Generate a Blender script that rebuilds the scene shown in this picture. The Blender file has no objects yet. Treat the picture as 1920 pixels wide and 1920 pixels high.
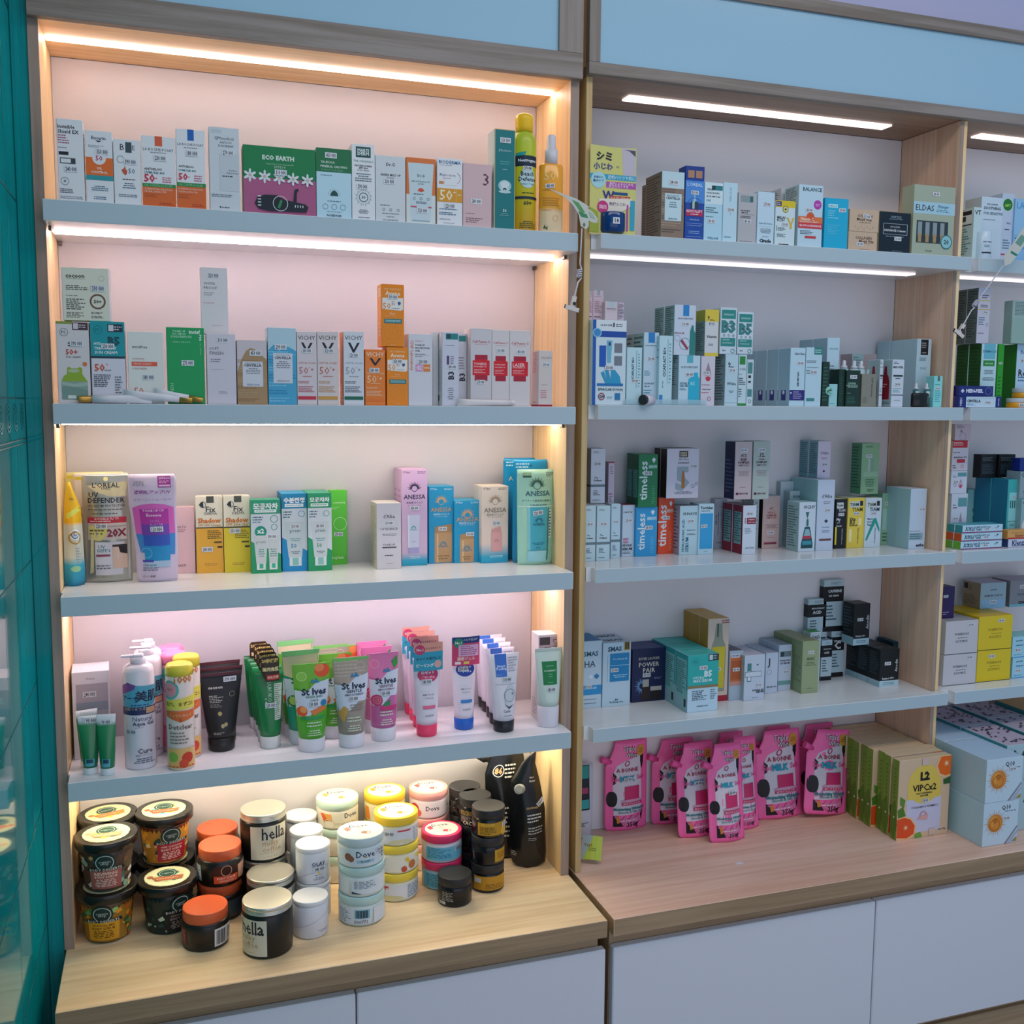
import bpy, bmesh, math, random
from mathutils import Vector, Matrix
random.seed(7)
sc = bpy.context.scene
C = sc.collection
R = math.radians

# ---------------------------------------------------------------- camera
CX, CY, CZ = .2094, -2.1808, 1.1269
YAW, PIT, ROL, F = .3262, -.106, .0075, 1912.3
def _basis():
    cy, sy, cp, sp = math.cos(YAW), math.sin(YAW), math.cos(PIT), math.sin(PIT)
    f = Vector((sy*cp, cy*cp, sp)); r = Vector((cy, -sy, 0)); u = r.cross(f)
    c, s = math.cos(ROL), math.sin(ROL)
    return f, c*r+s*u, -s*r+c*u
FW, RT, UP = _basis()
CAM = Vector((CX, CY, CZ))
cam_d = bpy.data.cameras.new('camera'); cam = bpy.data.objects.new('camera', cam_d); C.objects.link(cam)
cam.matrix_world = Matrix(((RT.x, UP.x, -FW.x, CX), (RT.y, UP.y, -FW.y, CY), (RT.z, UP.z, -FW.z, CZ), (0, 0, 0, 1)))
cam_d.sensor_width = 36; cam_d.lens = 36*F/1920; cam_d.clip_start = .05
sc.camera = cam

# ---------------------------------------------------------------- world, shop and fill lights, exposure
w = bpy.data.worlds.new('shop_ambient'); sc.world = w; w.use_nodes = True
bg = w.node_tree.nodes['Background']; bg.inputs[0].default_value = (.46, .73, 1.0, 1); bg.inputs[1].default_value = .54
def area(name, loc, rot, sx, sy, col, power):
    d = bpy.data.lights.new(name, 'AREA'); d.shape = 'RECTANGLE'; d.size = sx; d.size_y = sy; d.color = col; d.energy = power
    o = bpy.data.objects.new(name, d); C.objects.link(o); o.location = loc; o.rotation_euler = rot
    return o
LA = area('shop_ceiling_light', (1.1, -1.3, 2.75), (0, 0, 0), 3.4, .5, (1.0, .82, .72), 27)
LB = area('shop_ceiling_light', (1.2, -3.2, 2.75), (R(15), 0, 0), 3.6, 1.2, (.5, .8, 1.0), 4)
LO = area('front_fill_light', (1.0, -4.2, .5), (R(90), 0, 0), 5.5, 1.7, (1.0, .78, .86), 24)  # unseen low fill added behind the camera to lift doors and deep bays
sc.view_settings.view_transform = 'Standard'; sc.view_settings.look = 'None'
sc.view_settings.gamma = 1; sc.view_settings.exposure = 0; sc.view_settings.use_curve_mapping = False
LED_L, LED_R = 37.0, 1.2

# ---------------------------------------------------------------- where a photographed corner stands
def ray(u, v): return FW+RT*((u-960)/F)-UP*((v-960)/F)
def at_y(u, v, Y): d = ray(u, v); return CAM+d*((Y-CY)/d.y)
def at_z(u, v, z): d = ray(u, v); return CAM+d*((z-CZ)/d.z)
def x_for(u, Y, z):
    n = RT-FW*((u-960)/F); return CX-((Y-CY)*n.y+(z-CZ)*n.z)/n.x
def z_for(v, X, Y):
    n = UP+FW*((v-960)/F); return CZ-((X-CX)*n.x+(Y-CY)*n.y)/n.z

# ---------------------------------------------------------------- materials
def lin(h):
    c = [int(h[i:i+2], 16)/255 for i in (0, 2, 4)]
    return tuple(x/12.92 if x <= .04045 else ((x+.055)/1.055)**2.4 for x in c)+(1,)
_m = {}
def mat(h, rough=.45, metal=0, emit=0, trans=0, alpha=1, ior=1.45):
    k = (h, rough, metal, emit, trans, alpha)
    if k in _m: return _m[k]
    m = bpy.data.materials.new('paint_'+h); m.use_nodes = True; nt = m.node_tree
    p = nt.nodes['Principled BSDF']; p.inputs['Base Color'].default_value = lin(h)
    p.inputs['Roughness'].default_value = rough; p.inputs['Metallic'].default_value = metal; p.inputs['IOR'].default_value = ior
    if emit: p.inputs['Emission Color'].default_value = lin(h); p.inputs['Emission Strength'].default_value = emit
    if trans: p.inputs['Transmission Weight'].default_value = trans
    if alpha < 1: p.inputs['Alpha'].default_value = alpha
    m.diffuse_color = lin(h); _m[k] = m
    return m
def wood(name, a, b, axis='Z', rough=.5, sc_=1.0):
    m = bpy.data.materials.new(name); m.use_nodes = True; nt = m.node_tree; N = nt.nodes; L = nt.links
    p = N['Principled BSDF']; tc = N.new('ShaderNodeTexCoord'); mp = N.new('ShaderNodeMapping')
    s = [60*sc_, 60*sc_, 60*sc_]; s['XYZ'.index(axis)] = 2.2*sc_; mp.inputs['Scale'].default_value = s
    n1 = N.new('ShaderNodeTexNoise'); n1.inputs['Scale'].default_value = 1.0; n1.inputs['Detail'].default_value = 8; n1.inputs['Roughness'].default_value = .65; n1.inputs['Distortion'].default_value = .5
    mp2 = N.new('ShaderNodeMapping'); s2 = [7*sc_]*3; s2['XYZ'.index(axis)] = .7*sc_; mp2.inputs['Scale'].default_value = s2
    n2 = N.new('ShaderNodeTexNoise'); n2.inputs['Scale'].default_value = 1.0; n2.inputs['Detail'].default_value = 3
    mx = N.new('ShaderNodeMath'); mx.operation = 'MULTIPLY_ADD'; mx.inputs[1].default_value = .45
    cr = N.new('ShaderNodeValToRGB'); cr.color_ramp.elements[0].position = .42; cr.color_ramp.elements[1].position = .62
    cr.color_ramp.elements[0].color = lin(a); cr.color_ramp.elements[1].color = lin(b)
    sub = N.new('ShaderNodeMath'); sub.operation = 'MULTIPLY'; sub.inputs[1].default_value = .62
    L.new(tc.outputs['Object'], mp.inputs[0]); L.new(mp.outputs[0], n1.inputs['Vector'])
    L.new(tc.outputs['Object'], mp2.inputs[0]); L.new(mp2.outputs[0], n2.inputs['Vector'])
    L.new(n1.outputs[0], sub.inputs[0]); L.new(n2.outputs[0], mx.inputs[0]); L.new(sub.outputs[0], mx.inputs[2])
    L.new(mx.outputs[0], cr.inputs[0]); L.new(cr.outputs[0], p.inputs['Base Color'])
    bp = N.new('ShaderNodeBump'); bp.inputs['Strength'].default_value = .15; bp.inputs['Distance'].default_value = .001
    L.new(n1.outputs[0], bp.inputs['Height']); L.new(bp.outputs[0], p.inputs['Normal'])
    p.inputs['Roughness'].default_value = rough
    return m
def grad(name, stops, rough=.4, z0=0, z1=1):
    """print that changes colour with height on the pack itself"""
    m = bpy.data.materials.new(name); m.use_nodes = True; nt = m.node_tree; N = nt.nodes; L = nt.links
    tc = N.new('ShaderNodeTexCoord'); sx = N.new('ShaderNodeSeparateXYZ'); mr = N.new('ShaderNodeMapRange')
    mr.inputs[1].default_value = z0; mr.inputs[2].default_value = z1
    cr = N.new('ShaderNodeValToRGB'); e = cr.color_ramp.elements
    e[0].position = stops[0][0]; e[0].color = lin(stops[0][1]); e[1].position = stops[-1][0]; e[1].color = lin(stops[-1][1])
    for q, h in stops[1:-1]: x = e.new(q); x.color = lin(h)
    L.new(tc.outputs['Object'], sx.inputs[0]); L.new(sx.outputs[2], mr.inputs[0]); L.new(mr.outputs[0], cr.inputs[0])
    L.new(cr.outputs[0], N['Principled BSDF'].inputs['Base Color']); N['Principled BSDF'].inputs['Roughness'].default_value = rough
    return m

# ---------------------------------------------------------------- objects
def new(name, bm, mats, parent=None, loc=(0, 0, 0), rz=0, rx=0):
    me = bpy.data.meshes.new(name); bm.to_mesh(me); bm.free()
    for m in mats: me.materials.append(m)
    o = bpy.data.objects.new(name, me); C.objects.link(o)
    o.location = loc; o.rotation_euler = (rx, 0, rz)
    if parent: o.parent = parent
    return o
def empty(name, loc, rz=0, rx=0):
    o = bpy.data.objects.new(name, None); C.objects.link(o); o.empty_display_size = .02
    o.location = loc; o.rotation_euler = (rx, 0, rz); return o
def tag(o, label, cat, group=None, kind=None):
    if label: o['label'] = label
    if cat: o['category'] = cat
    if group: o['group'] = group
    if kind: o['kind'] = kind
    return o
def copy_tree(o, parent=None):
    c = o.copy(); C.objects.link(c); c.parent = parent
    for ch in [x for x in KIDS.get(o, [])]: copy_tree(ch, c)
    return c
class _K(dict):
    def get(self, o, d=None): return list(o.children)
KIDS = _K()
def bx(bm, x0, y0, z0, x1, y1, z1, mi=0, bev=0):
    r = bmesh.ops.create_cube(bm, size=1); vs = r['verts']
    for v in vs: v.co = Vector((x0+(v.co.x+.5)*(x1-x0), y0+(v.co.y+.5)*(y1-y0), z0+(v.co.z+.5)*(z1-z0)))
    fs = {f for v in vs for f in v.link_faces}
    for f in fs: f.material_index = mi
    if bev:
        es = {e for v in vs for e in v.link_edges}
        bmesh.ops.bevel(bm, geom=list(es), offset=bev, segments=1, affect='EDGES')
    return fs
def structure(name, x0, y0, z0, x1, y1, z1, m, bev=.001, parent=None):
    bm = bmesh.new(); cx, cy, cz = (x0+x1)/2, (y0+y1)/2, (z0+z1)/2
    bx(bm, x0-cx, y0-cy, z0-cz, x1-cx, y1-cy, z1-cz, 0, bev)
    o = new(name, bm, [m], parent, (cx, cy, cz)); 
    if not parent: o['kind'] = 'structure'
    return o

# ---------------------------------------------------------------- printed artwork
_tx = {}
def text_mesh(s, bold):
    k = (s, bold)
    if k in _tx: return _tx[k]
    d = bpy.data.curves.new('t', 'FONT'); d.body = s; d.size = 1; d.resolution_u = 1; d.fill_mode = 'FRONT'; d.offset = bold
    d.space_line = .85; d.align_x = 'CENTER'
    o = bpy.data.objects.new('t', d); me = bpy.data.meshes.new_from_object(o)
    vs = [(v.co.x, v.co.y) for v in me.vertices]; fs = [tuple(p.vertices) for p in me.polygons]
    bpy.data.meshes.remove(me); bpy.data.objects.remove(o); bpy.data.curves.remove(d)
    if vs:
        x0 = min(a for a, b in vs); x1 = max(a for a, b in vs); y0 = min(b for a, b in vs); y1 = max(b for a, b in vs)
        vs = [(a-(x0+x1)/2, b-(y0+y1)/2) for a, b in vs]
        _tx[k] = (vs, fs, x1-x0, y1-y0)
    else: _tx[k] = ([], [], 1, 1)
    return _tx[k]
class Art:
    """collects flat shapes in face units (x 0..W right, y 0..H up) and maps them onto a surface S(s, t, off)"""
    def __init__(s, W, H): s.W, s.H, s.q, s.n = W, H, [], 0
    def poly(s, pts, col, n=None):
        s.q.append(([Vector(p) for p in pts], None, col, s.n if n is None else n))
    def add(s, e):
        W, H = s.W, s.H; k = e[0]; s.n += 1
        if k == 'r':
            _, x0, y0, x1, y1, c = e[:6]
            s.poly([(x0*W, (1-y1)*H), (x1*W, (1-y1)*H), (x1*W, (1-y0)*H), (x0*W, (1-y0)*H)], c)
        elif k == 'q':                                             # free polygon
            s.poly([(x*W, (1-y)*H) for x, y in e[1]], e[2])
        elif k == 'o':
            _, x, y, r, c = e[:5]; ry = e[5]*W if len(e) > 5 else r*W
            s.poly([(x*W+r*W*math.cos(a*math.tau/20), (1-y)*H+ry*math.sin(a*math.tau/20)) for a in range(20)], c)
        elif k == 'g':
            _, x, y, r, t, c = e; r2 = r-t
            for a in range(20):
                a0, a1 = a*math.tau/20, (a+1)*math.tau/20
                s.poly([(x*W+rr*W*math.cos(aa), (1-y)*H+rr*W*math.sin(aa)) for rr, aa in ((r, a0), (r, a1), (r2, a1), (r2, a0))], c)
        elif k == 'l':
            _, x0, y0, x1, y1, n, c = e[:7]; al = e[7] if len(e) > 7 else 'l'; rng = random.Random(int(x0*1e3+y0*7e3+n))
            h = (y1-y0)/n
            for i in range(n):
                f = rng.uniform(.55, 1); a, b = (x0, x0+(x1-x0)*f) if al == 'l' else ((x0+x1)/2-(x1-x0)*f/2, (x0+x1)/2+(x1-x0)*f/2)
                x = a
                while x < b:
                    wd = rng.uniform(.04, .13)*(.6+.4*(x1-x0)); e1 = min(x+wd, b)
                    s.poly([(x*W, (1-y0-h*(i+.62))*H), (e1*W, (1-y0-h*(i+.62))*H), (e1*W, (1-y0-h*(i+.2))*H), (x*W, (1-y0-h*(i+.2))*H)], c)
                    x = e1+.018
        elif k == 'v':                                             # rays around a point (sun mark)
            _, x, y, r0, r1, n, a0, a1, c = e
            for i in range(n):
                a = R(a0+(a1-a0)*i/max(1, n-1)); d = Vector((math.cos(a), math.sin(a))); q = Vector((-d.y, d.x)); o = Vector((x*W, (1-y)*H)); th = (r1-r0)*.11*W
                s.poly([o+d*r0*W-q*th, o+d*r1*W*(1 if i % 2 else .85), o+d*r0*W+q*th], c)
        elif k == 't':
            _, x, y, wd, tx, c = e[:6]; o = e[6] if len(e) > 6 else {}
            vs, fs, tw, th = text_mesh(tx, o.get('b', 0))
            rot = o.get('r', 0); L_ = wd*(H if rot in (90, -90) else W); k_ = L_/tw; ky = k_*o.get('y', 1)
            if 'h' in o: ky = o['h']*H/th
            ca, sa = math.cos(R(rot)), math.sin(R(rot))
            P = [Vector((x*W+a*k_*ca-b*ky*sa, (1-y)*H+a*k_*sa+b*ky*ca)) for a, b in vs]
            s.q.append((P, fs, c, s.n))
    def build(s, bm, S, mats, curve=0):
        W, H = s.W, s.H
        lay = {}
        tmp = bmesh.new() if curve else bm; made = []
        for P, fs, c, n in s.q:
            m = c if not isinstance(c, str) else mat(c, .5)
            if m not in mats: mats.append(m)
            mi = mats.index(m); off = .00006*n+.00012
            vv = [tmp.verts.new((p.x/W, p.y/H, off)) for p in P]
            made += vv
            for f in (fs if fs else [range(len(vv))]):
                try: ff = tmp.faces.new([vv[i] for i in f]); ff.material_index = mi
                except ValueError: pass
        if curve:
            for i in range(1, curve):
                bmesh.ops.bisect_plane(tmp, geom=tmp.verts[:]+tmp.edges[:]+tmp.faces[:], plane_co=(i/curve, 0, 0), plane_no=(1, 0, 0))
            for i in range(1, 6):
                bmesh.ops.bisect_plane(tmp, geom=tmp.verts[:]+tmp.edges[:]+tmp.faces[:], plane_co=(0, i/6, 0), plane_no=(0, 1, 0))
            made = tmp.verts[:]
        for v in made: v.co = S(v.co.x, v.co.y, v.co.z)
        if curve:
            for f in tmp.faces: f.smooth = True
            me = bpy.data.meshes.new('tmp'); tmp.to_mesh(me); tmp.free(); bm.from_mesh(me); bpy.data.meshes.remove(me)
def paint(bm, elems, W, H, S, mats, curve=0):
    if not elems: return
    a = Art(W, H)
    for e in elems: a.add(e)
    _an[0] = max(_an[0], len(elems)); a.build(bm, S, mats, curve)
_an = [0]

PRICES = ['240 000', '350 000', '390 000', '230 000', '180 000', '270 000', '310 000', '450 000', '290 000', '330 000', '320 000', '220 000']
_pn = [0]
def sticker(x, y, wf, W, H, S, parent, txt=None, rot=0, curve=0, sz=.0235):
    """price sticker stuck on the pack"""
    if txt is None: txt = PRICES[_pn[0] % len(PRICES)]; _pn[0] += 1
    w_ = (wf*W if wf else min(sz, W*.55)); h_ = w_*.46; a = Art(W, H); ca, sa = math.cos(R(rot)), math.sin(R(rot)); ox, oy = x*W, (1-y)*H
    def P(px, py): return (ox+px*ca-py*sa, oy+px*sa+py*ca)
    a.poly([P(-w_/2, -h_/2), P(w_/2, -h_/2), P(w_/2, h_/2), P(-w_/2, h_/2)], 'dfe3ea', _an[0]+2)
    vs, fs, tw, th = text_mesh(txt, .02); k = w_*.82/tw
    a.q.append(([Vector(P(q*k, r*k*1.9)) for q, r in vs], fs, '20242c', _an[0]+4)); _an[0] = 0
    bm = bmesh.new(); ms = []; a.build(bm, S, ms, curve)
    return new('price_sticker', bm, ms, parent)

# ---------------------------------------------------------------- a folding carton
class Rec: pass
def locate(uL, uR, vT, y=None, vb=None, z=0, rz=0):
    P = at_z(uL, vb, z) if vb is not None else Vector((x_for(uL, y, z), y, z))
    n = RT-FW*((uR-960)/F); d = Vector((math.cos(rz), math.sin(rz), 0))
    w_ = -((P-CAM).dot(n))/d.dot(n); h = z_for(vT, P.x, P.y)-z
    return P, w_, h, d
ALL = []
def carton(label, uL, uR, vT, fc, y=None, vb=None, z=0, d=.035, rz=0, side=None, top=None, art=(), left=(), tart=(), price=None,
           ptxt=None, prot=0, n=1, lab2=None, cat='box', name='product_box', group=None, gap=.001, h=None, bev=.0007, psz=.0235):
    _an[0] = 0; P, w_, hh, dr = locate(uL, uR, vT, y, vb, z, rz)
    h = h or hh
    lim = .2235 if P.x < 1.1 else .2198
    if P.y+d > lim:
        d = max(.02, lim-P.y)
        if P.y+d > lim: P, w_, hh, dr = locate(uL, uR, vT, lim-d, None, z, rz); h = hh
    if n > 1 and P.y+(d+gap)*n > lim:
        d = max(.014, (lim-P.y)/n-gap-.0002)
    if n > 1 and not group: group = label.split(',')[0].replace(' box', ' boxes', 1).replace(' carton', ' cartons', 1)+' in a row'
    bm = bmesh.new(); bx(bm, -w_/2, 0, 0, w_/2, d, h, 0, bev)
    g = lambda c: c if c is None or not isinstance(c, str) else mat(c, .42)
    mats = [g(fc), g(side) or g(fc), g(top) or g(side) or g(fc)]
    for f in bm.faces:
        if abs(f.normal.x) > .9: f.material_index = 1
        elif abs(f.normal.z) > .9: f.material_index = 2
    FS = lambda s, t, o: Vector((-w_/2+s*w_, -o, t*h))
    paint(bm, art, w_, h, FS, mats)
    LS = lambda s, t, o: Vector((-w_/2-o, d-s*d, t*h))
    paint(bm, left, d, h, LS, mats)
    TS = lambda s, t, o: Vector((-w_/2+s*w_, t*d, h+o))
    paint(bm, tart or ([('r', .1, .02, .9, .045, 'b9bdc4')] if d > .02 else []), w_, d, TS, mats)
    base = P+dr*(w_/2)
    o = new(name, bm, mats, None, base, rz); tag(o, label, cat, group)
    if price: sticker(price[0], price[1], None, w_, h, FS, o, ptxt, prot, sz=psz)
    r = Rec(); r.o, r.P, r.w, r.h, r.d, r.rz, r.top, r.base, r.y = o, P, w_, h, d, rz, z+h, base, P.y
    back = Vector((-math.sin(rz), math.cos(rz), 0))
    for i in range(1, n):
        c = o.copy(); C.objects.link(c); c.location = base+back*(d+gap)*i+dr*random.uniform(-.0012, .0012)
        c['label'] = (lab2 or label+', {} in its row').format(ORD[i])
        if group: c['group'] = group
    r.back = base+back*(d+gap)*n
    ALL.append(r); return r
ORD = ['front', 'second back', 'third back', 'fourth back', 'fifth back', 'sixth back', 'seventh back', 'eighth back', 'ninth back', 'tenth back']

# ---------------------------------------------------------------- lofted shapes (jars, bottles, tubes)
def loft(name, secs, m, parent, seg=40, art=(), rng=None, span=150, rot=0, top_m=None, tart=(), smooth=True, art_parent=None, y_off=0, flat_caps=True, curve=14):
    """secs: (z, a, b) ellipses from the bottom up; art is wrapped on the front between rng=(z0, z1)"""
    bm = bmesh.new(); rings = []
    for z, a, b in secs:
        rings.append([bm.verts.new((a*math.cos(i*math.tau/seg), b*math.sin(i*math.tau/seg)+y_off, z)) for i in range(seg)])
    for p, q in zip(rings, rings[1:]):
        for i in range(seg):
            f = bm.faces.new((p[i], p[(i+1) % seg], q[(i+1) % seg], q[i])); f.smooth = smooth
    bm.faces.new(rings[0][::-1]); ft = bm.faces.new(rings[-1])
    mats = [m]
    if top_m: mats.append(top_m); ft.material_index = 1
    def ab(z):
        for (z0, a0, b0), (z1, a1, b1) in zip(secs, secs[1:]):
            if z <= z1: k = 0 if z1 == z0 else min(1, max(0, (z-z0)/(z1-z0))); return a0+(a1-a0)*k, b0+(b1-b0)*k
        return secs[-1][1:]
    z0, z1 = rng or (secs[0][0], secs[-1][0])
    am = max(ab((z0+z1)/2)); W = am*R(span); H = z1-z0
    if ab((z0+z1)/2)[1] < am*.8: W = am*2
    def S(s, t, o):
        z = z0+t*(z1-z0); a, b = ab(z)
        if ab((z0+z1)/2)[1] < am*.8:                                # flat tube: spread evenly across the width
            k = max(-1, min(1, (2*s-1)*.985)); return Vector((a*k, y_off-b*math.sqrt(max(0, 1-k*k))-o*2.2-.0003, z))
        th = (s-.5)*R(span)+R(rot); return Vector(((a+o*1.6+.0001)*math.sin(th), y_off-(b+o*1.6+.0001)*math.cos(th), z))
    paint(bm, art, W, H, S, mats, curve)
    if tart:
        zt, at, bt = secs[-1]
        paint(bm, tart, 2*at, 2*bt, lambda s, t, o: Vector((at*(2*s-1), y_off+bt*(2*t-1), zt+o)), mats)
    o = new(name, bm, mats, parent)
    o['_s'] = 0; del o['_s']
    return o, S, W, H
def place_round(u, vb, z, rpx=None, r=None):
    """centre of a round thing whose front foot shows at pixel (u, vb)"""
    P = at_z(u, vb, z)
    if r is None: k = (P-CAM).dot(FW)/F; r = rpx*k
    d = Vector((P.x-CX, P.y-CY, 0)).normalized(); Q = P+d*r; Q.y = min(Q.y, (.222 if Q.x < 1.1 else .218)-r)
    return Q, r
# ================================================================ the setting
WH = mat('e4e6ea', .2); EDGE = mat('b2c6d0', .4); WHB = mat('e6e3e6', .5)  # shelf fronts tinted blue-grey: dim bluish room light painted into their colour
OAK = wood('oak_vertical', 'ecbf80', 'fcdfb0', 'Z'); OAKX = wood('oak_lengthwise', 'e0b078', 'f6d2a0', 'X'); OAKF = wood('oak_edge_dimmed', '8f7a6c', 'a99488', 'Z', .55); OAKD = wood('oak_door_rail', '75695f', '948a84', 'X', .5); OAKD2 = wood('oak_door_stile', '75695f', '948a84', 'Z', .5); OAKP = wood('oak_partition', 'd6a88c', 'ecc8ac', 'Z'); OAKFX = wood('oak_edge_long', '947a5c', 'b09372', 'X', .55)  # OAKF: same oak, the duller bluish front light painted into its grey tone
fl = structure('floor', -1.5, -4.5, -.56, 4, .3, -.52, mat('b8b4ae', .3))
structure('wall_back', -1.5, .262, -.52, 4, .3, 2.9, mat('c2c0e2', .6))
# glossy teal panel wall at the left
TEAL = bpy.data.materials.new('teal_gloss'); TEAL.use_nodes = True
_nt = TEAL.node_tree; _p = _nt.nodes['Principled BSDF']; _n = _nt.nodes.new('ShaderNodeTexNoise'); _n.inputs['Scale'].default_value = 9; _n.inputs['Detail'].default_value = 6
_c = _nt.nodes.new('ShaderNodeValToRGB'); _c.color_ramp.elements[0].color = lin('06868a'); _c.color_ramp.elements[1].color = lin('0c9a9c'); _c.color_ramp.elements[0].position = .35; _c.color_ramp.elements[1].position = .7
_nt.links.new(_n.outputs[0], _c.inputs[0]); _nt.links.new(_c.outputs[0], _p.inputs['Base Color']); _p.inputs['Roughness'].default_value = .05; _p.inputs['IOR'].default_value = 1.3
bm = bmesh.new(); bx(bm, -.03, -2.2, -.52, 0, .26, 2.9)
mats = [TEAL]; YL, ZL = 2.46, 3.42
WS = lambda s, t, o: Vector((o, .26-YL+s*YL if False else -2.2+s*YL, -.52+t*ZL))
def zt(z): return 1-(z+.52)/ZL
el = []
for z in (1.13, .815, .57, .31, .07, 1.5, 1.85): el.append(('r', 0, zt(z)-.0005, 1, zt(z)+.0005, '055c60'))
for y in (-.13, -.36, -.8): el.append(('r', (y+2.2)/YL-.0004, 0, (y+2.2)/YL+.0004, 1, '055c60'))
for y in (-.05, -.14, -.23, -.32):
    for r_ in (.016, .011, .006): el.append(('g', (y+2.2)/YL, zt(1.095), r_/YL*1.6, .0012, '047c80'))
el += [('r', 0, zt(1.045)-.0004, 1, zt(1.045)+.0004, '055c60'), ('r', 0, zt(1.053)-.0004, 1, zt(1.053)+.0004, '055c60')]
paint(bm, el, YL, ZL, WS, mats)
o = new('wall_left', bm, mats, None, (-.049, 0, 0)); o['kind'] = 'structure'
structure('trim_1', -.0488, .004, -.52, -.0186, .02, 2.35, TEAL)

# ================================================================ shelving units
def panel(name, parent, x0, y0, z0, x1, y1, z1, m, bev=.0008):
    bm = bmesh.new(); p = parent.location; cx, cy, cz = (x0+x1)/2, (y0+y1)/2, (z0+z1)/2
    bx(bm, x0-cx, y0-cy, z0-cz, x1-cx, y1-cy, z1-cz, 0, bev)
    return new(name, bm, [m], parent, (cx-p.x, cy-p.y, cz-p.z))
def shelf(parent, xf0, xf1, xi0, xi1, yf, yb, z, t):
    bm = bmesh.new(); p = parent.location; cx = (xf0+xf1)/2
    bx(bm, xi0-cx, -.002, -t, xi1-cx, yb, 0, 0, .0006); bx(bm, xf0-cx, yf, -t, xf1-cx, -.0015, 0, 0, .0008)
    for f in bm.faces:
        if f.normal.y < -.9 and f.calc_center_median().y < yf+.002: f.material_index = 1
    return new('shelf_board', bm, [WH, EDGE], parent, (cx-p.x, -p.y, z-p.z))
def led(parent, x0, x1, y0, y1, z, col, st, name='light_strip'):
    """parent is the board the strip is fixed under; coordinates are world"""
    bm = bmesh.new(); cx, cy = (x0+x1)/2, (y0+y1)/2
    bx(bm, x0-cx, y0-cy, -.004, x1-cx, y1-cy, 0)
    off = Vector((cx, cy, z)); q = parent
    while q: off -= q.location; q = q.parent
    return new(name, bm, [mat(col, .5, emit=st)], parent, off)
ZL4 = [1.5, 1.1205, .746, .3723]; ZR4 = [1.5085, 1.1251, .7458, .3635]
TL, TR = .0392, .0333
A = tag(empty('display_shelving', (.54, 0, 0)), 'left wood-framed shelving bay with white shelves and bright warm strip lights', 'shelving unit')
panel('side_panel', A, -.0184, 0, .0005, .0007, .2244, 1.839, OAK); panel('side_panel', A, 1.0772, 0, .0005, 1.0974, .2244, 1.839, OAK)
panel('edge_trim', A, -.0184, -.0012, .0005, .0007, -.0002, 1.839, OAKF); panel('edge_trim', A, 1.0772, -.0012, .0005, 1.0974, -.0002, 1.839, OAKF)
panel('back_panel', A, .0008, .2244, .0005, 1.0771, .23, 1.839, mat('c6c3c8', .5))
cp = panel('ceiling_panel', A, -.0184, 0, 1.8394, 1.0974, .2244, 1.857, OAKX)
led(cp, .004, 1.074, .098, .112, 1.8392, 'ffe6dc', LED_L*.58)
LC = ['ffe2e0', 'ffead4', 'ffe4ec', 'fff0cc']
for i, z in enumerate(ZL4):
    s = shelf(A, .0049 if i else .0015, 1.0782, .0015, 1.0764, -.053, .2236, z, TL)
    led(s, .008, 1.07, .074, .084, z-TL-.0002, LC[i], LED_L*(.8, .85, 1.25, 1.6)[i])
    for x in (.004, 1.069):
        for y in (.006, .205): panel('shelf_clip', A, x, y, z-TL-.009, x+.006, y+.014, z-TL-.0005, mat('5a5048', .4, .6))
def cabinet_top(label, x0, x1, zb, rail, stile, zt_, ledpts=None):
    c = tag(empty('overhead_cabinet', ((x0+x1)/2, 0, zb)), label, 'cabinet')
    panel('cabinet_box', c, x0+.002, .002, zb+.021, x1-.002, .2244, zt_, OAK)
    d = empty('door', (0, 0, 0)); d.parent = c; bpy.data.objects.remove(d)
    bm = bmesh.new(); p = c.location
    def b(a0, b0, a1, b1, mi): bx(bm, a0-p.x, -.02, b0-p.z, a1-p.x, 0, b1-p.z, mi, .0008)
    b(x0, zb, x1, zb+rail, 0); b(x0, zt_-rail*1.2, x1, zt_, 0); b(x0, zb+rail, x0+stile, zt_-rail*1.2, 1); b(x1-stile, zb+rail, x1, zt_-rail*1.2, 1)
    dr = new('door', bm, [OAKD, OAKD2], c, (0, 0, 0))
    bm = bmesh.new(); bx(bm, x0+stile-p.x, -.013, zb+rail-p.z, x1-stile-p.x, -.005, zt_-rail*1.2-p.z)
    new('door_pane', bm, [mat('9fc6dc', .12)], dr, (0, 0, 0))
    return c
cabinet_top('overhead cabinet with pale blue pane above the left lit shelving', -.0165, 1.098, 1.8375, .0535, .057, 2.35)
B = tag(empty('display_shelving', (1.64, 0, 0)), 'middle wood-framed shelving bay with dimmer recessed light panel', 'shelving unit')
panel('side_panel', B, 1.1148, 0, .0005, 1.1295, .2207, 1.852, wood('oak_post', 'b89a68', 'd2b682', 'Z', .55)); panel('partition_panel', B, 2.1452, 0, .0005, 2.1560, .2207, 1.852, OAKP)
panel('edge_trim', B, 2.1452, -.0012, .0005, 2.1560, -.0002, 1.852, OAKF)
panel('back_panel', B, 1.1296, .2207, .0005, 2.1451, .226, 1.852, WHB)
cp = panel('ceiling_panel', B, 1.1148, 0, 1.8527, 2.1560, .2207, 1.872, wood('walnut_soffit', '8a6f5c', 'a88b76', 'X'))
led(cp, 1.263, 2.01, .095, .135, 1.8522, 'fff2f0', LED_R*1.3, 'light_panel')
D = tag(empty('display_shelving', (2.6, 0, 0)), 'right-hand shelving bay cut off by the picture edge', 'shelving unit')
panel('side_panel', D, 2.1562, 0, .0005, 2.1671, .2207, 1.852, OAK); panel('back_panel', D, 2.1672, .2207, .0005, 2.99, .226, 1.852, WHB)
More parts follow.
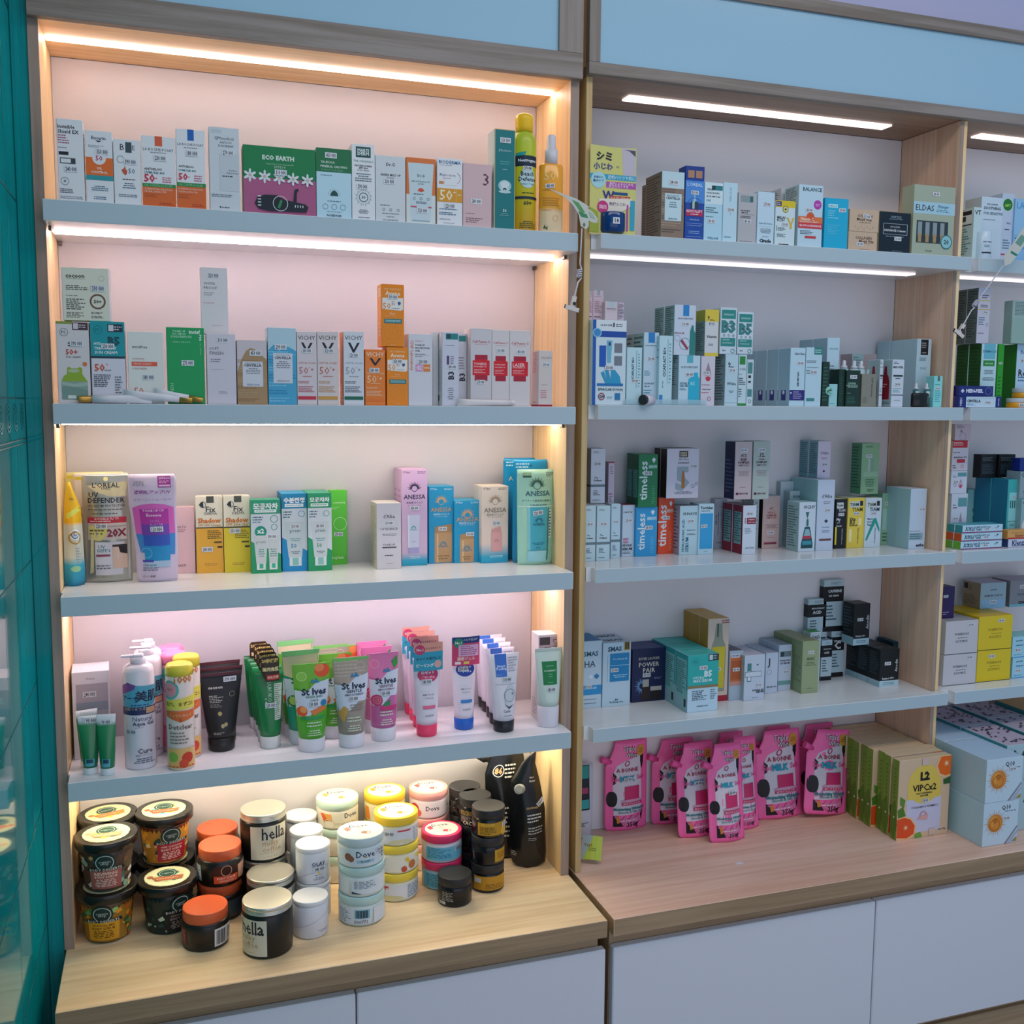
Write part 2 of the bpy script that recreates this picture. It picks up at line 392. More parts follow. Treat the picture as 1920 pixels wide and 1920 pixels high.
cp = panel('ceiling_panel', D, 2.1562, 0, 1.8527, 3.0, .2207, 1.872, wood('walnut_soffit', '8a6f5c', 'a88b76', 'X'))
panel('side_panel', D, 2.99, 0, .0005, 3.0, .2207, 1.852, OAK)
led(cp, 2.287, 2.9, .083, .12, 1.8522, 'fff2f0', LED_R*1.3, 'light_panel')
for i, z in enumerate(ZR4):
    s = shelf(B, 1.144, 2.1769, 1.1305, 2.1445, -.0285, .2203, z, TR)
    if i < 1: led(s, 1.16, 2.086, .07, .105, z-TR-.0002, 'fff0f4', LED_R*.8, 'light_panel')
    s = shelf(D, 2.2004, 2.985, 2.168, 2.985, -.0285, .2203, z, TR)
    if i < 1: led(s, 2.23, 2.9, .07, .1, z-TR-.0002, 'fff0f4', LED_R*.8, 'light_panel')
cabinet_top('wide overhead cabinet with light blue pane above the middle and right bays', 1.112, 3.0, 1.852, .026, .0265, 2.083)
# worktops and base cabinets
def top_slab(label, x0, x1, yf, m):
    bm = bmesh.new(); cx = (x0+x1)/2; bx(bm, x0-cx, yf, -.04, x1-cx, .2235, 0, 0, .0012)
    for f in bm.faces:
        if abs(f.normal.y) > .9 or abs(f.normal.x) > .9: f.material_index = 1
    return tag(new('worktop', bm, [m, OAKFX], None, (cx, 0, 0)), label, 'worktop')
top_slab('pale oak worktop under the jars in the lit left bay', -.0154, 1.0979, -.2303, wood('oak_top', 'dab88c', 'f0d6b0', 'X', .4))
top_slab('pinkish oak worktop under the pink pouches and boxes', 1.1131, 3.0, -.2314, wood('oak_top_pink', 'deb098', 'f0ccb8', 'X', .4))
def base(label, x0, x1, seams, yf=-.205):
    c = tag(empty('base_cabinet', ((x0+x1)/2, 0, -.52)), label, 'cabinet')
    panel('cabinet_box', c, x0+.006, yf+.012, -.445, x1-.006, .22, -.0405, OAKFX)
    panel('plinth', c, x0+.006, yf+.004, -.52, x1-.006, .22, -.446, OAKFX)
    for a, b in zip(seams, seams[1:]): panel('door', c, a+.0015, yf-.01, -.425, b-.0015, yf+.0115, -.0765, mat('d9dae4', .25), .0025)
base('white-doored base cabinet under the lit left bay', -.0154, 1.0979, [-.012, .546, 1.1035])
base('long white-doored base cabinet under the middle and right bays', 1.1131, 3.0, [1.119, 1.8225, 2.53, 3.0])
# ================================================================ left bay, top shelf
K = '22262e'; Wt = 'e6e8ec'; G1 = '8a9098'; RD = 'd4303c'; ORG = 'e8702c'
Z = 1.5002; Y1 = -.045
LOGO = lambda c, n=3: ('l', .12, .80, .88, .93, n, c)
def body_lines(c=G1): return [('l', .12, .62, .88, .78, 4, c)]
g1 = 'sun care packs on the top shelf'
def L1(label, uL, uR, vT, fc, **k): return carton(label, uL, uR, vT, fc, y=k.pop('y', Y1), z=Z, group=None, **k)
L1('tall pale box with a small dark code strip, first on the top left shelf', 111, 160, 221, Wt, d=.035, art=[
    ('t', .36, .095, .66, 'Invisible', K, {'b': .02}), ('t', .44, .155, .8, 'Shield EX', K, {'b': .02}), ('l', .04, .19, .6, .31, 4, 'a84a70'), ('l', .04, .34, .6, .37, 1, G1),
    ('r', .05, .40, .42, .44, K), ('r', .09, .475, .68, .545, '3a444c'), ('r', .12, .485, .5, .535, Wt), ('g', .25, .76, .16, .02, G1), ('o', .25, .76, .05, G1),
    ('l', .06, .85, .6, .91, 3, K), ('l', .06, .94, .95, .98, 2, G1)], price=(.5, .61))
L1('pale box with an orange band reading OIL CONTROL', 163, 214, 243, Wt, d=.035, art=[
    ('t', .5, .1, .52, 'Eucerin', '1c2c50', {'b': .02}), ('q', [(.38, .135), (.62, .135), (.5, .16)], '1c2c50'), ('l', .12, .2, .8, .24, 2, G1), ('r', 0, .37, 1, .62, ORG), ('o', .5, .38, .25, Wt),
    ('t', .5, .38, .26, '50', 'b8406a', {'b': .02}), ('t', .5, .52, .2, 'OIL', 'f4efe8', {'b': .02}), ('t', .5, .575, .6, 'CONTROL', 'f4efe8', {'b': .02}), ('r', 0, .62, 1, .685, '2e9aa4'),
    ('l', .18, .76, .82, .84, 3, '4a7a94', 'c'), ('l', .12, .91, .88, .96, 2, '3c6a8c', 'c')], price=(.62, .29))
L1('short pale box with a small orange maple-leaf shape and 50', 215.5, 266, 259.5, Wt, d=.035, art=[
    ('t', .33, .12, .16, 'B', K), ('t', .75, .12, .1, 'E', K), ('r', .45, .04, .68, .2, '3c5058'), ('g', .26, .31, .14, .02, G1), ('q', [(.28, .47), (.37, .45), (.42, .4), (.45, .47), (.5, .46), (.48, .53), (.42, .55), (.34, .52)], 'c8583c'),
    ('t', .66, .48, .24, '50', '2a5a80'), ('l', .3, .6, .8, .63, 1, K, 'c'), ('l', .3, .66, .8, .76, 3, '41627c', 'c'), ('l', .15, .84, .85, .89, 2, '41627c', 'c')], price=(.62, .34))
LRP = lambda c, cc: [('r', .40, 0, .62, .14, c), ('t', .5, .19, .9, 'LA ROCHE-POSAY', '1c2c50', {'y': 1.1}), ('l', .15, .22, .85, .25, 1, G1, 'c')]
def anth(c, cc): return LRP(c, cc)+[('t', .33, .47, .52, 'ANTHELIOS', K, {'b': .02}), ('t', .37, .52, .6, 'UVMUNE 400', '2c7a8a', {'b': .02}), ('t', .22, .60, .32, '50', 'd0304c', {'b': .03}), ('t', .42, .6, .06, '+', 'd0304c'),
    ('l', .6, .57, .92, .66, 3, 'c8506c'), ('r', 0, .675, 1, .725, '2e8a4c'), ('t', .48, .70, .84, 'OIL CONTROL FLUID', '9ad0a0', {'y': 1.2}), ('r', 0, .725, 1, 1, 'df6a2e'),
    ('t', .46, .755, .84, 'ULTIMATE PROTECTION', 'f2e4d8'), ('t', .38, .79, .66, 'ULTRA LONG-UVA', 'f2e4d8'), ('l', .06, .82, .6, .88, 3, 'b04a20'), ('l', .5, .94, .95, .98, 2, 'a83820')]
L1('wide box with an orange tab on top and a red 50 over orange', 268, 331, 253, Wt, d=.038, art=anth('e0603c', 0), price=(.55, .31))
L1('taller box with a blue tab on top and a red 50 over orange', 333, 387, 240.5, Wt, d=.038, art=anth('1a62b8', 0), price=(.55, .3))
L1('tall plain grey-blue box lettered ANTI-UV SUNCREAM', 394.5, 451, 236.5, 'd4dae0', d=.035, art=[
    ('r', .08, .03, .42, .07, 'c2ccd2'), ('t', .5, .135, .62, 'SJMmedical', '2a4050'), ('t', .55, .18, .4, 'ANTI-UV', K), ('t', .55, .22, .5, 'SUNCREAM', K),
    ('r', .34, .31, .96, .76, 'c9d1d8'), ('t', .78, .51, .26, 'Perfect', K), ('t', .76, .54, .4, 'Sunscreen', K), ('l', .42, .57, .98, .6, 1, K), ('l', .06, .80, .8, .84, 2, '5a6a78'), ('q', [(.3, .955), (.36, .94), (.36, .97)], K), ('l', .38, .95, .75, .97, 1, K)], price=(.62, .3))
PET = [(.09, 0), (.29, .008), (.49, .015), (.68, .02), (.88, .025)]
fl_ = []
for x, dy in PET:
    for a in range(6):
        ca, sa = math.cos(a*math.pi/3+.5), math.sin(a*math.pi/3+.5)
        fl_.append(('q', [(x+.017*sa, .445+dy+.02*ca), (x+.075*ca+.014*sa, .445+dy-.082*sa+.02*ca), (x+.095*ca, .445+dy-.105*sa), (x+.075*ca-.014*sa, .445+dy-.082*sa-.02*ca), (x-.017*sa, .445+dy-.02*ca)], 'dfe6ea'))
    fl_.append(('o', x, .445+dy, .022, 'c8b8b0'))
L1('wide green and mauve box with a row of white flowers and a sleeping dark cat', 457.5, 593, 270, '16804a', d=.045, top='0f6238', art=[
    ('r', 0, .47, 1, 1, 'b05c86'), ('t', .48, .165, .44, 'ECO EARTH', 'd6e6d8', {'b': .05}), ('t', .5, .26, .38, 'Vegan Sun Cream Beyond SPF', 'b8d8c0'), ('t', .5, .3, .16, 'SPF50+', 'b8d8c0')]+fl_+[
    ('q', [(.15, .85), (.19, .76), (.3, .72), (.45, .72), (.55, .78), (.68, .8), (.85, .83), (.89, .87), (.86, .95), (.6, .955), (.35, .96), (.2, .93)], '17222e'),
    ('q', [(.68, .82), (.70, .62), (.74, .60), (.76, .62), (.73, .66), (.725, .82)], '17222e'), ('g', .5, .84, .105, .008, 'dfe4e8'), ('q', [(.46, .9), (.5, .78), (.53, .8), (.49, .92)], '2e8a50')]+
    [('r', .19+i*.0, .74+i*.045, .235, .755+i*.045, 'dfe4e8') for i in range(4)]+[('r', .70+i*.035, .85, .712+i*.035, .885, 'dfe4e8') for i in range(4)], price=(.51, .38))
L1('box with a dark green top and aqua body, beside the flower box', 594, 659.5, 276, 'bfe0ee', d=.04, top='1a6a44', art=[
    ('r', 0, 0, 1, .34, '1f7448'), ('t', .33, .2, .4, 'TRUECICA', 'd2e4da', {'b': .02}), ('t', .5, .26, .76, 'MINERAL CALMING', 'd2e4da', {'b': .02}), ('t', .45, .31, .62, 'TONE UP SUNSCREEN', '86b89c'),
    ('l', .12, .38, .6, .4, 1, '5a7a8a'), ('q', [(.39, .68), (.41, .64), (.46, .61), (.5, .6), (.55, .61), (.6, .64), (.62, .68)], '204c4c'), ('v', .505, .67, .15, .2, 11, 0, 180, '204c4c'),
    ('l', .3, .75, .7, .77, 1, '3c5c68', 'c'), ('g', .25, .84, .08, .01, '5c8898'), ('g', .5, .84, .08, .01, '5c8898'), ('g', .75, .84, .08, .01, '5c8898'), ('l', .15, .905, .85, .92, 1, '5c8898', 'c'), ('t', .5, .965, .42, 'NOSEDIVAR', '20343c', {'b': .02})], price=(.42, .1))
L1('narrow white box with a dark green square logo and sun emblem', 660.5, 703.5, 268.5, Wt, d=.042, art=[
    ('r', .18, .035, .82, .175, '1b4c4a'), ('t', .5, .08, .5, 'MARTI', 'd8e4e4', {'b': .04}), ('t', .5, .125, .5, 'DERM', 'd8e4e4', {'b': .04}), ('t', .5, .225, .85, 'THE ORIGINALS', '3c8474'),
    ('t', .5, .285, .75, 'PROTEIN SCREEN', K, {'b': .02}), ('t', .5, .315, .4, 'SPF 50+', K, {'b': .02}), ('t', .5, .345, .5, 'FLUID CREAM', K), ('l', .1, .38, .9, .5, 4, '56707e', 'c'),
    ('g', .5, .70, .2, .03, '3e6c74'), ('t', .5, .70, .16, '50', '3e6c74', {'b': .02}), ('v', .5, .70, .27, .4, 24, 0, 345, '5c8890'), ('l', .28, .86, .72, .92, 3, '41545e', 'c'), ('l', .2, .96, .85, .98, 1, '41545e', 'c')], price=(.45, .56))
ic3 = lambda y, c: [('g', .27, y, .045, .01, c), ('g', .5, y, .045, .01, c), ('g', .75, y, .045, .01, c)]
L1('plain grey-blue box between the sun-emblem box and the orange-backed one', 704.5, 760.5, 290, 'd6dce0', d=.04, art=[('t', .5, .13, .28, 'Dr.G', '26303a', {'b': .02}), ('t', .5, .29, .68, 'GREEN MILD UP', '26303a', {'b': .02}), ('t', .5, .335, .24, 'SUN+', '4a5a64'),
    ('l', .15, .745, .5, .765, 1, K)]+ic3(.82, '4a5660')+[('l', .15, .87, .85, .89, 1, '4a5660', 'c'), ('l', .3, .92, .7, .935, 1, K, 'c'), ('t', .5, .975, .5, 'DR.G ADVANCED', K)], price=(.46, .39))
L1('box with an orange back and a large printed pale tube', 762, 816.5, 294, 'e07a3e', d=.04, side='e8a874', top='eeb88a', art=[
    ('r', 0, .56, 1, 1, 'd8e2e0'), ('q', [(.06, .08), (.94, .08), (.82, .97), (.15, .97)], 'c9dbe2'), ('t', .5, .27, .24, 'Dr.G', '26303a', {'b': .02}), ('t', .5, .36, .62, 'BRIGHTENING UP', '26303a'), ('t', .5, .395, .2, 'SUN+', '26303a'),
    ('q', [(.38, .5), (.44, .46), (.56, .46), (.62, .5), (.5, .52)], 'd8583c'), ('l', .25, .54, .6, .57, 1, '4a5660')]+ic3(.62, '4a5660')+[('l', .25, .66, .78, .7, 2, '4a5660', 'c'), ('r', .15, .735, .35, .755, 'cf4a60'), ('r', .75, .735, .86, .755, 'cf4a60'), ('r', .2, .95, .8, .965, '9ab0b8')], price=(.55, .80))
L1('box with an amber band reading 50 and a thin red arc', 819.5, 867, 295, Wt, d=.04, art=[
    ('t', .5, .06, .86, 'BIODERMA', '2a6a9a', {'b': .02}), ('l', .1, .1, .9, .115, 1, G1), ('t', .42, .25, .62, 'Photoderm', '35507a'), ('g', .7, .29, .22, .015, 'b06a80'), ('r', .3, .19, .78, .4, Wt), ('t', .42, .25, .62, 'Photoderm', '35507a'),
    ('l', .22, .29, .8, .31, 1, 'c07080'), ('r', .08, .345, .26, .385, 'd08a40'), ('r', 0, .45, 1, .65, 'dc9a28'), ('t', .35, .55, .5, '50', 'f6ead0', {'b': .01}), ('t', .68, .5, .12, '+', 'f6ead0'), ('r', .74, .455, .75, .645, 'f0ddb0'), ('l', .8, .52, .98, .56, 1, 'f0ddb0'),
    ('l', .08, .75, .95, .77, 1, '2a6a9a'), ('l', .08, .8, .8, .85, 2, '35708e'), ('l', .1, .9, .8, .92, 1, '35708e'), ('l', .25, .96, .8, .975, 1, '35708e')], price=(.5, .71))
L1('pinkish box with a large thin figure 3', 868, 921.5, 305, 'd8b8bc', d=.045, art=[('t', .8, .24, .2, '3', '5a3c48'), ('l', .1, .78, .55, .8, 1, '6c5058'), ('l', .1, .85, .7, .94, 3, '7c6068')], price=(.46, .59))
L1('tall teal box with a printed white pearl shell, beside the spray can', 926.5, 965, 240.5, '15787c', d=.05, side='cfe0de', top='cfe0de', art=[
    ('r', 0, 0, .03, 1, 'c9b880'), ('r', .97, 0, 1, 1, 'c9b880'), ('r', 0, 0, 1, .008, 'c9b880'), ('t', .5, .215, .6, 'JMsolution', 'c4dcdc'), ('l', .12, .315, .88, .36, 2, '58a8a4', 'c'), ('l', .35, .395, .65, .41, 1, '9cc8c4', 'c'),
    ('o', .5, .565, .32, '9cc4c6', .26), ('o', .5, .55, .22, 'cfe0e2', .15), ('v', .5, .61, .05, .34, 9, 15, 165, 'd8e8ea'), ('o', .5, .625, .3, 'b8d4d6', .07), ('t', .5, .815, .18, '50', 'd8e8e8', {'b': .02}), ('l', .25, .84, .75, .87, 2, '8cc0bc', 'c')], price=(.52, .11))
# spray can
def can(label, uL, uR, vT, y, z):
    P, w_, h, _ = locate(uL, uR, vT, y, None, z); r = w_/2; e = tag(empty('spray_can', (P.x+r, y+r, z)), label, 'spray can')
    hb = h*.86
    o, S, W, H = loft('can_body', [(0, r*.96, r*.96), (.003, r, r), (hb*.88, r, r), (hb*.94, r*.86, r*.86), (hb*.985, r*.62, r*.62), (hb, r*.55, r*.55)], grad('can_paint', [(0, 'd09a12'), (.35, 'c8b818'), (.75, 'b8c41c'), (1, 'a8bc24')], .3, 0, hb), e,
        rng=(.003, hb*.88), art=[('r', 0, .165, 1, .285, '16283c'), ('t', .5, .225, .62, 'Neutrogena', 'eef2f6', {'b': .02}), ('q', [(.1, .17), (.1, .14), (.45, .12), (.4, .165)], '1c9a94'), ('o', .5, .42, .26, 'bcd8dc', .3), ('t', .5, .37, .44, 'Beach', '16283c', {'b': .02}), ('t', .5, .43, .58, 'Defense', '16283c', {'b': .02}),
        ('t', .5, .485, .44, 'water + sun', '1c7a9a'), ('l', .2, .575, .85, .6, 1, '3c4a20', 'c'), ('r', .05, .625, .95, .655, '16283c'), ('t', .5, .70, .26, '60+', '20301c', {'b': .02}), ('l', .25, .9, .8, .99, 4, '3c4a20', 'c')])
    loft('spray_cap', [(hb-.004, r*.70, r*.70), (hb+.008, r*.71, r*.71), (h-.012, r*.76, r*.76), (h-.004, r*.68, r*.68), (h, r*.45, r*.45)], mat('f4c21c', .3), e)
    sticker(.5, .31, None, W, H, S, e, '370 000', curve=6, sz=.02)
can('yellow-green aerosol can with yellow cap and dark band, right end of the top left shelf', 967, 1010.5, 206, -.04, Z)
P, w_, h, _ = locate(1015, 1059, 248.5, -.045, None, Z)
def sprayer(P, w_, h):
    r = w_/2; b = r*.62; e = tag(empty('spray_bottle', (P.x+r, P.y+b, Z)), 'clear spray bottle of orange oil with a white pump cap', 'bottle'); hb = h*.70
    o, S, W, H = loft('bottle_body', [(0, r*.94, b*.9), (.002, r, b), (hb*.97, r, b), (hb, r*.9, b*.85)], grad('amber_oil', [(0, 'f2d8b0'), (.30, 'f0d0a0'), (.36, 'f0a830'), (1, 'f2a428')], .12, 0, hb), e, rng=(.002, hb*.97), art=[
        ('t', .35, .16, .44, '50', 'f6d890'), ('l', .08, .36, .6, .39, 1, 'c08028'), ('l', .08, .48, .8, .62, 4, 'c88830'), ('l', .08, .67, .55, .69, 1, 'c88830'), ('g', .6, .80, .12, .015, 'd8a868'), ('q', [(.1, .96), (.16, .9), (.2, .96)], '3c5a3c'), ('q', [(.18, .97), (.26, .92), (.26, .98)], '3c5a3c')])
    loft('spray_pump', [(hb, r*.5, r*.5), (hb+.03*h/.2, r*.52, r*.52), (hb+.031*h/.2, r*.38, r*.38), (h-.002, r*.34, r*.34), (h, r*.3, r*.3)], mat('d6d2da', .35), e)
    sticker(.35, .31, None, W, H, S, e, '450 000', 6, 6, .02)
sprayer(P, w_, h)

# ================================================================ left bay, second shelf
Z = 1.1207
def L2(label, uL, uR, vT, fc, **k): return carton(label, uL, uR, vT, fc, y=k.pop('y', -.038), z=k.pop('z', Z), **k)
hill = [('q', [(.12, .73), (.2, .66), (.3, .64), (.3, .57), (.36, .55), (.44, .57), (.62, .57), (.7, .55), (.76, .57), (.76, .64), (.92, .73)], '93b236'), ('o', .5, .60, .18, 'b8c4a0', .06),
        ('r', .12, .73, .92, .95, '8aa89c'), ('q', [(.12, .8), (.4, .78), (.92, .84), (.92, .95), (.12, .95)], '7c9a90'), ('q', [(.12, .73), (.5, .76), (.92, .73), (.92, .78), (.5, .8), (.12, .77)], 'a8beb0'), ('r', .3, .9, .55, .94, 'dfe6e0')]
a1 = L2('pale box with a printed green two-eared hill shape, left end of second shelf', 110, 171, 602, 'dcd6d6', d=.05, top='8ea050', art=[
    ('r', 0, 0, .5, .03, '8a9c40'), ('r', .5, .01, .98, .1, '4c3440'), ('r', .53, .02, .68, .09, 'd6ccd0'), ('l', .7, .03, .96, .08, 2, 'd6ccd0'), ('g', .24, .13, .13, .012, '3c5048'), ('t', .24, .13, .15, 'PS.', '3c5048'), ('l', .35, .25, .5, .31, 2, K),
    ('t', .46, .37, .36, '50+', 'c84a30', {'b': .02}), ('t', .5, .43, .44, 'SUN CREAM', K), ('o', .85, .515, .07, 'dc7a3c')]+hill, price=(.62, .265))
a2 = L2('white box with a teal top panel reading B5 SUN CREAM', 174, 237.5, 602, 'dcdae4', d=.05, side='9cccd4', top='40c0c4', art=[
    ('r', 0, 0, 1, .42, '1a9aa4'), ('r', .5, .03, .95, .125, '253844'), ('r', .53, .04, .68, .115, 'd6d6dc'), ('l', .7, .05, .93, .11, 2, 'd6d6dc'), ('g', .22, .1, .13, .012, '0c6a74'), ('t', .22, .1, .14, 'PS.', '0c6a74'), ('t', .68, .235, .36, 'B5', '12505c', {'b': .05}),
    ('t', .2, .27, .22, 'HYD', 'e4f0f0', {'b': .03}), ('t', .42, .325, .66, 'TREATMENT', 'e4f0f0', {'b': .03}), ('t', .44, .375, .66, 'SUN CREAM', 'e4f0f0', {'b': .03}), ('r', 0, .42, 1, .445, '2c3a48'),
    ('t', .24, .56, .3, '50', 'd85834', {'b': .02}), ('t', .46, .52, .06, '+', 'd85834'), ('l', .38, .585, .7, .6, 1, K), ('l', .06, .64, .62, .8, 7, '3c4450'), ('l', .68, .66, .9, .88, 7, '5c6470')], price=(.5, .30))
L2('creamy white box with an orange strip and 50 in thin figures', 242.5, 309, 621, 'e4e6e0', d=.05, top='f0c8c4', side='dce4e0', art=[
    ('t', .34, .21, .42, 'innisfree', '3a4640', {'b': .01}), ('t', .3, .375, .32, 'INTENSIVE', 'c05a5a'), ('r', .1, .415, .82, .475, 'e8604a'), ('t', .4, .445, .52, 'TRIPLE SHIELD', 'f4d8cc'), ('t', .32, .51, .4, 'SUNSCREEN', 'b06a6a'), ('t', .28, .82, .26, '50', 'd8604c'), ('l', .4, .84, .66, .86, 1, 'c86a5a')], price=(.56, .63))
L2('bright green box with white sideways lettering', 315, 385.5, 613, '14a05a', d=.03, side='0c8a4c', top='3cc480', art=[
    ('t', .34, .05, .34, 'TONE UP', 'b4e4c8', {'b': .02}), ('t', .34, .085, .34, 'NO SEBUM', 'b4e4c8', {'b': .02}), ('t', .4, .12, .56, 'SUNSCREEN EX', 'b4e4c8', {'b': .02}), ('t', .4, .19, .46, 'SPF50+ PA++++', 'b4e4c8'),
    ('t', .75, .055, .3, 'innisf', 'dff4e6', {'b': .03}), ('t', .9, .13, .08, 'ree', 'dff4e6', {'r': -90, 'b': .03}), ('t', .9, .28, .16, 'OIL CONTROL', 'b4e4c8', {'r': -90}), ('t', .12, .8, .14, 'FRESH', 'b4e4c8', {'r': 90})], price=(.55, .46))
sf = L2('plain lilac-white box lettered SOFT FINISH', 389.5, 444, 625, 'd8d2dc', d=.055, side='ccc4cc', art=[('t', .27, .21, .33, 'SOFT', '4a4450'), ('t', .34, .275, .46, 'FINISH', '4a4450'), ('l', .14, .35, .5, .41, 2, '8a8490'), ('l', .14, .5, .65, .51, 1, 'a8a0ac'), ('l', .4, .81, .8, .85, 2, 'b09cb0')], price=(.56, .09))
sand = [('q', [(0, .5), (.15, .3), (.3, .17), (.45, .12), (.6, .14), (.8, .22), (1, .3), (1, 1), (0, 1)], 'b08e68')]+[('l', .02, .3+.1*i, .98, .36+.1*i, 2, ['96744e', 'c4a27c'][i % 2]) for i in range(7)]
cent = lambda: [('r', .18, .33, .86, .72, 'd8dae4'), ('t', .52, .355, .5, 'MADAGASCAR', '7a828c'), ('t', .52, .39, .58, 'CENTELLA', K, {'b': .03}), ('l', .28, .43, .78, .53, 4, '6a727c', 'c'), ('t', .52, .69, .42, 'SKIN1004', '6a727c')]
L2('box with a tan rock photo and white label lettered CENTELLA', 446, 502, 637, 'd4c8cc', d=.05, art=sand+cent(), price=(.62, .2))
wave = [('q', [(0, .3), (.2, .22), (.4, .3), (.7, .24), (1, .3), (1, 1), (0, 1)], '4aa8d0')]+[('l', .02, .3+.1*i, .98, .37+.1*i, 2, ['86cce4', '2a8cbc'][i % 2]) for i in range(7)]
L2('box with a blue sea-water photo and white label lettered CENTELLA', 504, 557, 613.5, 'b8d4e0', d=.055, art=wave+cent(), price=(.45, .25))
def vichy(bar, base_c, tcol, vfull=True, acc='c86a60', ht=K):
    return [('t', .5, .085, .86, 'VICHY', ht), ('q', [(.22, .15), (.34, .15), (.52, .25), (.5, .29), (.45, .28)], '1c2434'), ('q', [(.8, .15), (.68, .15), (.49, .25), (.5, .29), (.56, .27)], '1c2434'),
            ('t', .5, .425, .88, 'CAPITAL SOLEIL', acc), ('t', .33, .53, .46, '50', acc), ('t', .62, .49, .08, '+', acc), ('o', .76, .515, .05, acc), ('l', .2, .6, .8, .62, 1, acc, 'c'),
            ('l', .06, .67, .7, .71, 2, tcol), ('l', .06, .74, .9, .83, 4, tcol), ('r', .03, .88, .95, .925, bar)]
L2('pale box with a black V mark and a red bar at its foot', 558, 595, 621, 'dcd0d4', d=.045, art=vichy('cc3448', 0, 'b8404c'), price=(.5, .26), psz=.02)
L2('pale box with a black V mark and a mustard bar at its foot', 596, 635.5, 621, 'dcd0d0', d=.045, art=vichy('d09a48', 0, 'c89048'), price=(.55, .26), psz=.02)
L2('white box with a black V mark, orange side and dark green bar', 645, 683, 621, 'd8dce4', d=.05, side='e89048', art=vichy('1c6a54', 0, '3a4652', acc='9aa0ac'), price=(.5, .32), psz=.02, left=[('l', .3, .7, .9, .95, 6, 'f4e0d0')])
vo = L2('shorter all-orange box with a black V mark', 685, 723, 655, 'ee8230', d=.045, top='f6a860', art=vichy('e87a2a', 0, 'f8d8b0', acc='f8d8b0', ht='f8e4d0'), price=(.45, .37), psz=.021)
avn = lambda c: [('t', .5, .08, .7, 'EAU THERMALE', 'f8dca8'), ('t', .5, .145, .66, 'Avene', 'f8ecd0', {'b': .02}), ('q', [(.04, .22), (.96, .215), (.96, .4), (.85, .42), (.04, .4)], 'ece8e4'), ('t', .24, .35, .34, '50', 'e08a28', {'b': .01}), ('q', [(.7, .29), (.82, .27), (.86, .31), (.76, .34)], '40568a'),
    ('l', .45, .27, .62, .34, 3, 'b0804c'), ('l', .45, .38, .9, .395, 1, '4c5468'), ('t', .48, .47, .22, c, 'f8ecd0'), ('l', .15, .505, .85, .515, 1, 'f8dca8'), ('r', .12, .555, .9, .625, '2c8088'), ('l', .16, .57, .86, .61, 2, 'c8e4e0', 'c'),
    ('g', .48, .79, .43, .012, 'f6ae50'), ('g', .46, .77, .3, .012, 'f6ae50'), ('g', .42, .8, .17, .012, 'f6ae50'), ('l', .38, .97, .62, .985, 1, 'f8dca8', 'c')]
av = L2('lower orange box with thin swirl under a white 50 panel', 725.5, 765.5, 650, 'f28c14', d=.045, side='e07a10', art=avn('Cream'), price=(.5, .245), psz=.021)
L2('upper orange swirl box standing on top of the lower one', 715.5, 758, 532, 'f28c14', z=av.top+.0005, y=-.04, d=.045, side='f09a3c', art=avn('Fluid'), price=(.5, .205), psz=.021, left=[('l', .3, .05, .9, .2, 4, 'f4ece4'), ('l', .4, .6, .8, .85, 4, 'f4ece4')])
L2('white box with orange sideways lettering and an orange square', 766, 811, 625.5, 'dadae2', d=.045, art=[('t', .13, .3, .42, 'CNP Laboratory', 'e07c40', {'r': -90, 'b': .02}), ('l', .28, .09, .7, .11, 1, 'd07a6a'), ('t', .48, .155, .4, 'TONE-UP', K, {'b': .02}), ('t', .58, .195, .58, 'PROTECTION', K, {'b': .02}), ('t', .38, .235, .18, 'SUN', K, {'b': .02}),
    ('l', .28, .27, .7, .33, 2, '8a8a94'), ('r', .3, .42, .58, .52, 'd8a0c8'), ('t', .44, .47, .2, '42', 'f4e8f0', {'b': .02}), ('r', .62, .42, .9, .52, 'e8843c'), ('t', .76, .47, .24, '+++', 'f8ead8', {'b': .04}), ('r', .3, .29, .86, .293, 'b8b8c0')], price=(.6, .385))
L2('narrow grey carton tucked behind the white boxes lettered B3', 812, 822, 622, 'cfd4d8', y=-.01, d=.03)
L2('white box lettered B3 with a teal stamp, front of its pair', 829, 860, 622, 'd0d2e0', d=.045, side='e2e0e0', art=[('r', .22, .02, .95, .1, '2c8484'), ('r', .26, .03, .5, .09, '1c4a50'), ('t', .48, .18, .52, 'Innoaesthetics', K), ('r', .28, .32, .42, .44, '5c3a70'), ('l', .5, .32, .75, .44, 5, '6a6478'), ('t', .54, .585, .11, 'B3', '2a2c3c', {'r': 90, 'b': .03}), ('l', .3, .75, .75, .92, 6, '7a7c88', 'c')],
   left=[('l', .3, .25, .8, .8, 20, 'b8b4b8'), ('r', .2, .85, .5, .93, '4a4a50')], price=(.6, .47), psz=.02)
L2('white box lettered B3 standing further back on the right of its pair', 858, 875, 625, 'd0d2dc', y=-.012, d=.04, art=[('r', .1, .03, .9, .11, '2c8484'), ('t', .5, .6, .11, 'B3', '2a2c3c', {'r': 90, 'b': .03}), ('l', .1, .32, .8, .5, 5, '8a8490')])
def cfc(t): return [('t', .5, .17, .84, 'Cell Fusion C', 'b82c40', {'b': .015}), ('l', .15, .2, .85, .21, 1, 'c86a78', 'c'), ('r', .2, .34, .8, .40, 'b01c38'), ('r', .2, .40, .8, .67, 'd81c2c'), ('r', .1, .41, .9, .6, 'd81c2c'), ('r', .2, .6, .8, .67, 'b01c38'),
    ('t', .45, .455, .6, t, 'f4d4d4', {'b': .02}), ('t', .45, .49, .6, 'SUNSCREEN 100', 'f4d4d4', {'b': .02}), ('l', .16, .52, .8, .58, 3, 'f0b8bc')]
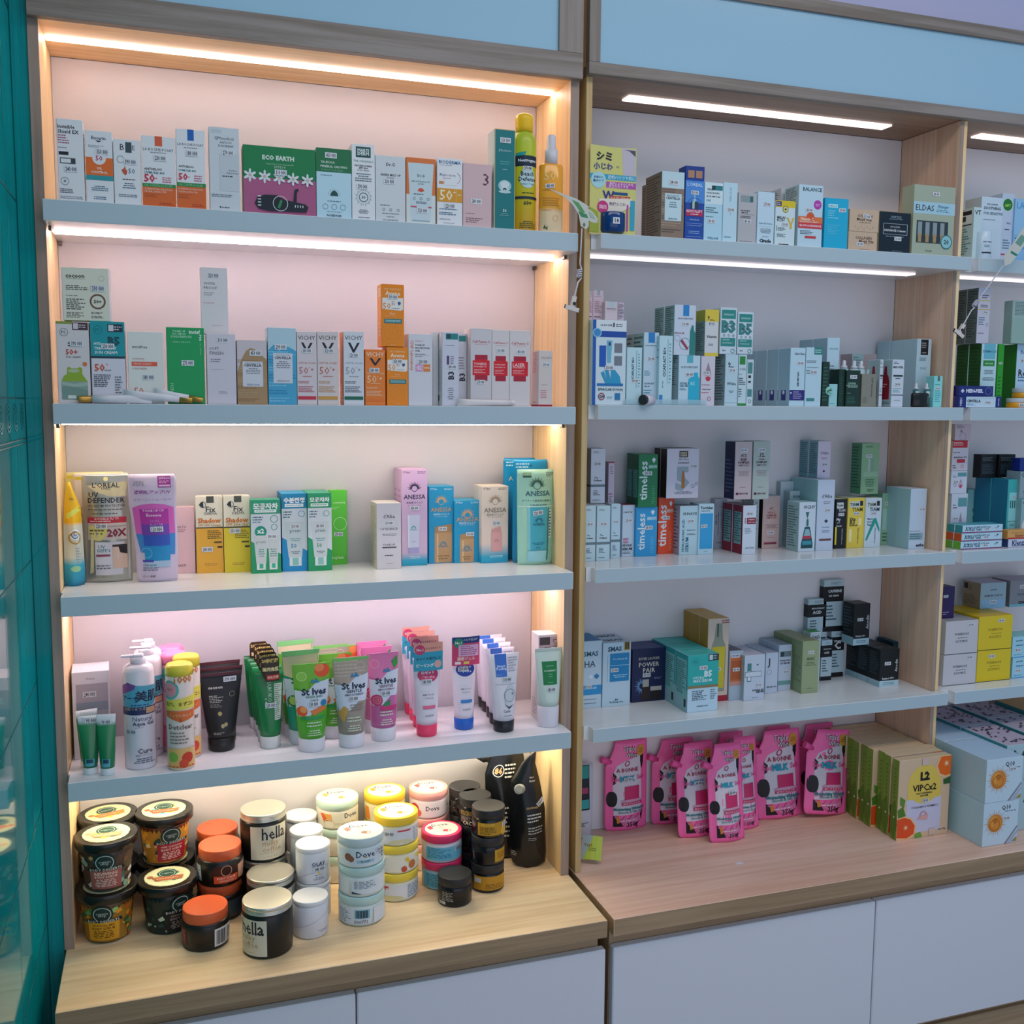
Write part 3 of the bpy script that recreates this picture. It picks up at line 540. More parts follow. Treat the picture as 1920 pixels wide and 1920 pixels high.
L2('tallest of three white boxes with a red cross emblem', 882, 921.5, 615, 'd4ced2', d=.05, side='ecd8d4', art=cfc('TONING'), price=(.48, .69), psz=.02)
L2('middle white box with a red cross emblem', 922, 954.5, 618, 'dcd4d4', d=.05, art=cfc('POWER RELIEF'), price=(.5, .27), psz=.02)
L2('right-hand white box with a red cross emblem', 955, 993, 619, 'dcd4d4', d=.05, art=cfc('LASER'), price=(.55, .28), psz=.02, left=[])
L2('small white box with a red foot, last on the second shelf', 1009, 1035, 657, 'd8ccc8', d=.045, side='f0d8d8', art=[('t', .55, .13, .8, 'CELLAPY', '8a7a78'), ('l', .2, .6, .8, .62, 1, 'a88888'), ('l', .15, .7, .8, .86, 5, 'd06a78'), ('r', 0, .965, 1, 1, 'b01c38')], left=[('l', .2, .02, .8, .4, 12, 'e08a90'), ('l', .2, .9, .8, .95, 1, 'b8a0a0'), ('r', 0, .965, 1, 1, 'b01c38')], price=(.55, .25), psz=.02)
L2('cream carton with a brown ring reading 50, stacked on two boxes', 118.5, 207, 500.5, 'e6e4d2', y=-.03, z=max(a1.top, a2.top)+.0006, d=.03, rz=-.06, side='cfc8d4', art=[
    ('t', .28, .165, .4, 'cocoon', '4a463c', {'b': .03}), ('l', .1, .205, .5, .22, 1, '8a8474'), ('g', .84, .19, .06, .006, 'b0ac98'), ('l', .08, .33, .6, .43, 3, '4a463c'), ('l', .08, .52, .36, .54, 1, '6a6454'), ('l', .08, .58, .5, .8, 6, '4a463c'), ('l', .08, .84, .48, .95, 4, '6a6454'),
    ('g', .745, .63, .17, .035, '7a5044'), ('t', .745, .63, .16, '50+', K, {'b': .02}), ('l', .6, .83, .88, .87, 2, K), ('l', .6, .9, .95, .95, 2, '6a6454')], price=(.76, .38), psz=.026)
L2('tall white box lettered WATER PROOF standing on the lilac-white box', 378, 429, 500.5, 'e2dee0', y=-.012, z=sf.top+.0006, d=.035, side='d0c8cc', art=[('t', .33, .24, .42, 'WATER', '5a5458'), ('t', .36, .305, .48, 'PROOF', '5a5458'), ('l', .12, .37, .5, .43, 2, '9a9498'), ('l', .1, .52, .6, .55, 1, 'd0a8a8'), ('l', .4, .86, .8, .88, 1, 'c8b8c0')], price=(.48, .12))
# tubes lying down
def lying_tube(label, P0, P1, r, body, cap, capl=.025, name='cosmetic_tube'):
    """P0 the cap end, P1 the crimped end"""
    P0, P1 = Vector(P0), Vector(P1); d = P1-P0; L_ = d.length
    e = empty(name, P0); tag(e, label, 'tube')
    e.rotation_mode = 'QUATERNION'; e.rotation_quaternion = Vector((0, 0, 1)).rotation_difference(d)
    loft('tube_body', [(capl, r, r), (capl+L_*.25, r, r*.95), (L_*.8, r*1.15, r*.35), (L_, r*1.3, r*.07)], body, e, seg=28)
    loft('tube_cap', [(0, r*.8, r*.8), (.002, r*.86, r*.86), (capl-.001, r*.9, r*.9), (capl, r*.5, r*.5)], cap, e, seg=28)
    return e
gold = mat('c89a4c', .3, .7); wtub = mat('e2dfe6', .4)
zt0 = Z+.0085
def LT(u0, u1, v, y, dz=0): return
lying_tube('white tube with a gold cap lying at the shelf front, cap to the left', (x_for(145, -.047, Z)+.002, -.0455, Z+.0082), (x_for(285, -.047, Z), -.0475, Z+.0100), .0072, wtub, gold)
lying_tube('white tube lying with its gold cap to the right, in front of the green box', (x_for(361, -.047, Z), -.0470, Z+.0082), (x_for(232, -.05, Z), -.0475, Z+.0185), .0072, wtub, gold)
lying_tube('white tube with gold cap lying rearmost, behind two others', (x_for(381, -.047, Z), -.0465, Z+.0080), (x_for(364, -.05, Z)-.075, -.0465, Z+.0235), .0062, wtub, gold, .028)
lying_tube('thin white tube lying before the red-cross boxes', (x_for(966, -.05, Z), -.047, Z+.0078), (x_for(858, -.05, Z), -.047, Z+.0078), .006, mat('e8e0e0', .4), mat('ece6e6', .4), .012)
# ================================================================ pouches and tubes
def pouch(label, uL, uR, vT, body, y=None, vb=None, z=0, rows=((0, 0, 1), (1, 0, 1)), dp=.018, art=(), price=None, rz=0, lean=0, cat='pouch', name='refill_pouch', peak=.25, margin=.06, mats2=None, ptxt=None, prot=0, roll=0, back=None):
    P, w_, h, dr = locate(uL, uR, vT, y, vb, z, rz)
    def X(t):
        for (t0, a0, b0), (t1, a1, b1) in zip(rows, rows[1:]):
            if t <= t1+1e-9: k = (t-t0)/max(1e-6, t1-t0); return a0+(a1-a0)*k, b0+(b1-b0)*k
        return rows[-1][1:]
    rr = random.Random(int(uL*10))
    wob = [(rr.uniform(6, 14), rr.uniform(6, 14), rr.uniform(0, 6)) for _ in range(3)]
    def D(s, t):
        k = min(1, max(0, (min(s, 1-s)-margin)/(.5-margin))); v = math.sin(k*math.pi/2)**.75
        tt = math.sin(min(1, (t+.16)/(peak+.16))*math.pi/2) if t < peak else max(0, math.cos((t-peak)/(1-peak)*math.pi/2))**.8
        return dp*v*tt*(1+.05*sum(math.sin(a*s+b*t+c) for a, b, c in wob))
    def S(s, t, o):
        a, b = X(t); return Vector((-w_/2+w_*(a+(b-a)*s), -D(s, t)-o*2-.0004, t*h))
    ts = sorted({r[0] for r in rows} | {i/18 for i in range(19)}); ns = 18
    bm = bmesh.new(); fr = [[bm.verts.new(S(i/ns, t, 0)) for i in range(ns+1)] for t in ts]
    bk = [[bm.verts.new((v.co.x, -v.co.y*.8 if abs(v.co.y) > .0005 else .0006, v.co.z)) for v in r] for r in fr]
    for g_, fl in ((fr, 1), (bk, -1)):
        for a, b in zip(g_, g_[1:]):
            for i in range(ns):
                q = (a[i], a[i+1], b[i+1], b[i]); f = bm.faces.new(q if fl > 0 else q[::-1]); f.smooth = True
    for a, b in ((fr, bk),):
        for i in range(ns): bm.faces.new((a[0][i], b[0][i], b[0][i+1], a[0][i+1])); bm.faces.new((a[-1][i+1], b[-1][i+1], b[-1][i], a[-1][i]))
        for j in range(len(ts)-1): bm.faces.new((a[j+1][0], b[j+1][0], b[j][0], a[j][0])); bm.faces.new((a[j][-1], b[j][-1], b[j+1][-1], a[j+1][-1]))
    mats = [body if not isinstance(body, str) else mat(body, .3)]
    paint(bm, art, w_, h, S, mats, 16)
    base = P+dr*(w_/2)+Vector((0, dp*.4, 0)); lim = .2185 if P.x > 1.1 else .222
    base.y = min(base.y, lim-dp-.001)
    if roll: base.z += w_/2*abs(math.sin(roll))
    if lean is None: lean = -min(.13, max(0, (lim-dp*.75-base.y)/h))
    o = new(name, bm, mats, None, base, rz, lean); o.rotation_euler.y = roll; tag(o, label, cat)
    if price: sticker(price[0], price[1], None, w_, h, S, o, ptxt, prot, 6)
    r = Rec(); r.o, r.w, r.h, r.S, r.base, r.P = o, w_, h, S, base, P
    return r
def tube(label, u, vb, z, rpx, vT, cpx, body, cap, hc=.2, art=(), price=None, rz=0, capr=1.0, card=None, cat='tube', name='cosmetic_tube', ctop=None, span=1, topband=None, ptxt=None):
    (P, r) = place_round(u, vb, z, rpx); k = r/rpx; w_ = cpx*k/2; h = z_for(vT, P.x, P.y)-z
    e = tag(empty(name, P, rz), label, cat); e.location.z = z; zc = h*hc
    loft('tube_cap', [(0, r*.96*capr, r*.96*capr), (.0015, r*capr, r*capr), (zc-.001, r*1.03*capr, r*1.03*capr), (zc, r*.97*capr, r*.97*capr)], cap if not isinstance(cap, str) else mat(cap, .3), e, seg=32)
    n = 10; secs = []
    for i in range(n+1):
        t = i/n; b = r*.98*(1-t**1.25)+.0011*t; a = r*1.0+(w_-r)*t**.9
        secs.append((zc+(h-zc)*t, a, b))
    o, S, W, H = loft('tube_body', secs, body if not isinstance(body, str) else mat(body, .35), e, art=art, curve=12, seg=36)
    if price: sticker(price[0], price[1], None, W, H, S, e, ptxt, 0, 6)
    if card:                                                        # header card hung on the tube: (half width px, v top, v bottom, art, colour)
        cw, v0, v1, ca, cc, rows = card; cw = cw*k; z0, z1 = z_for(v1, P.x, P.y)-z, z_for(v0, P.x, P.y)-z; fy = -r*.62
        bm = bmesh.new(); CS = lambda s, t, o: Vector((-cw+2*cw*s, fy-.004*math.sin(math.pi*s)-o, z0+t*(z1-z0)))
        q = [[bm.verts.new(CS(s, t, 0)+Vector((0, dy, 0))) for s, t in rows] for dy in (0, .0006)]
        bm.faces.new(q[0]); bm.faces.new(q[1][::-1]); m_ = len(rows)
        for i in range(m_): bm.faces.new((q[0][(i+1) % m_], q[0][i], q[1][i], q[1][(i+1) % m_]))
        ms = [mat(cc, .4)]; paint(bm, ca, 2*cw, z1-z0, CS, ms, 6)
        new('header_card', bm, ms, e)
    r_ = Rec(); r_.o, r_.r, r_.h, r_.k, r_.P = e, r, h, k, P
    return r_
def again(rec, u, vb, z, label, rz=0, scale=1):
    P, r = place_round(u, vb, z, r=rec.r); c = copy_tree(rec.o); c.location = (P.x, P.y, z); c.rotation_euler.z = rz; c['label'] = label
    for ch in list(c.children):
        if ch.name.startswith('price_sticker'): bpy.data.objects.remove(ch)
    return c
# ================================================================ left bay, third shelf
Z = .7462
pouch('yellow-topped pouch with a blue drop and teal foot, seen edge-on at the far left', 121, 160, 905, grad('aqua_foot', [(0, '0c8ab4'), (.22, '3cb4d0'), (.3, 'd8dcd0'), (.62, 'ccd0c0'), (.66, 'e8b414'), (1, 'f0c428')], .25, 0, .2), vb=1100, z=Z, rows=((0, 0, .95), (.06, 0, 1), (.55, .05, .95), (.75, .1, .9), (.86, .15, .7), (1, .28, .42)), dp=.02, rz=.25,
      art=[('t', .5, .16, .36, 'NAS', '8a5a14', {'b': .02}), ('q', [(.1, .3), (.9, .22), (.95, .27), (.12, .35)], 'd8dc60'), ('o', .5, .5, .28, 'e8ecf0'), ('o', .5, .5, .2, '1c6aa0'), ('o', .5, .5, .15, 'dfe8ee'), ('t', .5, .5, .2, '5x', '1c4a80', {'b': .03}), ('g', .5, .53, .33, .07, 'b09040'), ('l', .5, .62, .8, .78, 6, '9aa8a8'), ('o', .5, .83, .25, '9ad0a0', .16)])
for i, (a, b, y_, c, t) in enumerate([(128, 240, .15, 'd0cc8c', 'clear pouch with a yellow edge, rearmost behind the silver sun pouch'), (143, 248, .13, 'd6d0c8', 'pale pouch just behind the silver sun pouch')]):
    pouch(t, a, b, 886+i*2, mat(c, .25), y=y_, z=Z, dp=.014, rows=((0, 0, 1), (.95, 0, 1), (.985, .01, .99), (1, .04, .96)), art=[('r', .03, .03, .97, .06, 'c8b83c'), ('t', .5, .12, .6, 'UV', '8a8060'), ('l', .1, .3, .9, .8, 8, 'b0a888')])
SILV = mat('b4b2a8', .28, .55)
pouch('silver pouch with a red strip and a 20X banner', 159, 249.5, 891, SILV, vb=1093, z=Z, dp=.016, margin=.09, peak=.3, rows=((0, .02, .98), (.02, 0, 1), (.96, 0, 1), (.985, .01, .99), (1, .05, .95)), art=[
    ('q', [(.1, .1), (.95, .06), (.9, .2), (.55, .2), (.3, .16)], 'cfc4a0'), ('o', .5, .04, .05, 'e8dca0'), ('t', .5, .095, .56, "L'OREAL", '3a3c40', {'b': .01}), ('t', .5, .125, .18, 'PARIS', '3a3c40'), ('t', .24, .185, .2, 'UV', '2a2c32', {'b': .02}), ('t', .5, .235, .76, 'DEFENDER', '2a2c32', {'b': .02}), ('t', .5, .285, .76, 'UV SERUM PROTECTOR', '3a3438', {'b': .01}),
    ('l', .12, .31, .88, .335, 1, '6a6458'), ('l', .2, .35, .84, .37, 1, '4a443c'), ('r', .1, .39, .9, .445, 'b8283c'), ('t', .5, .405, .5, 'INVISIBLE FLUID', 'f0e0e0'), ('l', .15, .42, .85, .438, 1, 'e8c8c8'), ('r', .1, .445, .9, .60, 'c8b8b0'), ('q', [(.12, .47), (.5, .47), (.5, .54), (.36, .61), (.22, .6), (.12, .54)], 'd8d07c'), ('l', .14, .5, .48, .56, 2, '5a4a30'),
    ('t', .7, .475, .38, 'CUA NANG TRONG', '5a2c3c'), ('t', .7, .535, .4, '20X', '7c1c34', {'b': .04}), ('q', [(.24, .62), (.85, .62), (.8, .93), (.24, .93)], 'd0cdd6'), ('q', [(.16, .58), (.22, .58), (.2, .9), (.12, .92)], 'dccfa0'), ('t', .42, .70, .26, 'DEFEN', '3c7c88', {'b': .02}), ('t', .38, .665, .14, 'UV', '3c7c88', {'b': .02}), ('r', .26, .735, .55, .755, '8a3c54'), ('r', .6, .64, .9, .87, 'd8b8a4'), ('q', [(.72, .66), (.9, .65), (.9, .74), (.76, .72)], '2a2428'),
    ('r', .6, .645, .9, .665, '2a2c32'), ('l', .26, .83, .7, .88, 2, '6a6870'), ('l', .2, .945, .85, .955, 1, '8a8878')], price=(.38, .47))
pouch('lilac pouch showing a pink-to-blue tube print, second pouch on the shelf', 257.5, 334, 889.5, 'd4c4dc', vb=1092, z=Z, dp=.016, margin=.05, rows=((0, .04, .98), (.03, 0, 1), (.3, -.02, 1.02), (.6, -.1, 1.01), (.72, -.15, 1.0), (.96, -.16, 1.01), (1, -.12, .97)), art=[
    ('r', .62, .02, .9, .125, 'b8389c'), ('t', .76, .04, .24, 'SPF50+', 'f4dcf0', {'b': .02}), ('l', .65, .06, .87, .09, 2, 'f4dcf0'), ('r', .64, .1, .88, .115, 'e8c8e4'), ('t', .22, .075, .2, 'SKIN', '7a7c88'), ('t', .22, .1, .24, 'AQUA', '7a7c88'), ('t', .5, .165, .76, '透明感アップUV', '8c3c94', {'b': .02}), ('t', .5, .235, .8, 'カラーコントロールUV', '7a6aa0'),
    ('q', [(.06, .31), (.25, .28), (.5, .27), (.75, .28), (.95, .31), (.95, .55), (.06, .55)], 'd060b8'), ('q', [(.06, .55), (.95, .55), (.93, .75), (.12, .72)], '3c86cc'), ('r', .2, .32, .82, .46, 'b0349c'), ('r', .2, .46, .82, .56, '7044a8'), ('r', .22, .56, .82, .66, '3458b8'), ('r', .22, .66, .82, .8, '2090c8'), ('r', .22, .8, .82, .86, 'a8c4dc'),
    ('t', .5, .335, .46, 'TONE UP UV', 'f0d8ec', {'b': .01}), ('t', .5, .375, .32, 'Essence', 'f4e4f0', {'b': .01}), ('t', .5, .43, .2, 'SKIN', 'c080c8'), ('t', .54, .465, .3, 'AQUA', 'c090d0'), ('g', .26, .725, .13, .01, '9cc4e0'), ('r', .16, .79, .42, .81, '4c4cb0'), ('l', .16, .83, .6, .9, 3, '7a8298'), ('t', .3, .945, .3, 'ロート製薬', K, {'b': .01})], price=(.54, .505), ptxt='120 000')
carton('pale pink box behind the lilac pouch', 327, 367, 951, 'eac4cc', vb=1076, z=Z, d=.03, art=[('t', .35, .3, .5, 'EARTH', '6a4450'), ('l', .2, .33, .62, .38, 2, '8a5c68'), ('t', .35, .88, .4, 'ARETI', '4a3440')])
def fix(c1, c2, sub): return [('r', 0, .415, 1, 1, c2), ('r', 0, .4, 1, .415, '3c3c30'), ('r', .4, 0, .68, .085, '4a5048'), ('g', .27, .11, .12, .02, '26303a'), ('q', [(.12, .11), (.28, .06), (.3, .15)], '26303a'), ('t', .56, .17, .36, 'Fix', K, {'b': .01}), ('t', .56, .225, .46, 'DERMA', K), ('t', .5, .315, .86, 'Shadow', 'd87820', {'b': .04}), ('t', .5, .375, .84, sub, 'c8943c', {'b': .02}),
    ('l', .42, .44, .96, .56, 5, '6a5a24'), ('r', .78, .65, .96, .675, '3c3418'), ('r', .66, .59, .94, .61, '5a4a20'), ('l', .2, .87, .85, .91, 2, 'b08840', 'c')]
carton('cream-topped box with a deep yellow-orange lower half', 369.5, 420, 931, 'e8e2d0', vb=1075.5, z=Z, d=.035, top='ece8d8', art=fix(0, 'e8b040', 'SPF 50+ Cream'), price=(.4, .69))
carton('cream-topped box with a lemon yellow lower half', 421.6, 471, 930, 'e8e2d0', vb=1074, z=Z, d=.035, top='ece8d8', art=fix(0, 'e4cc38', 'SPF 50+ Gel'), price=(.42, .455))
def prem(hc, bc, two, kr): 
    hd = [('r', 0, 0, 1, .19, hc), ('t', .5, .085, .84, kr, 'f0f4f4', {'b': .04}), ('r', .12, .13, .86, .17, 'e8f0f0'), ('l', .18, .14, .8, .16, 1, hc), ('r', 0, .19, 1, .56, 'd4dce4'), ('q', [(0, .56), (1, .74), (1, 1), (0, 1)], bc), ('r', 0, .56, .03, .6, bc), ('q', [(0, .56), (1, .56), (1, .74)], 'd4dce4'),
          ('l', .06, .22, .5, .32, 3, '3c6a78'), ('g', .78, .26, .13, .02, hc)]
    if two: hd += [('g', .78, .37, .11, .02, hc), ('o', .32, .43, .2, '16947c'), ('t', .32, .42, .24, 'x2', 'f0f4f4', {'b': .03}), ('q', [(.08, .48), (.55, .48), (.49, .86), (.16, .86)], 'cdd4d6'), ('q', [(.55, .48), (.93, .48), (.88, .86), (.6, .86)], 'cdd4d6'), ('r', .17, .86, .47, .95, 'e0e6e8'), ('r', .6, .86, .87, .95, 'e0e6e8'), ('r', .26, .865, .39, .93, '3cb498'), ('r', .68, .865, .8, .93, '3cb498'), ('t', .32, .58, .3, 'prem', '5a7a84'), ('l', .22, .66, .46, .78, 4, '5c9a90', 'c'), ('l', .62, .66, .86, .78, 4, '5c9a90', 'c')]
    else: hd += [('q', [(.1, .36), (.9, .36), (.78, .82), (.25, .82)], 'ccd6da'), ('r', .28, .82, .76, .93, 'e2e8ea'), ('r', .4, .825, .64, .92, '8cc8c4'), ('t', .52, .49, .42, 'prem', '5a7a84', {'b': .01}), ('t', .46, .67, .22, '50', hc, {'b': .02}), ('l', .3, .57, .75, .62, 2, '5ca0a8', 'c'), ('l', .34, .74, .72, .78, 2, '4a606c', 'c')]
    return hd
carton('green box with an x2 badge and two printed tubes', 472.3, 527.7, 938, '2a9c70', vb=1076, z=Z, d=.045, side='2a9470', top='34a880', art=prem('2a9a78', '1f9a68', True, '모공자차'), price=(.7, .5), psz=.022)
def headed(label, uL, uR, vT, fc, ex, excol, **k):
    r = carton(label, uL, uR, vT, fc, **k)
    return r
pb = carton('blue box with one printed tube, front of three in its row', 530, 577, 926, '2494c4', vb=1072, z=Z, d=.036, side='2484b8', top='2aa0d0', art=prem('1c84b4', '1c90cc', False, '수분진정'), price=(.52, .42), n=3, lab2='blue box with one printed tube, {} in its row', psz=.021)
carton('green box with one printed tube, front of three in its row', 578.8, 622.8, 925, '2a9c70', vb=1071, z=Z, d=.036, side='2a9470', top='34a880', art=prem('28986c', '1f9a68', False, '모공자차'), price=(.5, .42), n=3, lab2='green box with one printed tube, {} in its row', psz=.021)
carton('plain bright lime green box at the right of the printed-tube boxes', 619, 651.5, 919.5, '5cc83c', vb=1058, z=Z, d=.035, top='74d850', side='4cb838', art=[('t', .55, .17, .7, 'OMMMME', 'd0f0c0'), ('l', .1, .22, .6, .26, 2, 'b0e09c'), ('g', .6, .45, .38, .03, 'c0ecb0'), ('t', .45, .91, .7, 'beplain', 'd8f4cc', {'b': .01})], price=(.5, .59), psz=.02)
fr = [('r', .02, .01, .98, .99, 'd2cfda')]
carton('white box with grey textured sides, angled in the middle of the third shelf', 707, 752.5, 944, 'd8d4dc', vb=1068, z=Z, d=.075, side='cfc8bc', top='e0dad2', rz=.0, art=[('t', .5, .2, .48, "d'Alba", '4c4050', {'b': .01}), ('t', .5, .39, .7, 'UV ESSENCE', '4a3c48', {'b': .01}), ('l', .2, .46, .85, .5, 2, '6c6470', 'c'), ('t', .5, .63, .5, 'TONE-UP', '5a4c50', {'b': .01}), ('r', .22, .66, .8, .68, '5a5058'), ('l', .3, .78, .7, .81, 1, K, 'c'), ('l', .35, .91, .7, .92, 1, '6a6470', 'c')], price=(.5, .30), left=[('l', .1, .06, .95, .95, 24, 'aaa294')], psz=.02)
def sun(x, y, r, c, n=15): return [('v', x, y, r*.45, r, n, -5, 185, c), ('v', x, y, r*.4, r*.62, n*2, 0, 180, c), ('g', x, y, r*.4, r*.06, c)]
def anessa(label, uL, uR, vT, vb, bg, foot, ink, prod, uL2=None, **k):
    el = [('t', .12, .03, .14, 'SPF', ink), ('t', .26, .035, .14, '50+', ink, {'b': .02}), ('l', .62, .02, .95, .05, 2, ink)]
    el += sun(.5, k.pop('sy', .2), .3, k.pop('sc', ink))+[('t', .5, k['ty'], .84, 'ANESSA', k.pop('tc', ink), {'b': .015}), ('t', .5, k['ty']+.06, .64, '美容液UVミルク', ink if bg != '1ca0cc' else 'e0f0f8'), ('t', .5, k['ty']+.09, .5, 'トーンアップUV', ink if bg != '1ca0cc' else 'e0f0f8')]
    k.pop('ty'); el += prod
    return carton(label, uL, uR, vT, k.pop('fc'), vb=vb, z=Z, art=el, **k)
GLD = mat('c8a070', .3, .5)
lilac = grad('lilac_to_aqua', [(0, '18a0c8'), (.07, '30a8cc'), (.16, 'd0b8d4'), (1, 'd8b4dc')], .4, 0, .19)
anessa('tall lilac box with a printed white tube and black sun, front of its row', 753.5, 801.5, 880, 1061.5, 'd8b4dc', 'x', '3a3450', [('q', [(.22, .47), (.7, .47), (.66, .81), (.24, .81)], 'cfd4ea'), ('r', .24, .81, .66, .87, 'a8a4d4'), ('q', [(.22, .47), (.3, .47), (.28, .81), (.24, .81)], 'e0e4f2')]+sun(.46, .61, .14, '209cac', 11)+[('t', .46, .625, .3, 'ANESSA', '209cac'), ('t', .46, .75, .2, 'TONE UP', '3c4470'), ('l', .25, .9, .75, .93, 2, 'd0f0f4', 'c')], fc=lilac, side='d4b0d4', ty=.285, d=.04, n=2, lab2='tall lilac box behind the front one, {} in its row', price=(.5, .40), left=[('l', .1, .2, .9, .9, 12, 'b890bc')], psz=.021)
gb = lambda x0, x1, y0, y1: [('q', [(x0, y0+.035), (x0+.06, y0+.03), (x1, y0), (x1, y0+.11), (x0, y0+.11)], 'b48c5c'), ('r', x0-.01, y0+.11, x1+.01, y1, 'c49c70'), ('r', x0+.08, y0+.13, x0+.14, y1, 'dcbc94')]+sun((x0+x1)/2, y0+.27, .2, '1c8cb0', 11)+[('t', (x0+x1)/2, y0+.29, .42, 'ANESSA', '1c84a8'), ('l', x0+.08, y1-.1, x1-.08, y1-.03, 2, '8a6a40', 'c')]
anessa('taller bright blue box with a printed gold bottle, left of its pair', 804, 850.5, 912.5, 1057, '1ca0cc', 0, 'd8ecf4', gb(.24, .92, .49, .99), fc='1a9ccc', side='1888b8', top='28a8d0', ty=.3, tc='c8a070', sc='d8b080', d=.035, price=(.55, .55), n=2, lab2='taller bright blue box, {} in its row', psz=.02)
anessa('shorter bright blue box with a printed gold bottle, right of its pair', 851.5, 900.5, 939, 1056, '1ca0cc', 0, 'd8ecf4', gb(.22, .74, .51, .99), fc='1a9ccc', side='1888b8', top='28a8d0', ty=.3, tc='c8a070', sc='d8b080', sy=.24, d=.035, price=(.6, .54), n=2, lab2='shorter bright blue box, {} in its row', psz=.02)
cream = grad('cream_to_aqua', [(0, '18a0cc'), (.1, '28a8cc'), (.3, 'e8d4c8'), (1, 'ecdccc')], .4, 0, .155)
anessa('cream box fading to blue with a printed pink bottle, front of its row', 903, 952.5, 912, 1056.5, 'x', 0, '4a4038', [('q', [(.36, .56), (.7, .52), (.75, .6), (.36, .6)], 'd8a09c'), ('r', .35, .6, .77, .85, 'e0a8a8')]+sun(.56, .72, .13, 'b87878', 9)+[('l', .25, .9, .85, .93, 2, 'd8f0f4', 'c')], fc=cream, side=cream, top='ecdccc', ty=.31, tc='8c7a68', sc='b09478', d=.035, price=(.55, .48), n=2, lab2='cream box fading to blue, {} in its row', psz=.02)
for i, (a, b, y_, t) in enumerate([(940, 1003, .17, 'bright blue hanging pouch, rearmost in the right corner of the third shelf'), (958, 1026, .11, 'bright blue pouch with a printed sun, behind the clear aqua pouch')]):
    pouch(t, a+4, b, 859+i*3, '128cc0', y=y_, z=Z, dp=.014, rows=((0, .03, .97), (.04, 0, 1), (.97, 0, 1), (1, .02, .98)), art=[('l', .08, .03, .5, .09, 2, 'b8e0f0'), ('o', .5, .06, .03, '0a4a70')]+sun(.55, .2, .25, 'c8a070')+[('t', .5, .2, .7, 'ANESSA', 'd0c4a0'), ('q', [(.3, .4), (.6, .38), (.62, .9), (.28, .9)], 'c0a070')])
pouch('clear aqua pouch holding a light blue tube, right end of the third shelf', 972, 1038, 880.5, mat('a8dcc8', .2), vb=1060, z=Z, dp=.017, margin=.05, rows=((0, .02, .96), (.03, 0, .98), (.5, -.02, 1.02), (1, -.03, 1.04)), art=[
    ('t', .25, .045, .24, 'SPF35', '8a9c3c', {'b': .02}), ('r', .14, .065, .36, .085, '3c5c4c'), ('g', .85, .05, .13, .01, 'e8f0ea'), ('l', .75, .03, .94, .08, 3, '5a7a6c')]+sun(.5, .17, .26, '3c6c60', 17)+[('t', .52, .25, .66, 'ANESSA', '3a6a78', {'b': .02}), ('t', .5, .325, .78, 'デリケート肌を守る保湿UV', '3a5c60', {'b': .01}), ('l', .3, .36, .75, .38, 1, '3a8c88', 'c'),
    ('r', .02, .38, .98, .39, 'd8ece4'), ('q', [(.24, .39), (.76, .39), (.76, .84), (.24, .84)], '48b4c8'), ('q', [(.24, .39), (.3, .39), (.3, .84), (.24, .84)], '8cd4dc')]+sun(.53, .54, .15, '206c88', 13)+[('t', .53, .57, .32, 'ANESSA', '1c6480', {'b': .01}), ('l', .34, .76, .72, .79, 2, '206c88', 'c'), ('t', .52, .815, .14, 'SPF35', '1c6480', {'b': .01}), ('r', .23, .845, .77, .965, '9cd8e4'), ('r', .23, .84, .77, .85, '5ca8bc'),
    ('r', .82, .42, .9, .72, 'dfe8e8'), ('l', .83, .43, .89, .71, 9, '2a3440'), ('q', [(.78, .4), (.82, .4), (.82, .95), (.78, .95)], '1c8c84')], price=(.5, .45), prot=10, cat='pouch')

# ================================================================ left bay, fourth shelf
Z = .3725; CAPW = mat('e2e0e8', .3)
hux = carton('large white box with a grey-blue window panel, far left of the fourth shelf', 140, 210, 1262, 'e0dde6', vb=1425, z=Z, d=.08, rz=.05, art=[('t', .5, .085, .22, 'Huxley', '3a3a46'), ('r', .1, .14, .95, .68, 'a8a6b4'), ('r', .1, .14, .95, .35, 'b0a8b4'), ('r', .1, .35, .95, .45, '8c98ac')], price=(.46, .26), psz=.026)
aloe = grad('aloe_gel', [(0, 'd4dcdc'), (.10, '1f7a4c'), (.75, '2c8c58'), (.82, 'dde2e4'), (1, 'e4e4ea')], .15, 0, .135)
ta = tube('small green gel tube with a white end, left of the pair at the shelf front', 170.5, 1453.5, Z, 13, 1342, 40, aloe, 'dde6ea', .12, price=(.6, .09), ptxt='90 000', art=[('r', .2, .82, .8, .96, '58a8b8'), ('r', .28, .83, .7, .9, '1c4a5c'), ('l', .1, .03, .9, .1, 3, 'b8bcc4', 'c')])
tb_ = tube('small green gel tube with a white end, right of the pair at the shelf front', 202.5, 1455, Z, 13, 1339, 35, aloe, 'dde6ea', .12, price=(.5, .14), ptxt='90 000', rz=-.1, art=[('r', .2, .82, .75, .97, '58a8b8'), ('r', .28, .83, .65, .9, '1c4a5c')])
again(ta, 166, 1440, Z, 'small green gel tube standing behind the front pair', .3)
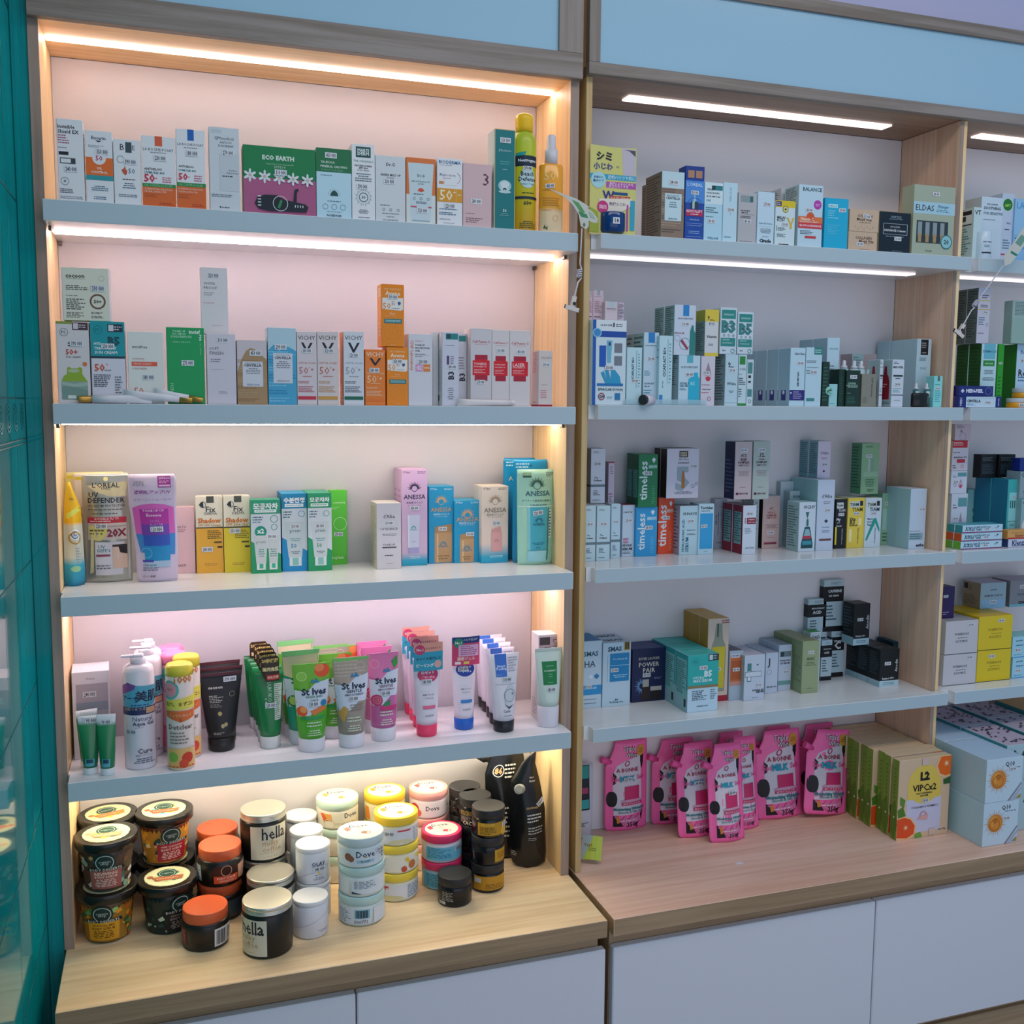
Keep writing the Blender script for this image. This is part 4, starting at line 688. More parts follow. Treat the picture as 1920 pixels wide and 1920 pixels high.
def pumpbottle(label, u, vb, rpx, v_sh, v_top, body, pump, art, price=None, cap=None, name='pump_bottle', rarg=None):
    P, r = place_round(u, vb, Z, rpx, rarg); h = z_for(v_sh, P.x, P.y)-Z; ht = z_for(v_top, P.x, P.y)-Z
    e = tag(empty(name, (P.x, P.y, Z)), label, 'bottle')
    o, S, W, H = loft('bottle_body', [(0, r*.94, r*.94), (.003, r, r), (h*.93, r, r), (h*.975, r*.9, r*.9), (h, r*.6, r*.6)], body, e, art=art, rng=(.003, h*.96), span=160)
    if price: sticker(price[0], price[1], None, W, H, S, e, None, 0, 6)
    if cap: loft('bottle_cap', [(h*.94, r*1.01, r*1.01), (ht-.006, r*1.0, r*1.0), (ht-.001, r*.9, r*.9), (ht, r*.8, r*.8)], cap, e)
    else:
        loft('pump_collar', [(h-.001, r*.48, r*.48), (h+.012, r*.48, r*.48), (h+.014, r*.3, r*.3)], pump, e, seg=24)
        bm = bmesh.new(); bmesh.ops.create_cone(bm, segments=20, radius1=r*.14, radius2=r*.14, depth=ht-h-.016, cap_ends=True, matrix=Matrix.Translation((0, 0, (ht+h)/2+.004)))
        bx(bm, -r*.3, -r*.3, ht-.007, r*.35, r*.3, ht, 0, .002); bx(bm, -r*1.05, -r*.16, ht-.006, 0, r*.16, ht-.001, 0, .0015)
        new('pump_head', bm, [pump], e)
    q = Rec(); q.o, q.r = e, r; return q
cb = mat('e6dfe8', .15)
cure = pumpbottle('clear-white pump bottle with a blue Japanese label, front of three', 265, 1444, 28.5, 1243, 1226, cb, mat('e2dce8', .2), [('q', [(0, .17), (.25, .12), (.45, .15), (1, .17), (1, .30), (.9, .36), (.5, .385), (.1, .38), (0, .33)], '58a8c4'), ('q', [(0, .17), (.25, .12), (.45, .15), (.4, .19), (0, .26)], '7c4c94'),
    ('t', .28, .28, .4, 'すーっ', '1c2c50', {'b': .02}), ('t', .7, .265, .56, '美肌', '1c2040', {'b': .02}), ('l', .2, .34, .85, .365, 1, '1c4a80', 'c'), ('r', .04, .37, .96, .45, '2c3460'), ('t', .4, .39, .5, 'お肌つるつる', 'd8c8a0'), ('r', .66, .38, .92, .44, 'd8a888'), ('t', .58, .49, .46, 'Natural', '56607c'), ('t', .6, .545, .5, 'Aqua Gel', '2c3c6c', {'b': .015}), ('l', .4, .575, .75, .585, 1, '8a90a8'), ('t', .62, .82, .34, 'Cure', '26304c', {'b': .01}), ('t', .6, .865, .4, '保湿アクアジェル', '3c4460'), ('l', .35, .89, .85, .95, 3, '4c5470', 'c')], (.3, .62))
c2 = again(cure, 280, 1421, Z, 'clear-white pump bottle with blue label, second of three'); c3 = again(cure, 283, 1403, Z, 'clear-white pump bottle with blue label, rearmost of three')
def detc(lab, u, vb, cap, body, front):
    return pumpbottle(lab, u, vb, 25, 1252 if front else 1240, 1243, body, None, [('o', .22, .16, .26, '5cb8b0'), ('o', .22, .16, .2, 'e8a0a8'), ('t', .22, .155, .16, 'No1', 'd84c5c', {'b': .03}), ('t', .6, .05, .5, '1000', 'd87c2c', {'b': .03}), ('q', [(.0, .28), (1, .22), (1, .36), (0, .38)], 'e8d85c'), ('t', .5, .31, .84, '毛穴、まずコレ', '6a3c14', {'b': .02}),
        ('q', [(.05, .38), (.95, .38), (.92, .46), (.5, .5), (.08, .44)], 'e07038'), ('t', .5, .43, .6, 'とってもキレイ', 'f4d8b8'), ('t', .5, .55, .66, 'Detclear', '5a4440', {'b': .01}), ('l', .2, .6, .7, .74, 4, '8c7870'), ('r', .1, .78, .9, .99, 'e8b870'), ('o', .28, .87, .14, '8cb850'), ('o', .66, .88, .15, 'd8402c'), ('o', .56, .94, .12, 'e05030'), ('l', .1, .96, .9, .99, 1, 'd84c2c')], cap=cap)
ycap = mat('f4dc48', .3); body_ = mat('ecdcd4', .25)
d1 = detc('yellow-capped orange peeling bottle, front of its group', 341, 1445, ycap, body_, True)
again(d1, 354, 1423, Z, 'yellow-capped peeling bottle just behind the front one')
dp_ = pumpbottle('pink-capped peeling bottle, nearer of two behind the yellow ones', 331, 1412, 24, 1232, 1222, mat('f0b8c8', .3), None, [('o', .3, .12, .2, '5cb8b0'), ('t', .6, .06, .5, '1000', 'd87c2c'), ('t', .5, .3, .8, '毛穴、まずコレ', 'b03c6c'), ('r', .1, .7, .9, .95, 'e87898')], cap=mat('f088b4', .3))
again(dp_, 326, 1395, Z, 'pink-capped peeling bottle, rearmost by the wall')
BLK = mat('1c1a1c', .3)
def ctop(c): return [('r', 0, 0, 1, .06, c)]
co = tube('black scrub tube with a maroon top edge, front of three', 416, 1410.5, Z, 24.5, 1261, 81, mat('1b1a1d', .4), BLK, .17, rz=.1, art=[('r', 0, 0, 1, .045, '4c2028'), ('t', .36, .22, .36, 'cocoon', 'd8d4cc', {'b': .03}), ('l', .18, .33, .55, .45, 5, 'c8c4bc'), ('l', .18, .46, .6, .52, 3, '8c8880'), ('g', .78, .33, .075, .012, '8c8478'), ('o', .43, .61, .06, 'b8a468'), ('o', .5, .8, .06, 'b0a478'), ('o', .6, .78, .06, 'a89c70'), ('l', .18, .89, .6, .93, 2, 'b8b4ac')], price=(.72, .1))
again(co, 418, 1396, Z, 'black scrub tube with maroon top edge, second of three', .1); again(co, 414, 1383, Z, 'black scrub tube with maroon top edge, rearmost of three', .1)
crd = ((0, 0), (1, 0), (1, .9), (.9, 1), (.1, 1), (0, .9))
na = tube('dark green tube with a white sideways name, front of five', 507, 1405, Z, 18.7, 1257, 55, mat('1c7a44', .3), mat('cfd4d4', .25), .16, art=[('t', .48, .3, .34, 'NARUKO', 'b8dcc4', {'r': -90}), ('r', .66, .2, .95, .75, 'ccd8d0'), ('l', .68, .21, .93, .74, 18, '4a6a5a'), ('l', .3, .4, .4, .5, 2, 'a8d0b4')], price=(.5, .52), rz=.08,
          card=(17, 1228, 1275, [('t', .5, .16, .9, '20秒深層', 'e8c878', {'b': .05}), ('t', .52, .5, .9, '油汚角質', 'e8d8a0', {'b': .05}), ('r', .3, .72, .98, .92, 'c83c34'), ('t', .64, .82, .6, '毛孔潔淨', 'f0e0d8', {'b': .02})], '3c2c20', ((.0, .4), (.3, 0), (1, 0), (1, .9), (.9, 1), (.1, 1), (0, .9))))
for u, v, t in ((503, 1394, 'second'), (499, 1384, 'third'), (494, 1374, 'fourth'), (486, 1366, 'rearmost')): again(na, u, v, Z, f'dark green tube with a gold-lettered card, {t} of five', .02)
def stives(label, u, vb, vT, cpx, rpx, c_top, c_bot, l1, l2, ink, extra, price=True, rz=.06):
    return tube(label, u, vb, Z, rpx, vT, cpx, mat(c_bot, .35), CAPW, .155, rz=rz, price=(.52, .53) if price else None, ptxt='130 000', art=[('q', [(0, 0), (1, 0), (1, .2), (.6, .26), (.35, .36), (0, .3)], c_top), ('q', [(0, .34), (.35, .36), (.6, .26), (1, .22), (1, .58), (.7, .57), (.4, .68), (0, .7)], 'd4dcea')]+extra+[
        ('t', .55, .365, .74, 'St Ives', '1c2c48', {'b': .03}), ('t', .55, .435, .5, l1, ink, {'b': .015, 'y': .85}), ('t', .55, .48, .24 if l2 == 'SCRUB' else .6, l2, ink, {'b': .015, 'y': .85}), ('q', [(.45, .25), (.52, .2), (.56, .24), (.62, .19), (.72, .25)], '2c84b4'), ('l', .15, .76, .9, .84, 2, 'd8e4c8', 'c'), ('l', .2, .87, .85, .96, 3, 'e0ead0', 'c')])
ap = [('o', .8, .1, .22, 'e8582c', .2), ('o', .72, .06, .13, 'f08850', .12), ('o', .22, .16, .15, '8cc84c'), ('g', .22, .16, .14, .015, 'c8e4a0'), ('o', .16, .62, .16, 'e8602c'), ('o', .2, .6, .1, 'f0a060'), ('q', [(.4, .62), (.9, .55), (.95, .62), (.5, .68)], 'e07c3c'), ('o', .85, .53, .1, '2c84b4'), ('r', .1, .7, .9, .73, '2c9c60')]
s1 = stives('green scrub tube with printed apricots, at the very front', 585, 1411.5, 1244, 72, 24.5, '74b838', '58b030', 'FRESH SKIN', 'SCRUB', '1c7c50', ap)
oat = [('l', .02, .03, .98, .26, 5, 'c8b8a4'), ('q', [(0, 0), (1, 0), (1, .035), (0, .05)], '7cc068'), ('g', .75, .12, .13, .012, 'd8cfc4'), ('q', [(.0, .72), (.2, .62), (.35, .66), (.15, .85)], 'd0a054'), ('l', .4, .6, .95, .7, 3, '8c7c70')]
s2 = stives('grey oatmeal scrub tube, at the front', 659, 1403.5, 1232, 71, 23.8, 'b0a094', 'a09488', 'GENTLE', 'SMOOTHING', '2c3444', oat)
ro = [('o', .2, .14, .16, 'e87cac'), ('g', .2, .14, .15, .015, 'f0b0cc'), ('q', [(.75, .12), (.95, .04), (.98, .16), (.85, .22)], '3c9c4c'), ('o', .2, .62, .2, 'c8446c'), ('g', .2, .62, .13, .02, 'e890a8'), ('g', .2, .62, .06, .02, 'e890a8'), ('q', [(.45, .66), (.7, .62), (.66, .7), (.4, .72)], '2c8c54'), ('r', .3, .7, .95, .76, 'd03878')]
s3 = stives('pink scrub tube with a printed rose, at the front', 719, 1391, 1223.5, 61, 23.2, 'e47cb0', 'c86ca4', 'GENTLE', 'SMOOTHING', '7c2c4c', ro)
s4 = stives('aqua-green avocado scrub tube with oat-coloured top, behind the apricot tube', 566, 1397, 1219, 71, 23.5, 'dcc8a8', '2ca07c', 'FRESH SKIN', 'SCRUB', '1c7c50', [('o', .2, .62, .18, '2c7c3c'), ('o', .2, .62, .13, 'c8d468'), ('q', [(0, 0), (1, 0), (1, .05), (0, .07)], '7cc078')], False)
again(s1, 559, 1384, Z, 'green apricot scrub tube, second row behind the avocado tube', .06)
s5 = again(s1, 627, 1386, Z, 'green apricot scrub tube between the front green and grey tubes', .06)
again(s4, 556, 1371, Z, 'avocado scrub tube with oat-coloured top, rearmost left', .06); again(s2, 622, 1372, Z, 'grey oatmeal scrub tube rearmost behind the green ones', .06)
again(s1, 649, 1366, Z, 'green apricot scrub tube nearest the wall', .06)
again(s3, 707, 1376, Z, 'pink rose scrub tube, second behind the front pink one', .06); again(s3, 698, 1362, Z, 'pink rose scrub tube, rearmost of three', .06)
hc1 = [('r', 0, 0, 1, .38, 'dc9c8c'), ('t', .62, .2, .6, 'ぷるぷる毛穴レス', '8c2c3c', {'b': .02}), ('r', 0, .32, 1, 1, '2c9cb8'), ('o', .2, .24, .17, 'c83c68'), ('t', .2, .24, .22, 'No.1', 'f4e0e4', {'b': .03}), ('t', .5, .56, .86, 'ふっくら毛穴レス', '16304c', {'b': .03}), ('t', .38, .8, .6, 'ピーリング', 'e8ecf0', {'b': .04}), ('o', .82, .78, .13, 'd8a8a0')]
def rosette(col, oval, jp): return [('o', .52, .26, .40, oval, .30), ('t', .52, .225, .5, jp, 'f0f0f4', {'b': .03}), ('t', .52, .29, .5, 'ゴマージュ', 'f0f0f4', {'b': .03}), ('g', .22, .12, .08, .015, '5a5c6c'), ('l', .2, .50, .8, .505, 1, '9a9aa8'), ('t', .5, .55, .46, '角質つるつる', '5c5c6c', {'b': .01}), ('t', .5, .60, .42, 'こするジェル', '5c5c6c', {'b': .01}), ('r', .24, .71, .8, .76, col), ('t', .52, .86, .38, 'ROSETTE', '2c2c38', {'b': .01})]
RC = ((0, 0), (1, 0), (1, .88), (.8, .97), (.45, 1), (.12, .95), (0, .86))
rp = tube('white gel tube with a pink cap and pink oval, front of four', 800, 1382.5, Z, 19.3, 1232, 55, mat('e6dfea', .3), 'f0446c', .155, art=rosette('e86c90', 'd83c6c', 'ロゼット'), price=(.45, .355), rz=.04, card=(28, 1202, 1254, hc1, '2c9cb8', RC))
for u, v, t in ((793, 1366, 'second'), (786, 1353, 'third'), (777, 1341, 'rearmost')): again(rp, u, v, Z, f'white gel tube with a pink cap, {t} of four', .04)
hc2 = [('r', 0, 0, 1, 1, 'd0406c'), ('r', 0, 0, 1, .22, '1c3c7c'), ('t', .62, .1, .6, 'しっとり仕上げ', 'e0e8f0', {'b': .02}), ('o', .22, .2, .17, '1c8c6c'), ('t', .22, .2, .22, 'No.1', 'f4f4f4', {'b': .03}), ('r', .22, .28, .95, .68, 'dcb0d4'), ('l', .3, .31, .9, .65, 5, 'b03060'), ('t', .5, .76, .66, '濃密ジェル', 'f4d8c8', {'b': .02}), ('r', .1, .86, .3, .95, 'f0e8e8'), ('r', .4, .86, .6, .95, 'e8d05c')]
tube('white gel tube with a blue cap, blue oval and magenta card', 869.5, 1369.5, Z, 18.2, 1222, 50, mat('e6dfea', .3), '2464c4', .15, art=rosette('3c84c8', '1c44a0', 'ロゼット'), price=(.42, .25), rz=.04, card=(27, 1191, 1244, hc2, 'd0406c', RC))
sp = tube('white peeling tube with a black cap and blue flag panel, front of five', 944, 1374, Z, 19.5, 1225, 60, mat('e4e1ea', .3), '26282c', .15, rz=.06, art=[('r', .16, .0, .56, .34, '3c74d0'), ('t', .36, .18, .3, 'Smart', 'e8f0fa', {'b': .02}), ('t', .37, .225, .36, 'Peeling', 'e8f0fa', {'b': .02}), ('l', .18, .3, .45, .32, 1, 'a8c4ec'), ('l', .62, .05, .98, .28, 6, 'b4a8b4'), ('r', .1, .45, .9, .455, '9a96a4'),
    ('q', [(.45, .78), (.42, .66), (.48, .55), (.6, .48), (.75, .46), (.84, .52), (.84, .66), (.74, .74), (.6, .78)], 'cfd4de'), ('g', .64, .62, .24, .015, '4a5464'), ('o', .77, .6, .05, '8a94a8'), ('q', [(.4, .74), (.6, .82), (.85, .76), (.6, .79)], '3c4454'), ('t', .5, .85, .34, 'Carlo', '3c3c48', {'b': .01}), ('l', .35, .91, .8, .93, 1, '5c5c68')], price=(.55, .38))
for u, v, t in ((936, 1360, 'second'), (930, 1348, 'third'), (921, 1337, 'fourth'), (914, 1328, 'rearmost')): again(sp, u, v, Z, f'white peeling tube with a black cap and blue flag panel, {t} of five', .06)
carton('white box with lilac sideways lettering, right end of the fourth shelf', 1008, 1047, 1191, 'e0dae2', vb=1352, z=Z, d=.05, side='e8e0dc', top='f0e8e2', art=[('r', .03, .03, .97, .25, 'b8acbc'), ('r', .06, .03, .55, .12, '3c3a44'), ('t', .82, .13, .14, 'DR.', '5c5464', {'r': -90}), ('l', .3, .14, .7, .24, 4, '5c5464')], left=[('l', .2, .75, .8, .95, 6, 'b0a8b0')])
tube('clear tube with a green square label lettered ROSEMARY', 1027, 1365, Z, 20, 1215, 56, mat('cfe0d6', .12), mat('e0dce6', .35), .27, rz=0, art=[('r', 0, 0, 1, .05, 'b8c8c4'), ('r', .2, .22, .78, .62, '148044'), ('t', .5, .3, .3, 'AROMATICA', 'c8e4d0'), ('t', .5, .38, .46, 'ROSEMARY', 'd8ecdc', {'b': .01}), ('t', .5, .44, .16, 'SCALP', 'c8e4d0'), ('t', .5, .48, .16, 'SCRUB', 'c8e4d0'), ('l', .35, .57, .65, .59, 1, '9cd0ac', 'c')], price=(.52, .7))
# ================================================================ left bay, worktop: jars and tubs
Z = .0003
def jar(label, x, y, z, r, h, hl, body, lid, art=(), tart=(), rb=None, rl=None, rot=0, price=None, name='cosmetic_jar', cat='jar', ring=False, rim=None, ptxt=None, lart=(), rng=None, span=160):
    """r body radius near the top, rb at the foot, rl the lid"""
    rb = rb or r; rl = rl or r; hb = h-hl; e = tag(empty(name, (x, y, z)), label, cat)
    bs = [(0, rb*.93, rb*.93), (.003, rb, rb), (hb-.006, r, r), (hb-.001, r*.95, r*.95), (hb+.001, r*.9, r*.9)]
    o, S, W, H = loft('jar_body', bs, body, e, art=art, rng=rng or (.004, hb-.005), rot=rot, span=span)
    if price: sticker(price[0], price[1], None, W, H, S, e, ptxt, 0, 8)
    ls = [(hb-.0005, rl*.97, rl*.97), (hb+.001, rl, rl)]
    if ring:
        for k in range(3): q = hb+hl*(.12+.16*k); ls += [(q, rl, rl), (q+hl*.05, rl*.975, rl*.975), (q+hl*.1, rl, rl)]
    ls += [(h-.0018, rl, rl), (h-.0004, rl*.985, rl*.985)]
    if rim: ls += [(h, rl*.95, rl*.95), (h-.002, rl*.86, rl*.86), (h-.002, rl*.845, rl*.845)]
    else: ls += [(h, rl*.965, rl*.965)]
    loft('lid', ls, lid, e, tart=tart, seg=48, art=lart, rng=(hb+.001, h-.002), rot=rot, top_m=rim)
    q = Rec(); q.o, q.x, q.y, q.r, q.h, q.top = e, x, y, rb, h, z+h; return q
def jput(u, vb, rpx, z=None):
    P, r = place_round(u, vb, Z if z is None else z, rpx); return P.x, P.y, r
def jcopy(rec, x, y, z, label, rot=0):
    c = copy_tree(rec.o); c.location = (x, y, z); c.rotation_euler.z = R(rot); c['label'] = label
    q = Rec(); q.o, q.x, q.y, q.r, q.h, q.top = c, x, y, rec.r, rec.h, z+rec.h; return q
DK = mat('1c1b18', .25); DKB = mat('1d1a17', .3)
def tub_art(bgc, band, l2, ink, splash):
    rr = random.Random(hash(l2) % 99 if False else len(l2)*7+len(splash)); el = [('r', 0, 0, 1, 1, bgc)]
    for i in range(26): el.append(('o', rr.random(), .1+.85*rr.random(), rr.uniform(.015, .05), rr.choice(splash)))
    for i in range(10):
        a, b = rr.random()*.9, .15+.75*rr.random(); el.append(('q', [(a, b), (a+.07, b-.09), (a+.1, b+.02), (a+.03, b+.07)], rr.choice(splash)))
    el += [('o', .52, .22, .14, '14302c'), ('g', .52, .22, .115, .01, 'c8d8d0'), ('t', .52, .2, .15, 'organic', 'c8d8d0'), ('t', .52, .25, .1, 'shop', 'c8d8d0'), ('r', .28, .37, .78, .44, '16181a'), ('t', .53, .405, .42, 'BODY DESSERTS', 'd8dcd4', {'b': .01, 'y': .9}), ('r', .32, .44, .74, .93, band),
           ('t', .53, .515, .3, l2, ink, {'b': .02, 'y': .85}), ('t', .53, .60, .3, 'BODY SCRUB', ink, {'b': .02}), ('l', .36, .66, .7, .88, 5, ink, 'c')]
    return el
def tub_top(c): 
    rr = random.Random(len(c)*3); el = [('o', .5, .5, .395, 'dfe0b8')]
    for i in range(14): a = rr.random()*6.3; d = rr.uniform(.18, .3); el.append(('o', .5+d*math.cos(a), .5+d*math.sin(a), rr.uniform(.03, .07), c[i % len(c)]))
    el += [('o', .5, .4, .17, '1c4a40'), ('g', .5, .4, .14, .012, 'c8e0d0'), ('t', .5, .4, .2, 'organic', 'd8e8dc'), ('q', [(.25, .52), (.78, .52), (.74, .68), (.3, .68)], c[0]), ('t', .5, .6, .36, 'BODY DESSERTS', 'f0e8d8'), ('g', .5, .5, .4, .008, '2a3a30')]
    return el
rb_ = .0445; hT = .110
x, y, r = jput(199, 1772, 46); x = max(x, .0638)
def tub(label, x, y, z, body, art, c, rot=0): return jar(label, x, y, z, .0535, hT, .019, body, DK, art=art, tart=tub_top(c), rb=rb_, rl=.0625, rot=rot, cat='tub', name='body_scrub_tub', span=165)
t1 = tub('dark tub with an orange and lime label, lower of the front left stack', x, y, Z, mat('6c4a20', .25), tub_art('a8782c', 'd89c1c', 'TROPICAL MIX', '5c2c10', ['e89c1c', 'a8c87c', '6c9c50', 'c8641c', '2c5c3c']), ['e8783c', 'a8c84c', '3c9c6c'], -12)
t2 = tub('tub with a brown-pink label, on top of the front left stack', x+.002, y+.002, t1.top+.0004, mat('4a3428', .25), tub_art('503c30', 'a85c54', 'REVIVING', 'f0d8c8', ['c8a868', '3c7c6c', 'd8d0c8', '6c4a34', '8cb09c']), ['e0a078', 'c8d05c', '5cb084'], -5)
x, y, r = jput(204, 1722, 44); x = max(x, .0638); y = min(y, .16)
t3 = tub('dark tub hidden behind the front left stack, lower one', x, y, Z, mat('5c4020', .25), tub_art('8c5c2c', 'c87c2c', 'MANGO SUGAR', 'f0e0c8', ['e89c1c', 'a8c87c', '6c4a34']), ['e8783c', 'e8d04c', '7cb05c'])
t4 = jcopy(t3, x, y, t3.top+.0004, 'dark tub with an orange-printed lid just under the shelf, far left', 20)
x, y, r = jput(317, 1755, 44)
t5 = tub('dark green tub with leaf print and a chocolate-bar picture on its lid', x, y, Z, mat('16201c', .25), tub_art('1c2c28', '241c1c', 'CHOCOLATE', 'b8a8a0', ['3c7c5c', '9cb894', '28443c', 'c0ccb4', '1c5c44']), ['a8623c', 'c8d8a0', '3c8c6c'], 25)
x, y, r = jput(314, 1712, 42)
t6 = tub('dark tub under the strawberry one, behind the leaf-print tub', x, y, Z, mat('2c2420', .25), tub_art('3c342c', '5c4a3c', 'COFFEE', 'd8c8a8', ['8c7c5c', 'c8b89c']), ['c8b890', 'a8b89c', '5c8c7c'])
t7 = tub('tub with a red label lettered DEEP CLEANSING and orange flowers, topmost of its stack', x-.001, y-.002, t6.top+.0004, mat('7c3c24', .25), tub_art('c88c34', 'b01c34', 'DEEP CLEANSING', 'f4dcd0', ['e8a030', '3c8c5c', 'd83c2c', 'f0d8a8', '1c4a3c']), ['e8643c', '4cb0c0', 'c8d84c'], 12)
ORL = mat('d2603a', .3); 
coffee = [('r', .0, .1, .17, .9, '6c1c28'), ('l', .02, .2, .15, .85, 7, 'c87c74'), ('r', .62, .12, .98, .92, 'dfe0e4')]+[('r', .65+.018*i, .2, .658+.018*i+(.004 if i % 3 else 0), .85, K) for i in range(9)]+[('l', .84, .2, .96, .85, 9, '5c5c64')]
x, y, r = jput(387, 1788, 47.5)
def cj(label, x, y, z, art, rot=0): return jar(label, x, y, z, .0495, .080, .0235, DKB, ORL, art=art, tart=(), rb=.047, rl=.0455, rot=rot, name='body_scrub_jar')
j1 = cj('brown jar with an orange lid and barcode label, at the worktop front', x, y, Z, coffee)
front_l = [('r', .38, .1, .78, .55, '3c1c14'), ('g', .58, .32, .09, .012, 'c8a080'), ('r', .38, .55, .78, .9, 'e0582c'), ('t', .58, .66, .3, 'BODY SCRUB', 'f8e0d0', {'b': .02}), ('t', .58, .78, .24, 'cinnamon', 'f8e0d0'), ('q', [(.78, .2), (1, .05), (1, .9), (.8, .85)], 'c89c84'), ('r', 0, .1, .14, .85, 'c8d8e0'), ('l', .01, .15, .13, .8, 8, '3c5c70')]
x, y, r = jput(414, 1732, 44)
j2 = cj('brown jar with an orange lid, lower of the middle stack', x, y, Z, [('r', .5, .1, .95, .9, '3c4a54')], 0)
j3 = cj('brown jar with an orange lid and coral label, topmost of the middle stack', x+.002, y-.001, j2.top+.0004, front_l)
x, y, r = jput(411, 1695, 43)
j4 = jcopy(j2, x, y, Z, 'brown orange-lidded jar, lower one at the back', 40); jcopy(j3, x, y, j4.top+.0004, 'brown orange-lidded jar, topmost one at the back', 60)
SIL = mat('d8d4c8', .28, .75)
hella = lambda s=1: [('r', 0, .04, .62, .97, 'd8d0bc'), ('t', .38, .25, .40, 'hella', '1c1c22', {'b': .012, 'y': 1.25}), ('t', .5, .38, .16, 'beauty', '1c1c22', {'b': .02}), ('t', .32, .53, .26, 'milky', 'b8946c'), ('t', .34, .68, .3, 'coffee', 'b8946c'), ('l', .14, .78, .5, .8, 1, '8c8070'), ('l', .2, .88, .44, .9, 1, '8c8070')]
def hj(label, x, y, z, rot): return jar(label, x, y, z, .0515, .108, .017, DKB, SIL, art=hella(), rb=.0505, rl=.0505, rot=rot, ring=True, name='body_scrub_jar')
x, y, r = jput(503, 1800, 48)
h1 = hj('black jar with a silver lid, its label turned left, at the worktop front', x, y, Z, -26)
x, y, r = jput(509, 1745, 46); h2 = jcopy(h1, x, y, Z, 'black silver-lidded jar right behind the front one', 100)
x, y, r = jput(497, 1706, 44.5); h3 = jcopy(h1, x, y, Z, 'black silver-lidded jar under the tall cream-labelled one', 120)
h4 = hj('black jar with silver lid and cream label facing front, standing high', x, y, h3.top+.0004, 42)
OL = mat('dedfe8', .3); ola = [('t', .58, .32, .3, 'OLAY', '2a2c38', {'b': .02}), ('l', .42, .4, .74, .42, 1, '8a8a98', 'c'), ('o', .58, .62, .035, 'e8d060'), ('l', .46, .7, .7, .74, 1, '5c5c6c', 'c'), ('l', .46, .78, .7, .9, 2, '6c6c7c', 'c'), ('q', [(0, .9), (.4, .62), (.7, .55), (1, .3), (1, .32), (.7, .575), (.4, .64), (0, .93)], 'bcbcca')]
def oj(label, x, y, z, art=(), price=None, rot=0): return jar(label, x, y, z, .037, .081, .009, OL, mat('e8e8ec', .3), art=art, rl=.0375, price=price, rot=rot, name='cream_jar', ptxt='340 000')
x, y, r = jput(583, 1763, 34.5); o1 = oj('plain white jar with a faint wave, front of the white jars', x, y, Z, [('q', [(0, .75), (.4, .55), (1, .15), (1, .165), (.4, .57), (0, .77)], 'b4b6c4'), ('l', .6, .78, .9, .88, 2, '9a9caa', 'c')])
x, y, r = jput(589, 1728, 34); o2 = oj('plain white jar under the labelled white jar', x, y, Z)
oj('white jar with a price tag and small yellow dot, topmost of its stack', x-.001, y, o2.top+.0004, ola, (.58, .47))
x, y, r = jput(576, 1697, 33.5); o3 = jcopy(o2, x, y, Z, 'plain white jar, lower one in the second row back'); jcopy(o2, x, y, o3.top+.0004, 'plain white jar, upper one in the second row back')
x, y, r = jput(566, 1665, 33); o4 = jcopy(o2, x, y, Z, 'plain white jar, lower one nearest the back wall'); jcopy(o2, x, y, o4.top+.0004, 'plain white jar, upper one nearest the back wall')
# short wide scrub jars
def dove_top(c2, rot=0): return [('o', .5, .5, .43, 'ebe8e2'), ('t', .5, .28, .42, 'Dove', '26304a', {'b': .01}), ('q', [(.46, .38), (.54, .38), (.5, .42)], 'c8b070'), ('l', .36, .46, .66, .54, 3, '8c8c94', 'c'), ('o', .56, .66, .07, c2), ('g', .62, .68, .08, .02, c2), ('q', [(.14, .35), (.26, .28), (.3, .45), (.2, .52)], c2)]
def dj_art(bc, fruit): return [('r', .02, .03, .98, .97, bc), ('t', .52, .3, .3, 'Dove', '26304a', {'b': .015}), ('q', [(.5, .44), (.56, .44), (.53, .52)], 'c8b070'), ('r', .38, .62, .66, .8, '9cc0d0'), ('l', .4, .64, .64, .78, 2, '2c4a60', 'c'), ('o', .24, .45, .06, fruit), ('o', .29, .55, .05, fruit), ('g', .86, .6, .04, .01, K), ('l', .76, .4, .94, .5, 2, K)]
def dj_back(bc, c2='8cc4cc'): return [('r', .02, .05, .62, .95, bc), ('l', .04, .1, .34, .9, 8, '4c7c94'), ('r', .36, .1, .6, .62, '7cb8cc')]+[('r', .38+.016*i, .14, .387+.016*i+(.004 if i % 3 else 0), .58, '1c2c40') for i in range(12)]+[('t', .46, .8, .2, '500771', '1c2c40'), ('r', .66, .05, .99, .95, bc)]
def dj(label, x, y, z, lid, body, art=(), c2='a86c4c', rot=0, trot=None, sc_=1, price=None, r=.0505): return jar(label, x, y, z, r*.985, .0655*sc_, .0185*sc_, body, lid, art=art, tart=dove_top(c2), rl=r, rot=rot, price=price, name='body_scrub_jar')
MINT = mat('b4d4d4', .35); CLB = mat('cfdcdc', .25); YEL = mat('f0c838', .35); CREAM = mat('e0dcc0', .25); PNK = mat('e0346c', .35); LPK = mat('f0b0ac', .35)
x, y, r = jput(678, 1740, 47)
dA = dj('white-mint jar with a barcode, lowest of the front stack of three', x, y, Z, MINT, CLB, dj_back('d4dce6'), rot=-5)
dB = dj('white-mint jar with small print label, middle of the front stack of three', x+.001, y, dA.top+.0003, MINT, CLB, [('r', .28, .1, .97, .9, 'd8e0e8'), ('l', .32, .15, .75, .6, 6, '3c6478'), ('q', [(.28, .75), (.45, .9), (.28, .9)], '2c3c5c'), ('r', .02, .1, .24, .9, 'd8e0e8')])
dj('white-mint jar, top of the front stack of three', x-.001, y, dB.top+.0003, mat('c4d6da', .35), CLB, dj_art('cfdce4', '8c5c40'), 'a87c68', price=(.78, .22))
x, y, r = jput(743, 1694, 44.5)
